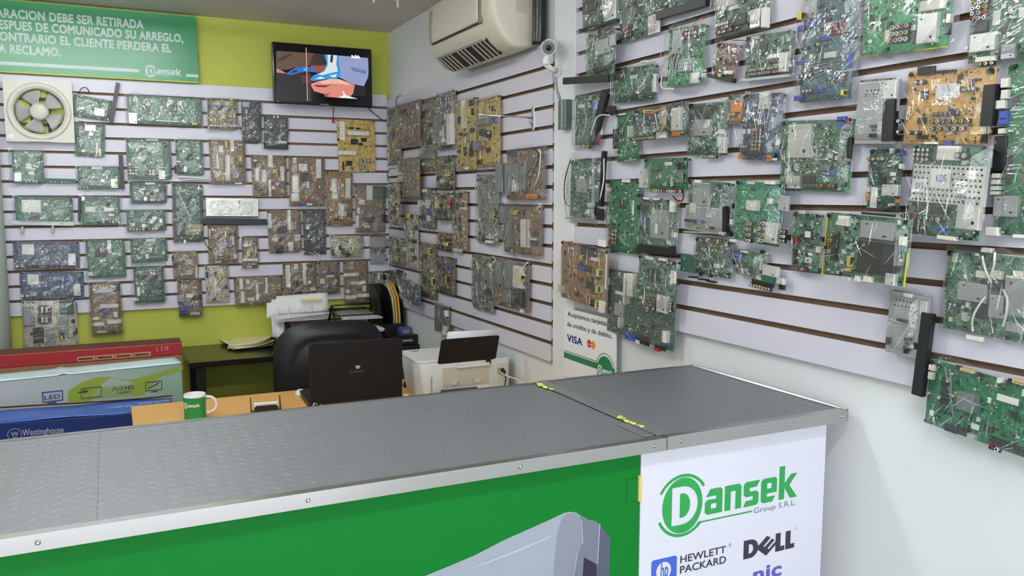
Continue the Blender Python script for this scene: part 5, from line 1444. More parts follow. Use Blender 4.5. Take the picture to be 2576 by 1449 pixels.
def rect_of(reg, x0, y0, x1, y1, rot):
    ox, oy, s_ = ZOOM[reg]; out = []
    for x, y in ((x0, y0), (x1, y1)):
        if reg in 'ABCD':
            p = ony(ox + x / s_, oy + y / s_, YB - 0.016); out.append((p.x, p.z))
        else:
            p = onx(ox + x / s_, oy + y / s_, XR - 0.016); out.append((-p.y, p.z))
    (a, b), (c, d) = out
    r = math.radians(abs(rot)); w, h = abs(c - a), abs(d - b)
    cx, cy = (a + c) / 2, (b + d) / 2
    return ('B' if reg in 'ABCD' else 'R', cx - w / 2, cx + w / 2, cy - h / 2, cy + h / 2)
def hang_boards():
    rects = [rect_of(*a[:6]) for a, k in QUEUE]
    for i, (a, k) in enumerate(QUEUE):
        lim = 1.0
        for j, q in enumerate(rects):
            p = rects[i]
            if i == j or p[0] != q[0]:
                continue
            gap = max(max(p[1], q[1]) - min(p[2], q[2]), max(p[3], q[3]) - min(p[4], q[4]))
            if gap > -0.004:
                lim = min(lim, max(gap / 2, 0.001))
        build_board(lim, *a, **k)
def build_board(mglim, reg, x0, y0, x1, y1, rot, col, label, feats='', name='circuit_board', loose=1.0, cat='circuit board', stand=0.016, lift=0, fill=1.0, seed=None):
    plane = 'B' if reg in 'ABCD' else 'R'
    grp = GROUPS['B' if reg in 'ABCD' else ('E' if reg in 'EF' else 'R')]
    ox, oy, s_ = ZOOM[reg]
    def uv(x, y, off):
        px, py = ox + x / s_, oy + y / s_
        if plane == 'B':
            p = ony(px, py, YB - off); return p.x, p.z
        p = onx(px, py, XR - off); return -p.y, p.z
    r = math.radians(rot); ex = (math.cos(r), -math.sin(r)); ey = (math.sin(r), math.cos(r))
    def geom(off):
        a, b = uv(x0, y0, off), uv(x1, y1, off)
        d = (b[0] - a[0], b[1] - a[1])
        return ((a[0] + b[0]) / 2, (a[1] + b[1]) / 2), d[0] * ex[0] + d[1] * ex[1], -(d[0] * ey[0] + d[1] * ey[1])
    cen, w, h = geom(stand)
    hw_ = abs(w / 2 * ex[0]) + abs(h / 2 * ey[0]) - 0.004; hh_ = abs(w / 2 * ex[1]) + abs(h / 2 * ey[1]) - 0.004
    layer = lift
    for (pl, bx0, bx1, by0, by1, ly) in PLACED:
        if pl == plane and cen[0] - hw_ < bx1 and cen[0] + hw_ > bx0 and cen[1] - hh_ < by1 and cen[1] + hh_ > by0:
            layer = max(layer, ly + 1)
    PLACED.append((plane, cen[0] - hw_, cen[0] + hw_, cen[1] - hh_, cen[1] + hh_, layer))
    off = stand + 0.026 * layer
    cen, w, h = geom(off)
    if plane == 'B':
        Mx = frame((cen[0], YB - off, cen[1]), (ex[0], 0, ex[1]), (ey[0], 0, ey[1]))
    else:
        Mx = frame((XR - off, -cen[0], cen[1]), (0, -ex[0], ex[1]), (0, -ey[0], ey[1]))
    root = thing(name, label, cat, matrix=Mx, group=grp)
    rnd = random.Random(seed if seed is not None else label)
    def loc(x, y):
        u, v = uv(x, y, off + 0.004)
        du, dv = u - cen[0], v - cen[1]
        return du * ex[0] + dv * ex[1], du * ey[0] + dv * ey[1]
    # the board itself, with chipped corners and notches
    hw2, hh2 = w / 2, h / 2
    c_ = min(w, h) * 0.04
    nt_ = rnd.uniform(-.3, .3) * w; nd = min(w, h) * rnd.uniform(.02, .05)
    pol = [(-hw2 + c_ * rnd.random(), -hh2), (nt_ - nd, -hh2), (nt_ - nd, -hh2 + nd * .6), (nt_ + nd, -hh2 + nd * .6), (nt_ + nd, -hh2), (hw2, -hh2 + c_ * rnd.random() * .3), (hw2, hh2 - c_ * rnd.random()), (-hw2, hh2)]
    MB().prism(pol, -0.0016, 0.0, 'z').build('board', PCB[col], root)
    for sx in (-1, 1):
        hx = sx * (hw2 - min(0.008, w * .1)); hy = hh2 - min(0.007, h * .08)
        MB().cyl((hx, hy, -off + 0.0005), (hx, hy, 0.004), 0.0032, n=8).cyl((hx, hy, 0.004), (hx, hy, 0.006), 0.0048, n=8).build('hook', M_BLACK, root)
    occ = []
    for ft in [q.split() for q in feats.split(';') if q.strip()]:
        kd = ft[0]
        if kd == 'T':             # handwriting
            a, b = loc(float(ft[2]), float(ft[3])), loc(float(ft[4]), float(ft[5]))
            put('handwriting', text_mesh(ft[1], abs(b[0] - a[0]), abs(b[1] - a[1]) * .8, CM['ink'] if len(ft) < 7 else CM['k'], 0.0), root, (a[0], min(a[1], b[1]), 0.0128), (0, 0, 0.12))
            continue
        v = [float(q) for q in ft[1:]]
        if kd in 'dvj':           # long strip between two points
            a, b = loc(v[0], v[1]), loc(v[2], v[3]); wd = v[4] / s_ 
            pxm = math.hypot(uv((x0 + x1) / 2 + 50, (y0 + y1) / 2, off)[0] - uv((x0 + x1) / 2 - 50, (y0 + y1) / 2, off)[0], 0) / 100 if plane == 'B' else abs(uv((x0 + x1) / 2, (y0 + y1) / 2 + 50, off)[1] - uv((x0 + x1) / 2, (y0 + y1) / 2 - 50, off)[1]) / 100
            wd = v[4] * pxm * (0.6 if kd == 'j' else 1.0); L_ = math.hypot(b[0] - a[0], b[1] - a[1]); an = math.atan2(b[1] - a[1], b[0] - a[0])
            th = 0.013 if kd == 'd' else (0.003 if v[4] < 13 or kd == 'j' else 0.008)
            mb = MB(); mb.prism([(-L_ / 2, -wd / 2), (L_ / 2, -wd / 2), (L_ / 2, wd / 2), (-L_ / 2, wd / 2)], 0.001, 0.001 + th, 'z')
            mb.prism([(-L_ / 2 + .002, min(-wd / 2 + .001, -.0002)), (L_ / 2 - .002, min(-wd / 2 + .001, -.0002)), (L_ / 2 - .002, max(wd / 2 - .001, .0002)), (-L_ / 2 + .002, max(wd / 2 - .001, .0002))], 0.001 + th, 0.002 + th, 'z')
            mb.build({'d': 'black_strip', 'v': 'metal_strip', 'j': 'edge_strip'}[kd], {'d': CM['k'], 'v': CM['m'], 'j': CM['lime']}[kd], root, ((a[0] + b[0]) / 2, (a[1] + b[1]) / 2, 0), (0, 0, an))
            continue
        if kd == 'i':             # wire
            pts = [loc(v[i], v[i + 1]) for i in range(1, len(v) - 1, 2)]
            m = [M_BLACK, M_WPLAS, CM['y'], CM['e'], CM['n']][int(v[0])]
            n_ = len(pts)
            # smooth the run of the wire
            fine = []
            for i in range(n_ - 1):
                p0, p1, p2, p3 = pts[max(i - 1, 0)], pts[i], pts[i + 1], pts[min(i + 2, n_ - 1)]
                for k in range(5):
                    t = k / 5
                    fine.append(tuple(0.5 * (2 * p1[q] + (p2[q] - p0[q]) * t + (2 * p0[q] - 5 * p1[q] + 4 * p2[q] - p3[q]) * t * t + (3 * p1[q] - p0[q] - 3 * p2[q] + p3[q]) * t ** 3) for q in (0, 1)))
            fine.append(pts[-1])
            MB().tube([(a, b, 0.012 + 0.006 * math.sin(math.pi * i / len(fine))) for i, (a, b) in enumerate(fine)], 0.0022, 6).build('wire', m, root)
            continue
        a, b = loc(v[0], v[1]), loc(v[2], v[3])
        # undo the skew of the photograph's rectangle: use centre and mean sides
        cx, cy = (a[0] + b[0]) / 2, (a[1] + b[1]) / 2
        if plane == 'R':
            m0, m1 = loc(v[0], (v[1] + v[3]) / 2), loc(v[2], (v[1] + v[3]) / 2)
            k0, k1 = loc((v[0] + v[2]) / 2, v[1]), loc((v[0] + v[2]) / 2, v[3])
            cx, cy = loc((v[0] + v[2]) / 2, (v[1] + v[3]) / 2)
            fw, fh = abs(m1[0] - m0[0]), abs(k1[1] - k0[1])
        else:
            fw, fh = abs(b[0] - a[0]), abs(b[1] - a[1])
        fw, fh = max(fw, .002), max(fh, .002)
        if kd in ('r', 'z'):
            nx, ny = int(v[4]), int(v[5])
            pitch = min(fw / nx, fh / ny * 1.4)
            for j in range(ny):
                for i in range(nx):
                    xx = cx - fw / 2 + fw * (i + .5) / nx; yy = cy - fh / 2 + fh * (j + .5) / ny
                    if kd == 'r':
                        kk = rnd.choice(['r', 'r', 'rr', 'rw', 'r', 'ry', 'rw', 'r'])
                        q_ = min(fw / nx, fh / ny) * 0.92; q_ = max(q_, pitch * .6)
                        put('jack', shape(kk), root, (xx, yy, 0), scale=(q_, q_, 0.011))
                    else:
                        q_ = min(fw / nx, fh / ny) * 0.95
                        put('capacitor', shape(rnd.choice(['z', 'z', 'zb']) if len(v) > 6 else 'z'), root, (xx, yy, 0), scale=(q_, q_, 0.014))
            occ.append((cx, cy, fw, fh)); continue
        if kd == 'o':             # perforated shield
            mb = MB(); mb.box(-.5 * fw, .5 * fw, -.5 * fh, .5 * fh, 0, 0.010)
            nx = max(3, int(fw / 0.0095)); ny = max(2, int(fh / 0.0095))
            for j in range(ny):
                for i in range(nx):
                    xx = -fw / 2 + fw * (i + .5 + .25 * (j % 2)) / (nx + .5); yy = -fh / 2 + fh * (j + .5) / ny
                    mb.add([(xx + .0023 * math.cos(t * 1.0472), yy + .0023 * math.sin(t * 1.0472), 0.0103) for t in range(6)], [tuple(range(6))], 1)
            mb.build('perforated_shield', [CM['m'] if len(v) < 5 else CM['s'], CM['dark']], root, (cx, cy, 0.001))
            occ.append((cx, cy, fw, fh)); continue
        if kd == 'u':             # ribbed metal cover
            mb = MB(); mb.box(-.5 * fw, .5 * fw, -.5 * fh, .5 * fh, 0, 0.016)
            for i in range(14):
                for sx in (-1, 1):
                    xx = sx * fw * (.48 - .016 * i)
                    mb.box(xx - .0008, xx + .0008, -.48 * fh, .48 * fh, 0.016, 0.0178)
            mb.build('ribbed_cover', mat('dented_tin', (206, 206, 198), 0.3, 0.55, var=0.3, scale=40, bump=0.5, bscale=60), root, (cx, cy, 0.001))
            occ.append((cx, cy, fw, fh)); continue
        z0 = 0.0
        hgt = HT[kd]
        for (qx, qy, qw, qh) in occ:
            if abs(cx - qx) < qw / 2 and abs(cy - qy) < qh / 2 and kd in 'pxlkym':
                z0 = 0.0115
        turn = 0.0
        sx_, sy_ = fw, fh
        if kd in 'ha' and fw > fh or kd == 'c' and fh > fw:
            turn = math.pi / 2; sx_, sy_ = fh, fw
        nm = shape(kd).name.split('.')[0]
        put(nm, shape(kd), root, (cx, cy, z0), (0, 0, turn) if turn else None, scale=(sx_, sy_, hgt))
        occ.append((cx, cy, fw, fh))
    # the many little parts
    mb = MB(); mats = [CM['k'], CM['c'], CM['s'], CM['capbrown'], CM['captop'], CM['w'], CM['b'], CM['y']]
    dense = {'tn': .6, 'yo': .55, 'ob': .6, 'bg': .75, 'tg': .7}.get(col, 1.0) * fill
    nsm = int(min(130, w * h / 0.00022) * dense * (0.65 if plane == 'B' else 1.0))
    wts = {'br': (0, 0, 0, 3, 3, 5, 2, 0, 3, 5, 6, 1), 'ol': (0, 0, 0, 3, 5, 3, 2, 5, 7, 1), 'cr': (0, 3, 0, 2, 1), 'dk': (0, 0, 2, 4), 'tn': (0, 0, 5, 3)}.get(col, (0, 0, 0, 2, 4, 0, 1, 3, 3))
    for k in range(nsm):
        xx, yy = rnd.uniform(-hw2 + .004, hw2 - .004), rnd.uniform(-hh2 + .004, hh2 - .004)
        if any(abs(xx - q[0]) < q[2] / 2 + .002 and abs(yy - q[1]) < q[3] / 2 + .002 for q in occ):
            continue
        t = rnd.choice(wts)
        if t in (3, 4) and rnd.random() < .6:
            rr = rnd.uniform(.0018, .004); zz = rnd.uniform(.004, .011)
            mb.cyl((xx, yy, 0), (xx, yy, zz), rr, n=6, m=t)
            mb.cyl((xx, yy, zz), (xx, yy, zz + .0004), rr * .8, n=6, m=4)
        else:
            a_, b_ = rnd.uniform(.0015, .005), rnd.uniform(.0012, .0035)
            if rnd.random() < .12:
                a_ *= 2.2; b_ *= 2.0
            if rnd.random() < .5:
                a_, b_ = b_, a_
            frustum(mb, xx - a_, xx + a_, yy - b_, yy + b_, 0, rnd.uniform(.001, .005), .0003, t)
    if mb.v:
        o = mb.build('small_components', mats, root); o['kind'] = 'stuff'
    # clear film drawn round the board
    if loose > 0:
        mgx = min(0.003 + 0.007 * loose, mglim)
        nu, nv = max(5, int(w / 0.022)), max(5, int(h / 0.022))
        hmap = [[rnd.uniform(-1, 1) for _ in range(nu + 1)] for _ in range(nv + 1)]
        top = 0.017 + 0.004 * loose
        def film(u, v):
            i, j = int(round(u * nu)), int(round(v * nv))
            e = min(u, 1 - u, v, 1 - v)
            edge = min(1.0, e / 0.16)
            jit = hmap[j][i]
            xx = (u - .5) * (w + 2 * mgx) + (jit * min(0.005 * loose, mgx * .6) if e < .01 else jit * 0.003)
            yy = (v - .5) * (h + 2 * mgx) + (hmap[j][nu - i] * min(0.005 * loose, mgx * .6) if e < .01 else hmap[j][nu - i] * .003)
            return (xx, yy, -0.004 + (top + 0.004) * edge ** .5 + jit * 0.0028 * loose * edge + (0.002 * jit if e < .01 else 0))
        mb = MB().sheet(film, nu, nv, 0, False)
        # folds pinched into the film
        fa = rnd.uniform(0.3, 2.8)
        for k in range(int((7 + w * h / 0.0028) * (0.35 + 0.65 * loose))):
            fx_, fy_ = rnd.uniform(-hw2, hw2) * .92, rnd.uniform(-hh2, hh2) * .92
            an = fa + rnd.gauss(0, 0.5); ln = rnd.uniform(.008, .034) * (0.7 + .4 * loose); fw_ = rnd.uniform(.0005, .0014)
            c1_, s1_ = math.cos(an), math.sin(an)
            q = [(fx_ + a_ * ln * c1_ - b_ * fw_ * s1_, fy_ + a_ * ln * s1_ + b_ * fw_ * c1_) for a_, b_ in ((-1, 0), (-.3, -1), (.4, -.8), (1, 0), (.4, .8), (-.3, 1), (-.2, 0), (.3, 0))]
            if any(abs(x_) > hw2 + mgx * .5 or abs(y_) > hh2 + mgx * .5 for x_, y_ in q):
                continue
            zf = top + 0.0030 * loose
            mb.add([(x_, y_, zf + (0.0016 if i_ > 5 else 0)) for i_, (x_, y_) in enumerate(q)], [(0, 1, 6), (1, 2, 7, 6), (2, 3, 7), (3, 4, 7), (4, 5, 6, 7), (5, 0, 6)], 1)
        mb.build('plastic_wrap', [(M_FILM3 if plane == 'B' else M_FILM2) if loose > (0.95 if plane == 'B' else 1.25) else (M_FILM2 if plane == 'B' else M_FILM), M_FOLD], root)
    return root

# ---- boards on the back wall (behind first where two overlap)
board('A', 745, 225, 1115, 505, 8, 'g', 'green board in a loose bag with a long black strip, beside the fan', 's 960 365 1055 460; r 775 415 940 450 6 1; d 1195 115 1125 525 42; k 890 310 930 340; i 0 800 215 830 170 880 170 905 215', loose=1.8)
board('A', 760, 510, 1060, 870, 3, 'g', 'small upright green board under the bagged board by the fan', 's 860 535 970 605; c 1000 780 1025 860; c 972 720 992 860; k 800 500 850 590')
board('A', 1280, 228, 2050, 560, 1, 'g', 'wide green board with one black square chip and a yellow edge connector', 'k 1730 315 1795 410; s 1300 415 1390 530; y 1925 518 2010 545; p 1580 490 1820 512; k 1440 330 1490 390; k 1400 270 1430 310', loose=1.1)
board('A', 115, 790, 450, 1140, 1, 'g', 'green board under the fan with a thin strip reaching sideways', 'p 260 930 320 985; s 140 1020 220 1115; r 250 1100 420 1125 5 1; g 455 1080 770 1132; r 500 1110 720 1128 6 1; k 370 860 420 905; p 290 1015 350 1045', loose=1.4)
board('A', 780, 960, 1225, 1190, 0, 'g', 'green board with a white tuner marked yellow, black strip at its side', 'p 925 962 1035 990; s 1120 1085 1195 1180; y 1165 1110 1190 1145; d 1222 845 1240 1190 45; k 950 1000 990 1040; k 940 1080 1000 1110')
board('A', 1275, 682, 1742, 1095, 0, 'g', 'large square green board with jack columns along its lower edge', 'k 1425 775 1505 845; r 1300 950 1395 1050 3 3; r 1465 990 1570 1050 3 2; s 1605 1000 1675 1090; p 1480 682 1600 700; k 1640 720 1690 770', loose=1.2)
board('A', 1775, 692, 2060, 1050, 0, 'g', 'upright green board with a dark lower corner and metal rods below', 'k 1765 950 1885 1030; s 1860 960 1890 1020; k 1890 830 1960 900; v 1800 1062 2090 1080 24; v 1840 1095 2150 1085 12')
board('A', 1310, 1122, 1690, 1335, 0, 'dg', 'small green board with a centred black chip under the large square one', 'k 1505 1185 1560 1240; p 1470 1122 1570 1145; p 1560 1195 1610 1215; s 1455 1270 1490 1310; r 1500 1290 1640 1315 6 1')
board('B', 145, -104, 740, 165, 1, 'g', 'green board with a large white label on a grey metal tray', 'p 215 -70 415 58; v 115 160 750 172 50; k 310 60 400 120; a 215 200 245 265; a 522 190 550 255; p 440 -40 480 -10; r 520 165 650 180 6 1', loose=1.2)
board('B', 815, -108, 1225, 182, 0, 'g', 'green board with jack grid and two white stickers', 'p 865 0 965 52; p 1055 10 1160 45; r 1030 110 1160 168 4 2; s 825 -102 862 -60; d 805 -95 805 150 28; k 1060 -50 1110 -10; c 1100 70 1160 95', loose=1.0)
board('B', 1275, 35, 1680, 242, 0, 'g', 'second small green board down below the large square one, film brightly creased', 'k 1490 95 1535 150; p 1540 100 1590 125; s 1435 175 1475 210; r 1300 215 1600 238 9 1; s 1610 120 1640 160', loose=1.9)
board('B', 1740, -235, 2060, 358, 1, 'dg', 'tall teal-green board with cream block and a red edge connector', 'w 1910 178 2050 250; e 1762 150 1785 358; k 1880 -120 1930 -40; k 1830 240 1880 300; r 1990 320 2050 350 2 1; v 1800 -160 1920 100 8', loose=1.6)
board('B', 130, 352, 810, 622, 1, 'bu', 'upper of two wide blue boards with white square and tuner', 'p 220 380 345 485; s 690 475 770 595; c 160 590 190 615; c 210 588 240 615; k 540 440 590 470; k 330 570 380 610; r 400 600 640 618 9 1', loose=1.2)
board('B', 195, 662, 855, 930, 1, 'bu', 'lower of two wide blue boards with white square and tuner', 'p 275 685 395 785; s 745 785 820 900; c 210 890 240 915; c 262 890 292 915; k 380 860 430 900; b 660 720 700 770; r 440 905 680 922 9 1', loose=1.2)
board('B', 862, 338, 1278, 708, 0, 'g', 'green board whose film folds down the middle, cream label at its foot', 'k 960 390 1080 505; p 1085 338 1130 470; p 885 662 940 697; s 1010 535 1040 560; r 1060 510 1085 640 1 5', loose=1.8)
board('B', 1315, 328, 1700, 548, -2, 'g', 'small green board with black chip and a row of white pins', 'k 1515 390 1570 440; s 1470 480 1510 525; p 1475 328 1580 350; r 1520 490 1640 520 7 1; s 1640 460 1670 480', loose=1.5)
board('B', 215, 955, 800, 1520, 0, 'cr', 'large cream power board partly hidden behind the red carton', 'k 385 1000 525 1085; c 415 1015 440 1070; c 460 1015 485 1070; k 380 1100 525 1185; c 418 1118 443 1170; c 460 1118 485 1170; q 330 1225 450 1375; a 235 1000 350 1200; a 580 1100 695 1270; a 465 1235 555 1420; g 600 955 750 1090; b 765 965 785 1075; k 600 1275 655 1350; y 610 1303 645 1342; k 720 1140 760 1180; k 765 1230 785 1290; k 740 1260 760 1300', loose=0.8)
board('B', 900, 775, 1240, 1275, 0, 'br', 'lone brown power board hanging low before the lime wall', 'a 945 835 1145 866; c 1015 990 1200 1020; b 1015 1030 1105 1065; c 1150 1065 1195 1120; c 935 1120 1000 1145; c 1085 1145 1230 1180; c 935 1175 1055 1205; k 1140 782 1210 850; z 1050 1205 1135 1245 3 2; c 980 1260 1080 1275', loose=1.0)
board('B', 1350, 615, 1670, 965, 0, 'dg', 'dark green board with a vertical label and a dotted column', 'p 1385 815 1420 900; k 1480 690 1610 740; c 1345 925 1405 950; r 1530 820 1555 910 1 4; k 1440 700 1470 730; k 1590 820 1640 900', loose=1.4)
board('B', 1745, 452, 2010, 718, 0, 'ol', 'small olive board with one yellow tab, above a brown board', 'y 1850 530 1925 546; k 1755 570 1820 620; c 1975 600 2000 712; k 1740 495 1758 550; k 1830 580 1880 610', loose=1.3)
board('B', 1795, 745, 2050, 1105, 1, 'br', 'brown board with grey sink and blue parts hanging below the panel edge', 'b 1825 1010 1890 1050; a 1800 890 1870 960; c 1880 880 1955 915; k 1940 892 2040 940; k 1850 760 1910 800; k 1820 1055 1900 1100; b 1900 1000 1960 1035; c 1930 1070 2020 1092', loose=1.2)
board('C', 165, 112, 470, 435, 1, 'ol', 'olive board with black band and four yellow tabs, beside two dark bags', 'k 170 172 395 240; y 388 120 428 140; y 390 145 428 160; y 390 170 432 186; y 400 198 435 214; y 365 278 420 302; y 175 320 225 342; z 185 370 310 410 5 1; z 375 370 470 412 4 1; k 350 340 420 360', loose=1.4)
board('C', 510, 132, 715, 555, 1, 'dk', 'dark bagged board, its film hanging in a tail', 'k 570 190 640 290; r 508 390 528 460 1 3; r 700 400 715 445 1 2; k 600 330 690 390; m 520 145 590 200', loose=2.2)
board('C', 738, 288, 985, 620, 1, 'dk', 'dark boxed board with silver pins overlapping the dark bag', 'd 740 590 980 600 60; r 775 580 850 600 3 1; r 910 588 935 605 1 1; c 835 285 850 312; c 872 285 887 312; s 880 540 970 575; k 820 390 900 480; p 800 395 840 412', loose=1.4)
board('C', 180, 527, 560, 980, 0, 'br', 'brown power board with white columns and cream relay pair', 'y 335 545 375 605; c 395 532 440 645; c 285 585 330 660; c 258 682 283 820; c 345 687 400 945; y 480 695 520 755; w 250 850 330 890; w 250 905 335 945; b 455 862 485 900; b 485 905 520 935; k 450 780 520 810; z 470 565 520 600 2 1; c 445 965 520 980', loose=1.0)
board('C', 605, 680, 978, 1110, 0, 'br', 'brown board with six white bars and small copper coils', 'c 780 682 830 805; c 645 820 690 950; c 715 832 765 960; c 905 802 950 950; c 785 932 815 1105; y 815 830 885 870; y 712 755 750 790; b 820 955 855 975; t 835 985 872 1015; t 877 985 915 1015; k 650 980 720 1040; k 635 750 690 800; b 925 985 945 1015', loose=1.0)
board('C', 990, 705, 1355, 1205, 1, 'br', 'brown board carrying a white and blue label and a large copper coil', 'l 1095 770 1180 845; h 1265 727 1315 920; c 1035 710 1070 775; c 1025 897 1095 1065; c 1015 1072 1095 1155; y 1205 797 1235 840; y 1285 990 1310 1020; t 1120 1085 1205 1160; b 1100 1170 1165 1195; c 1172 1170 1230 1195; k 1115 865 1220 950; c 1172 955 1198 1020; t 1208 1105 1245 1145; a 1258 1110 1300 1150; y 1240 925 1270 950', loose=0.9)
board('C', 1475, 318, 1870, 858, 0, 'tn', 'bare yellow-tan board with two white bars under the television', 'l 1508 345 1562 532; h 1590 442 1800 490; h 1495 642 1670 685; k 1620 520 1690 578; k 1570 742 1635 792; a 1700 715 1732 832; b 1620 805 1645 830; k 1600 400 1650 422; k 1672 405 1720 425; k 1535 752 1555 838; k 1725 510 1780 550; k 1700 560 1740 590; z 1745 725 1840 760 3 1; z 1750 780 1790 830 1 2', loose=0.0, fill=.7)
board('C', 1365, 855, 1640, 1405, 1, 'ob', 'tall orange-brown board with three white bars and bulb row', 'c 1430 920 1480 1125; c 1565 917 1620 1120; y 1510 975 1555 1010; y 1505 1090 1560 1112; c 1500 1180 1552 1300; y 1395 1215 1420 1255; t 1500 1310 1540 1360; r 1622 975 1642 1115 1 6; k 1520 1140 1600 1170; k 1585 1265 1625 1310; k 1455 1325 1500 1350; a 1435 1385 1500 1402', loose=0.9)
board('C', 1660, 985, 1968, 1470, 1, 'br', 'dark brown board with green daughter board, touching the corner', 'g 1850 1000 1985 1120; c 1780 995 1840 1145; c 1725 1140 1765 1160; c 1722 1165 1765 1188; c 1685 1215 1710 1280; c 1672 1295 1700 1420; c 1755 1400 1815 1420; a 1835 1365 1890 1460; y 1905 1180 1928 1215; t 1895 1280 1930 1315; k 1760 1310 1860 1370; k 1930 1290 1990 1360', loose=1.0)
board('C', 130, 1112, 682, 1320, 1, 'gy', 'silver ribbed metal chassis with a black lip, wrapped in film', 'u 150 1118 680 1305; d 130 1352 765 1362 62; r 440 1335 560 1350 6 1; r 600 1335 680 1350 4 1; k 480 1150 492 1162; k 480 1165 492 1178', name='metal_chassis', loose=1.4, fill=.1)
board('D', 170, 268, 480, 648, 1, 'br', 'brown board with slim white bars below the silver chassis', 'c 183 310 200 382; c 345 325 360 395; c 420 392 437 465; c 247 545 262 615; y 283 490 315 535; b 262 310 285 330; b 350 465 400 500; k 385 350 460 380; z 285 560 325 610 2 2; c 245 630 310 645; c 430 560 470 605; i 0 130 395 155 470 205 520 250 525', loose=1.4)
board('D', 515, 390, 680, 698, 1, 'br', 'narrow brown board with two yellow coils and a white cross bar', 'c 530 458 605 485; y 552 522 602 548; y 555 555 608 582; h 525 605 675 630; c 650 480 668 555; z 570 645 650 672 3 1; c 565 680 615 695', loose=1.0)
board('D', 770, 112, 1122, 540, 0, 'br', 'brown board with a blue-lettered label and a dangling black plug', 'l 780 150 820 295; c 975 115 1015 310; k 875 280 970 350; c 1050 362 1110 390; c 1050 395 1110 425; s 985 440 1040 530; y 1080 445 1096 492; k 860 500 935 552; b 950 335 970 375; b 850 460 885 485; k 890 390 970 430; z 1040 235 1070 310 1 3; b 1045 500 1070 530', loose=1.0)
board('D', 1130, 118, 1370, 560, 0, 'dk', 'dark slate board with white wires hanging from its foot', 'k 1210 150 1250 200; m 1160 260 1200 310; r 1285 320 1370 385 3 3; z 1180 400 1230 415 2 1; k 1150 420 1230 520; k 1270 440 1340 540; i 1 1190 545 1250 570 1245 630; i 1 1240 535 1300 580 1280 640', loose=1.5)
board('D', 1410, 372, 1742, 592, 1, 'cr', 'pale grey power board with two yellow transformers in the lower row', 'y 1505 385 1542 415; y 1615 480 1662 525; c 1425 410 1485 430; k 1500 470 1525 520; q 1520 500 1600 560; k 1420 510 1460 570; z 1680 400 1730 440 2 2; k 1560 540 1610 570; i 0 1560 585 1620 560 1640 530', loose=1.3)
board('D', 1815, 372, 1968, 655, 1, 'br', 'small brown board clamped between two perforated metal brackets', 'o 1812 390 1980 488; o 1822 560 1970 652; k 1900 500 1950 540; c 1955 545 1985 556', loose=1.2)
board('D', 140, 678, 390, 1040, 0, 'cr', 'pale grey board with a yellow transformer and blue-lettered strip', 'y 270 765 320 825; y 165 895 197 927; l 235 800 258 940; k 300 880 375 910; c 195 945 215 1020; c 190 680 215 692; c 235 680 265 692; z 165 725 215 750 2 1; k 150 740 180 800; z 330 690 360 740 1 2; k 180 950 190 980', loose=1.3)
board('D', 430, 792, 935, 1065, 0, 'br', 'wide brown board with five white bars and a relay pair, lowest row', 'c 490 808 530 915; c 505 937 545 1055; c 555 817 595 860; c 575 1000 645 1030; c 655 867 690 1030; c 750 797 780 955; w 815 865 855 918; w 870 865 910 918; b 755 1005 775 1050; z 455 880 480 945 1 3; t 715 1010 745 1040; t 795 1005 825 1035; s 660 850 740 860', loose=1.2)
board('D', 930, 657, 1282, 975, 0, 'br', 'brown board with a tall white strip of blue lettering, behind the fanfold paper', 'l 960 672 1010 895; c 1130 652 1170 870; c 1045 662 1085 710; k 1025 835 1095 890; c 1205 897 1265 930; b 1225 740 1250 760; t 1180 745 1210 785; t 1225 765 1255 800; c 1190 830 1220 855; k 1190 665 1230 700; k 1060 940 1130 970', loose=1.3)
board('D', 1285, 642, 1512, 958, 0, 'br', 'brown board with a small white box, above the letter tray', 'c 1310 812 1356 860; k 1375 745 1450 770; p 1380 772 1450 792; k 1470 770 1492 820; k 1470 848 1492 890; b 1325 885 1345 910; b 1395 885 1412 920; z 1305 720 1330 755 1 2', loose=1.2)
board('D', 1540, 637, 1800, 1058, 0, 'br', 'olive-brown board with stepped white bars above the letter tray', 'h 1545 755 1695 780; h 1615 838 1770 862; c 1740 877 1775 935; h 1565 980 1670 1010; h 1685 962 1800 992; w 1605 640 1650 672; w 1605 685 1650 718; c 1575 922 1610 955; t 1755 725 1785 755; t 1750 780 1780 812; k 1675 870 1700 930; z 1630 1025 1690 1045 4 1', loose=1.3)
board('D', 1812, 742, 1965, 1050, 0, 'ol', 'dark olive board behind the magazine file with a blue-marked strip', 'l 1893 752 1914 822; k 1850 760 1880 780; k 1840 840 1870 890; k 1930 770 1980 820; y 1850 860 1875 885', loose=1.3)

# ---- boards on the corner panel
board('E', 110, 372, 240, 915, 0, 'ol', 'tall olive board wedged into the room corner, highest on the corner panel', 'y 120 570 160 600; y 160 712 195 758; k 110 390 170 440; k 130 620 170 680; c 180 790 225 808', loose=1.3)
board('E', 190, 345, 428, 728, 0, 'rd', 'reddish brown board with a dark wire loop, next to the room corner', 'y 205 572 238 597; p 385 320 400 380; p 220 475 240 495; p 222 520 240 545; k 230 380 280 420; k 290 420 330 470; i 0 205 350 210 300 225 260 250 243', loose=1.8)
board('E', 440, 292, 585, 1000, 0, 'ol', 'tall tan board with four black blocks, second from the corner in the top row', 'k 485 675 512 745; k 517 668 548 742; a 440 832 498 885; a 505 825 560 880; a 470 330 520 395; c 450 925 470 950; a 512 920 560 965; k 450 390 480 470; k 510 520 550 560', loose=1.0)
board('E', 598, 238, 785, 775, 0, 'gy', 'grey board with violet upper half and slim metal fins', 'a 592 460 625 640; a 645 455 672 520; a 680 415 710 500; h 722 430 772 740; e 700 600 760 625; c 660 685 700 715; r 620 360 780 385 5 1; r 620 270 780 300 5 1; k 640 740 740 780; c 632 600 655 650', loose=1.4)
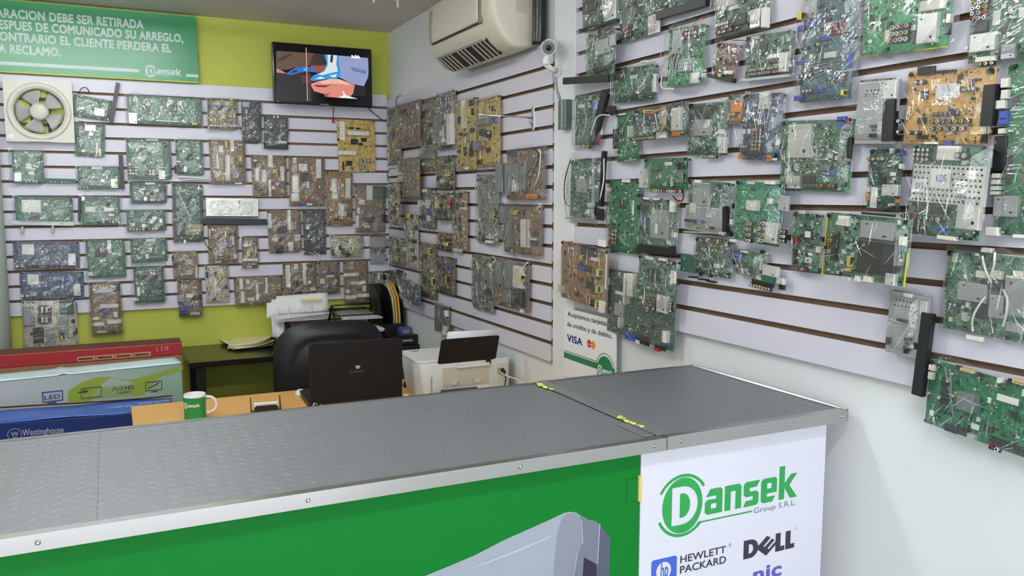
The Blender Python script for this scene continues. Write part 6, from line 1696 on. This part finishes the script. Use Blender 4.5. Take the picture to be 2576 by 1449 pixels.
board('E', 797, 305, 1000, 985, 0, 'tn', 'tan board with one long upright white bar', 'h 870 295 894 575; y 932 355 968 462; k 840 740 868 840; k 930 705 965 860; k 935 570 970 620; k 810 455 850 530; k 930 285 970 350; c 888 968 915 990; y 870 740 888 880; k 820 620 850 650; k 870 625 900 655', loose=0.9)
board('E', 1012, 290, 1240, 950, 0, 'tn', 'yellow-tan board with a dark olive patch, behind the display arm', 'a 1005 478 1160 540; k 1030 580 1085 650; k 1090 600 1150 670; a 990 705 1050 800; k 1100 770 1140 820; b 1180 460 1210 520; k 1010 890 1050 940; c 1120 610 1140 630; e 1060 750 1085 790', loose=1.0)
board('E', 210, 885, 425, 1290, 0, 'ol', 'olive and orange board with a black wire curling from it', 'y 200 1110 245 1160; c 210 1020 250 1045; c 215 1065 245 1090; k 220 920 280 960; i 0 125 1110 120 1040 150 985 195 985; n 380 1040 415 1090; k 200 1200 250 1240', loose=1.4)
board('E', 124, 1120, 228, 1565, 0, 'ol', 'narrow olive board tight in the corner at mid height', 'y 165 1325 190 1360; k 130 1180 170 1220; k 140 1400 180 1440; c 120 1290 140 1310', loose=1.2)
board('E', 600, 862, 780, 1190, 0, 'ol', 'pale olive board with plain upper half in the middle of the corner panel', 'k 660 890 740 920; k 640 950 690 990; k 600 1060 625 1110; c 640 1090 660 1130; y 680 1035 760 1060; k 660 1120 720 1160', loose=1.1)
board('E', 432, 1180, 580, 1595, 0, 'gy', 'grey board with three small white fins at mid height', 'h 428 1300 448 1372; h 462 1330 500 1350; h 508 1298 530 1382; c 455 1190 478 1225; c 482 1190 502 1225; b 515 1410 550 1460; c 500 1450 525 1515; k 440 1440 480 1500', loose=1.2)
board('E', 560, 1225, 730, 1500, 0, 'ol', 'small olive board with one large yellow transformer', 'y 592 1325 648 1382; k 580 1400 700 1450; e 700 1300 725 1350; k 640 1250 700 1290', loose=1.2)
board('E', 772, 1210, 910, 1820, 0, 'ob', 'bowed orange-brown board with black parts, edge-on to the counter', 'k 790 1330 870 1390; k 780 1230 850 1280; k 800 1560 850 1620; c 835 1375 895 1395; k 780 1480 840 1530; s 770 1790 850 1825', loose=1.4)
board('F', 285, 70, 415, 630, 0, 'cr', 'tall pale tan board under the olive corner boards', 'y 300 70 350 120; k 340 330 390 370; k 370 180 400 240; k 350 500 390 540; c 260 410 290 450; k 330 420 370 460', loose=1.1)
board('F', 130, 300, 262, 600, 0, 'ol', 'olive board with yellow wires low in the room corner', 'y 180 500 225 550; i 2 120 460 160 470 160 520 200 540; i 1 210 340 250 330 245 380; k 150 330 200 380; c 110 490 140 560; k 180 420 220 460', loose=1.4)
board('F', 120, 640, 266, 790, 0, 'br', 'brown board lowest in the corner behind the folders', 'k 90 650 150 680; k 190 640 250 700; k 120 700 170 740', loose=1.3, lift=0)
board('F', 435, 352, 590, 945, 0, 'ol', 'tall olive board with yellow-striped blocks over the magazine file', 'k 460 710 490 790; k 530 715 560 800; y 528 415 548 490; y 560 715 577 800; k 440 860 510 910; k 450 480 490 530; c 540 640 555 665', loose=1.2)
board('F', 600, 488, 782, 905, 0, 'br', 'olive-brown board with black block and blue cap beside the striped one', 'k 600 565 700 640; b 700 588 732 642; y 705 695 723 787; k 690 700 735 785; k 620 820 740 880; k 700 510 750 530; v 690 655 750 655 8', loose=1.1)
board('F', 610, 252, 748, 452, 0, 'ob', 'small orange-brown board striped black and yellow', 'k 675 320 738 350; y 675 358 738 395; k 675 400 738 420; k 680 430 735 455; k 610 380 660 440', loose=0.9)
board('E', 1012, 1040, 1225, 1745, 0, 'gy', 'dark grey board with yellow wires over its black cables', 'k 1005 1080 1055 1115; s 1010 1280 1030 1330; a 1040 1265 1060 1345; i 2 1170 1440 1210 1450 1180 1480 1230 1500 1180 1600; i 0 1190 1380 1230 1420 1200 1560; h 1115 1660 1170 1690; h 1115 1710 1170 1735; z 1010 1620 1050 1660 1 1; k 1060 1650 1100 1720; b 1250 1330 1262 1400', loose=1.5)
board('E', 1310, 812, 1690, 1298, 0, 'br', 'brown board with broad silver plates and a loop of dark cables', 'a 1222 932 1282 1225; a 1312 925 1386 1225; a 1460 960 1522 1195; h 1388 1060 1420 1215; a 1385 930 1450 1100; k 1320 810 1400 860; i 0 1530 1180 1500 1120 1560 1020 1640 960 1660 840 1600 780; i 1 1600 1165 1660 1050 1680 850 1660 790; i 0 1640 900 1600 1050 1560 1180; n 1500 1240 1600 1290; k 1630 830 1680 890', loose=1.6)
board('F', 1275, -8, 1655, 505, 0, 'br', 'brown board with copper coils and a strip lettered in red', 'a 1265 -8 1312 170; a 1322 150 1378 405; x 1470 128 1532 415; h 1474 130 1528 410; t 1550 105 1635 165; t 1550 180 1635 245; y 1392 38 1440 80; z 1410 330 1458 392 1 1; k 1550 340 1620 400; z 1390 170 1440 235 1 1; k 1440 30 1490 90; a 1265 240 1300 330; c 1540 318 1600 338; k 1555 255 1630 300', loose=1.3)
board('F', 965, 482, 1172, 1085, 0, 'gy', 'tall grey-tan board with small coils, in the lowest row of the corner panel', 't 1005 490 1030 545; t 1038 495 1065 545; p 1118 575 1150 612; t 1062 555 1085 595; a 1010 670 1050 720; a 1070 665 1110 740; a 1000 760 1045 890; k 1080 840 1150 900; a 980 925 1050 985; z 1060 930 1120 970 3 1; v 1090 960 1145 968 12', loose=1.2)
board('F', 1180, 515, 1530, 1080, 0, 'br', 'brown board with large silver sinks and a dark blue coil at its foot', 'a 1215 560 1278 775; a 1312 548 1402 820; h 1395 600 1480 820; q 1400 845 1505 1005; a 1290 845 1375 970; y 1458 693 1502 730; y 1298 625 1320 705; z 1205 960 1255 990 3 1; z 1345 980 1375 1010 2 1; c 1450 1035 1475 1070; k 1460 760 1510 800; i 1 1180 500 1220 540 1170 600 1190 650; i 1 1540 560 1490 640 1520 700', loose=1.4)
board('F', 260, 735, 415, 1005, 4, 'dg', 'small crumpled bag with a green board and a blue part, by the folders', 'b 355 950 385 990; c 255 930 285 950; k 300 830 350 880; m 330 760 370 800', loose=2.4)
board('F', 605, 975, 722, 1280, 0, 'br', 'little brown board with a grey fin hanging alone above the printer', 'a 600 980 640 1260; k 650 1010 680 1050; h 695 1050 712 1110; h 680 1210 700 1290; b 650 1055 690 1072', loose=1.6)

# ---- boards on the side wall panel
board('G', 240, -150, 548, 180, 0, 'g', 'green board with big dark square and silver tuner, topmost next to the white strip', 'k 225 -30 345 105; s 425 0 530 178; p 375 40 425 80; r 290 210 400 250 5 1; d 215 262 545 178 14', loose=1.4, lift=0)
board('G', 560, -150, 900, 280, 0, 'g', 'green board with white handwritten label, below the ceiling end of the panel', 'r 560 225 660 330 4 3; x 785 125 890 290; r 600 30 690 60 3 1; k 680 60 740 130; v 735 140 750 200 6', loose=1.3)
board('G', 905, -150, 1340, 10, 0, 'dg', 'green board standing on a long black metal lip, at the upper frame edge', 'd 885 140 1320 15 75; p 968 55 995 90; p 1040 30 1095 60; v 1110 40 1300 -20 8', loose=1.0)
board('G', 1388, -150, 1842, 215, 0, 'g', 'green board with a tall white shield and crowded jacks at its lower corner', 'c 1398 -30 1555 65; r 1390 190 1530 290 6 3; s 1695 80 1780 240; h 1812 70 1842 240; k 1530 120 1640 220; r 1410 100 1470 150 3 2; s 1510 50 1590 85', loose=1.5)
board('G', 285, 300, 500, 630, 0, 'g', 'grey-green board in a large bag sticking out over the white strip', 'd 75 705 470 680 62; r 130 690 300 705 9 1; m 340 340 470 470; k 390 250 470 290; m 460 300 510 400; k 330 540 470 620', loose=2.6, lift=1)
board('G', 510, 600, 840, 870, 3, 'bg', 'bright green board with two upright black chips and a small white label', 'k 648 735 692 862; k 748 705 802 845; p 635 650 697 680; k 500 590 600 690; s 850 640 875 800; c 740 525 790 545', loose=2.0)
board('G', 985, 255, 1262, 728, 4, 'lg', 'olive-green bagged board with a small perforated grille', 'o 1070 512 1190 618; r 1100 240 1230 340 5 3; i 1 965 520 1060 430 1110 330 1080 230; k 1010 510 1065 600; m 1015 260 1100 470; p 1150 630 1230 720; i 1 940 650 945 760 1040 775', loose=2.2)
board('G', 1402, 372, 1545, 690, 10, 'rd', 'small brown board with red, white and yellow sockets', 'e 1378 632 1405 664; c 1406 636 1432 666; y 1434 640 1458 670; d 1330 655 1555 705 34; k 1470 545 1505 575; k 1520 350 1640 350; z 1410 500 1440 530 1 1; p 1440 610 1520 640', loose=1.0)
board('G', 1652, 318, 2030, 645, 3, 'g', 'green board with a double row of a dozen jacks and green-labelled tuner', 'k 1765 355 1825 440; s 1945 455 2012 625; r 1670 585 1930 650 12 2; c 1700 315 1760 345; p 1820 470 1920 500; k 1940 330 1990 380; v 1605 700 2040 655 26; g 1970 490 1995 555; k 1840 510 1930 545', loose=1.3)
board('G', 172, 832, 370, 1265, 4, 'g', 'green board with a dark strip board leaning across it', 'd 440 800 320 1240 95; p 180 905 240 935; b 318 890 365 960; g 275 950 300 1005; e 335 1205 372 1235; r 235 1250 290 1290 3 1; r 275 1225 330 1245 3 1; i 1 480 1000 390 1010 340 1120 320 1180; k 450 920 510 990', loose=1.4)
board('G', 530, 990, 715, 1395, 0, 'bg', 'narrow bright green board with a black edge connector', 'k 490 1120 528 1290; s 495 1310 530 1350; h 645 1092 662 1190; p 560 1120 570 1160; v 600 1395 690 1385 14; c 545 985 600 1000', loose=1.2)
board('G', 690, 955, 1130, 1180, 0, 'dg', 'dark bagged board with coloured wires and a row of white pegs', 's 1010 935 1085 1135; r 665 1185 905 1212 12 1; i 4 760 970 860 980 960 940 980 1000 930 1130; i 2 770 960 880 960 975 950 970 1080 920 1150; i 1 870 960 900 1050 905 1130; i 3 780 990 860 990 900 960; c 875 1145 955 1200; n 1000 1140 1060 1180; m 900 960 960 1080; k 990 930 1020 1080; k 930 1040 1000 1150', loose=1.8)
board('G', 1150, 905, 1478, 1345, 2, 'g', 'green board with a big pale shield and pegs along its foot', 'm 1150 1040 1338 1180; s 1420 1190 1475 1330; k 1200 920 1260 980; p 1390 1120 1450 1160; r 1260 1345 1395 1375 6 1; k 1350 920 1400 960; k 1290 960 1350 1000', loose=1.7)
board('G', 1642, 815, 1922, 1398, 4, 'bu', 'slate blue board with orange marks at its foot, beside a small orange packet', 's 1772 800 1852 945; p 1605 1120 1632 1160; p 1648 1118 1675 1158; r 1700 1110 1790 1310 3 6; k 1720 1085 1790 1110; n 1575 1325 1612 1380; n 1815 1345 1850 1395; p 1855 1370 1905 1392; p 1895 1210 1930 1260; z 1590 1255 1680 1290 4 1; k 1600 1310 1780 1345', loose=1.8)
board('G', 1510, 830, 1605, 1085, 4, 'gy', 'small clear packet holding an orange part, between green and blue boards', 'n 1508 890 1606 1050; z 1540 970 1580 1010 1 1; k 1535 1010 1590 1025', name='parts_packet', cat='packet', loose=1.6, fill=.1)
board('H', 160, -60, 548, 858, 2, 'tb', 'tall blue-grey board covered with blue capacitors and bundled metal leads', 'm 160 -40 270 165; y 150 110 186 180; b 180 175 250 230; b 105 225 160 270; b 300 305 370 350; b 90 530 170 560; b 245 760 310 805; b 70 830 145 875; b 528 455 556 575; c 332 452 415 505; r 360 180 500 300 6 4; v 180 590 480 515 7; v 185 620 460 545 7; v 185 655 450 560 7; v 190 690 420 590 7; v 185 560 450 505 6; v 110 520 240 420 6; v 120 545 280 480 6; r 480 600 520 700 1 3; k 60 700 120 740; y 500 780 520 830; z 100 640 240 680 4 1; k 390 600 440 640; g 385 610 430 645; z 150 770 240 810 3 1 1', loose=2.0)
board('H', 690, -70, 1392, 408, 3, 'lg', 'large bright green board with yellow lower edge and nine grouped jacks', 'r 905 205 1065 375 4 3; s 1145 118 1312 378; c 1158 0 1372 90; k 870 190 905 260; c 860 260 900 370; k 1090 260 1140 380; j 600 492 785 478 18; j 1090 440 1385 405 18; v 765 190 770 280 8; p 690 345 725 370; k 1380 170 1420 300; s 1400 120 1435 200', loose=1.4, fill=.5)
board('H', 1605, -70, 2290, 470, 2, 'g', 'olive-green board with a square tuner, cut by the picture edge at the top', 's 1600 290 1822 448; r 1600 0 1755 180 3 4; p 1775 90 1840 215; c 1645 490 1812 535; r 1660 535 1810 570 3 1; m 1870 385 1985 510; c 1740 285 1850 310; p 2000 60 2056 150; k 1620 190 1740 280; p 1850 30 1890 70', loose=1.3)
board('H', 640, 695, 890, 1255, 3, 'gy', 'silver metal box with a black side, beside the amber board', 'm 615 705 955 1250; o 690 770 840 835; k 752 1085 806 1112; k 742 1160 800 1192; d 915 865 895 1225 120; k 770 1125 785 1140; s 850 700 960 860', name='metal_chassis', loose=1.8, fill=.1)
board('H', 1062, 622, 1735, 1258, 4, 'yo', 'large amber board with a white note and two rows of red jacks', 'l 1282 725 1482 850; r 1240 972 1500 1008 6 1; r 1235 1030 1600 1075 7 1; r 1228 1095 1560 1140 5 1; k 1420 945 1500 1005; d 1790 735 1755 1095 110; k 1130 575 1280 650; z 945 1030 1030 1075 1 1; z 960 1125 1010 1165 1 1; z 1050 1130 1180 1175 2 1; k 1130 1170 1215 1205; z 1115 690 1215 740 2 1; z 1550 750 1660 800 3 1; k 1285 608 1460 630; k 1130 1020 1200 1075; k 1160 790 1220 860; p 1665 1085 1715 1140; b 1370 1225 1435 1262; z 1600 840 1630 870 1 1; k 1600 680 1680 700; k 1730 600 1790 640; k 1535 750 1570 800; s 1690 930 1730 970', loose=1.3, fill=.6)
board('H', 1925, 560, 2420, 2060, 0, 'bg', 'tall bright green board at the picture edge with white sockets', 'k 1965 555 1990 580; c 1868 680 1930 760; c 1870 780 1925 860; b 1852 965 1925 1085; c 1825 870 1900 945; c 1845 1115 1895 1160; k 1790 1180 1900 1480; c 1790 1505 1850 1545; c 1785 1560 1850 1600; c 1780 1615 1850 1650; c 1775 1660 1845 1690; m 1800 1700 2010 1880; c 1732 1970 1845 2045; p 1945 2035 2090 2065; e 2060 1400 2075 1600; k 1900 1350 1940 1600; v 1940 850 2050 800 10', loose=1.5, fill=.5)
board('J', -35, -260, 535, 365, 2, 'g', 'green board with a large blank silver plate and a blue socket', 's 20 -230 220 60; s 0 215 122 325; b 362 168 420 205; r 150 280 425 318 8 1; z 250 -240 290 -200 1 1; z 330 -160 400 -130 2 1; r 110 115 180 145 2 1; r 370 105 450 135 2 1; z 265 60 385 85 7 1; z 345 -60 410 -20 1 1; k 130 210 240 270; k 500 -120 560 60; e 515 -275 545 -250; b 445 -300 515 -265; b 445 -235 510 -200; c 20 -20 60 20; k 290 170 350 210', loose=1.7)
board('J', 725, -20, 962, 510, 2, 'dg', 'narrow dark green board with a square tuner and a barcode strip', 'r 695 50 900 85 5 1; s 838 290 975 388; p 712 312 772 492; p 885 182 935 215; b 1000 15 1025 40; c 985 110 1010 155; k 755 135 820 160; k 860 135 935 160; v 725 150 745 290 8; n 935 420 968 450; n 680 375 705 425; c 690 310 710 355; k 790 220 850 290; p 865 455 885 480', loose=1.2)
board('J', 1112, -60, 1655, 790, 4, 'g', 'board under a broad perforated shield with two labels in blue pen', 'o 1090 125 1720 460 1; p 1268 152 1440 318; p 1105 238 1222 355; T KDS 1320 270 1415 200; T 015 1140 330 1215 265; r 985 555 1345 600 7 1; r 970 635 1210 675 5 1; b 1308 662 1382 702; s 1490 385 1690 680; c 1310 735 1480 770; z 1105 -30 1260 90 4 3; z 1470 0 1590 80 2 1; c 1310 -45 1500 80; c 1200 -80 1300 -60; p 1570 170 1660 240; k 1110 480 1400 540; z 1490 740 1560 770 2 1; z 1490 380 1560 410 3 1', loose=1.8)
board('I', 130, 82, 328, 592, 3, 'g', 'grey-green board in a swollen bag with a hanging black cable', 'd 425 0 395 480 42; v 85 582 320 585 14; p 190 215 240 245; m 180 250 260 360; r 165 460 245 480 5 1; r 160 420 250 438 6 1; s 280 455 310 490; v 325 60 315 580 16; i 0 140 75 100 250 100 430 130 480; i 1 430 60 440 250 400 420; k 345 500 405 600; r 320 480 345 560 1 4', loose=2.4)
board('I', 458, 252, 708, 900, 1.5, 'bg', 'tall plain bright green board with stacked silver jacks low down', 'k 545 425 582 495; c 575 245 632 272; r 455 672 535 810 3 4; p 650 428 664 556; c 448 320 468 350; k 700 370 738 400; k 700 470 732 510; k 460 625 535 645; s 450 555 465 590', loose=1.2, fill=.7)
board('I', 768, 65, 1130, 328, 1, 'bg', 'wide bright green board with a peg row beneath and silver edge', 's 732 155 800 320; r 815 332 1090 362 12 1; p 930 95 995 125; z 1085 120 1115 150 1 1; k 850 160 880 180; r 1090 190 1120 280 1 4; k 1080 100 1120 160', loose=1.4, fill=.7)
board('I', 748, 402, 1030, 885, 2, 'g', 'green board under an angled grey plate, dark bracket at its foot', 'm 822 510 965 760; p 872 630 898 715; d 715 845 1030 865 80; r 835 848 950 872 6 1; b 745 590 775 640; k 745 470 790 540; c 760 402 805 420; c 845 408 890 425; h 1012 430 1028 530; s 1010 705 1040 750', loose=1.3)
board('I', 1155, 250, 1490, 735, 3, 'g', 'metal-fronted board with a socket row and a brown wire bundle', 'm 1190 275 1330 478; m 1120 485 1450 700; r 1180 655 1325 685 7 1; b 1262 600 1312 632; k 1140 590 1180 615; k 1200 590 1230 625; r 1345 655 1390 680 1 1; v 1110 700 1450 715 16; i 0 1030 390 1080 430 1130 420 1120 300; i 4 1040 400 1100 450 1140 400; c 1165 450 1220 540; d 1480 480 1480 700 50; s 1420 700 1460 728; c 1205 250 1255 275', loose=1.7)
board('I', 1565, 248, 1925, 835, 4, 'tg', 'teal-green board with a grey square chip and twin jack towers', 'h 1678 430 1758 515; c 1815 260 1888 288; p 1640 265 1710 285; c 1840 412 1872 458; s 1820 620 1928 800; r 1645 605 1700 800 2 4; r 1750 600 1820 800 2 4; m 1935 385 2015 520; r 1940 680 1995 800 2 3; c 1515 590 1535 640; c 1515 765 1555 785; k 1600 610 1700 640; k 1690 320 1720 340', loose=1.5, fill=.4)
board('I', 48, 775, 432, 1392, 3, 'ob', 'wide caramel brown board hanging over the card poster', 'k 205 832 340 920; y 222 902 250 942; c 305 922 355 950; k 180 990 320 1045; b 200 1000 250 1040; y 370 1022 388 1092; y 362 1165 380 1232; y 358 1290 376 1362; s 18 1162 78 1225; k 255 1130 310 1195; k 50 855 72 900; k 190 1095 225 1130; p 415 900 428 1200; k 160 1220 190 1260; k 330 1060 370 1110; k 300 1170 350 1240; k 290 1290 350 1350; h 392 1300 412 1400; z 345 870 400 905 2 1; p 350 770 420 830', loose=1.3, fill=.8)
board('I', 452, 1015, 1015, 1742, 2, 'dg', 'long dark green board lowest by the poster, partly covered by another', 'h 608 1060 626 1330; h 638 1065 692 1260; m 510 1325 590 1430; b 600 1575 690 1640; h 945 1560 975 1660; b 940 1660 975 1680; k 510 1140 560 1200; p 500 1220 575 1245; p 530 1050 545 1080; k 820 1510 860 1550; c 695 1640 725 1670; k 700 1600 800 1680; e 850 1710 900 1735; k 850 1690 940 1725; h 560 1440 575 1530; c 440 1100 460 1160', loose=1.4)
board('I', 722, 895, 1012, 1425, 3, 'g', 'green board with a large dark chip overlapping the long dark green one', 'k 795 1018 882 1138; p 760 915 832 942; c 895 930 952 952; x 980 1040 1030 1150; r 770 1270 860 1375 4 4; s 880 1250 965 1400; g 905 1215 965 1255; z 945 1175 965 1195 1 1; r 985 1310 1010 1400 1 4; k 735 1205 880 1225; k 890 1110 920 1140; p 890 1255 915 1295; z 970 950 1030 990 2 1; k 740 970 770 990', loose=1.4)
board('I', 1215, 745, 1505, 1110, 2, 'dg', 'dark green board with three rows of jacks and a lower side flap', 'r 1315 762 1475 785 6 1; r 1310 808 1455 832 5 1; r 1258 848 1465 875 7 1; k 1310 950 1350 985; g 1090 895 1215 1050; k 1390 905 1440 935; p 1420 990 1440 1010; k 1240 1050 1260 1085; k 1320 1060 1345 1095; d 1165 1090 1230 1098 12; d 1250 1110 1320 1118 12; d 1320 1125 1390 1140 12; z 1120 920 1150 945 1 1; z 1115 1010 1140 1035 1 1', loose=1.5)
board('I', 1582, 850, 1800, 1120, 4, 'g', 'small grey-green bagged board with a blue socket and silver pegs', 'b 1550 872 1600 950; s 1800 995 1930 1085; k 1690 1130 1880 1165; r 1678 1155 1865 1205 7 1; p 1720 1090 1790 1120; s 1925 1100 1985 1155; k 1930 1150 1980 1205; c 1600 865 1665 880; k 1670 1000 1720 1060; k 1770 860 1800 890; g 1790 1080 1900 1140', loose=2.0)
board('J', 65, 525, 264, 1053, 2, 'g', 'slim green board whose black chip bears a pale oval', 'k 165 678 236 765; p 175 695 225 750; e 62 742 84 815; c 265 832 282 882; p 170 885 212 906; k 110 720 140 750; k 170 795 215 840; p 90 515 150 545; r 80 1005 180 1035 4 1; k 60 850 80 980', loose=1.2)
board('J', 352, 528, 1015, 1180, 3, 'g', 'green board with yellow side edges and a big black square cover', 'k 605 775 942 1075; m 642 612 935 765; r 362 705 445 945 2 5; c 450 562 545 650; c 600 1082 640 1130; c 670 1085 740 1135; s 868 1062 950 1162; j 352 530 300 1080 14; j 1045 880 1010 1180 16; c 985 740 1030 820; k 640 540 930 560; p 460 855 510 890; p 445 950 490 980; s 510 1090 560 1120; v 480 640 520 870 6; v 470 880 510 1060 6; y 555 905 575 1000; k 425 720 445 940; y 530 1015 590 1040', loose=1.2, fill=.8)
board('J', 1398, 845, 2420, 1740, 2, 'g', 'large green board with steel plates and grey cables near the picture edge', 'm 1490 1142 1742 1305; m 1890 1092 2160 1440; m 1760 1250 1910 1449; k 1680 1120 1740 1170; c 1650 1040 1740 1100; c 1790 1040 1870 1110; c 1970 1040 2056 1095; k 1740 1110 1880 1210; k 1395 860 1430 910; s 1700 840 1790 880; i 1 1720 910 1760 1020 1800 1140; i 1 1830 880 1835 1000 1780 1130; i 1 1750 1260 1700 1340 1650 1449 1640 1560; i 1 1900 1200 1950 1290 1940 1420 1900 1520; i 0 1800 1200 1840 1140 1880 1180; z 1390 1290 1410 1449 1 5; z 1420 1310 1500 1350 2 1; k 1540 880 1590 910; p 1620 890 1660 910; v 1905 1000 1990 900 8; v 1400 990 1520 1120 6; z 1385 1060 1400 1180 1 4; k 1600 1320 1740 1450; c 1560 1600 1700 1640; m 1900 1500 2160 1580', loose=1.6)
board('L', 465, 90, 662, 628, 2.5, 'gy', 'lower silver metal box with a long black strip hanging from it', 'm 425 120 745 620; o 480 160 672 245; k 435 465 465 525; k 580 465 632 497; k 570 535 622 568; d 755 275 672 925 92; c 552 120 628 152; k 585 500 610 525; k 575 572 600 592; k 520 320 600 345; s 690 180 745 290; p 650 830 680 865', name='metal_chassis', loose=2.0, fill=.05)
board('L', 762, 635, 1640, 1470, 4, 'bg', 'large bright green board lowest on the side wall, black sockets beneath', 'a 998 902 1130 1050; p 1270 935 1450 990; c 755 685 800 730; c 750 740 785 800; w 1005 718 1112 742; w 1418 805 1540 840; k 865 1165 970 1220; k 980 1190 1060 1250; s 1060 1230 1120 1275; k 1220 1265 1350 1330; r 1225 1320 1320 1370 2 1; k 1340 1320 1490 1385; k 958 690 1000 725; p 740 1045 775 1090; p 765 1100 780 1140; p 1070 1155 1135 1200; k 840 820 900 870; k 840 880 900 935; k 830 950 890 1005; k 830 1020 880 1070; h 1318 785 1340 825; k 1370 795 1400 835; v 870 700 940 1100 5; v 910 720 930 1080 5; k 1180 1170 1250 1220; k 1390 1060 1440 1110; p 1200 945 1230 990', loose=1.2, fill=.7)
hang_boards()
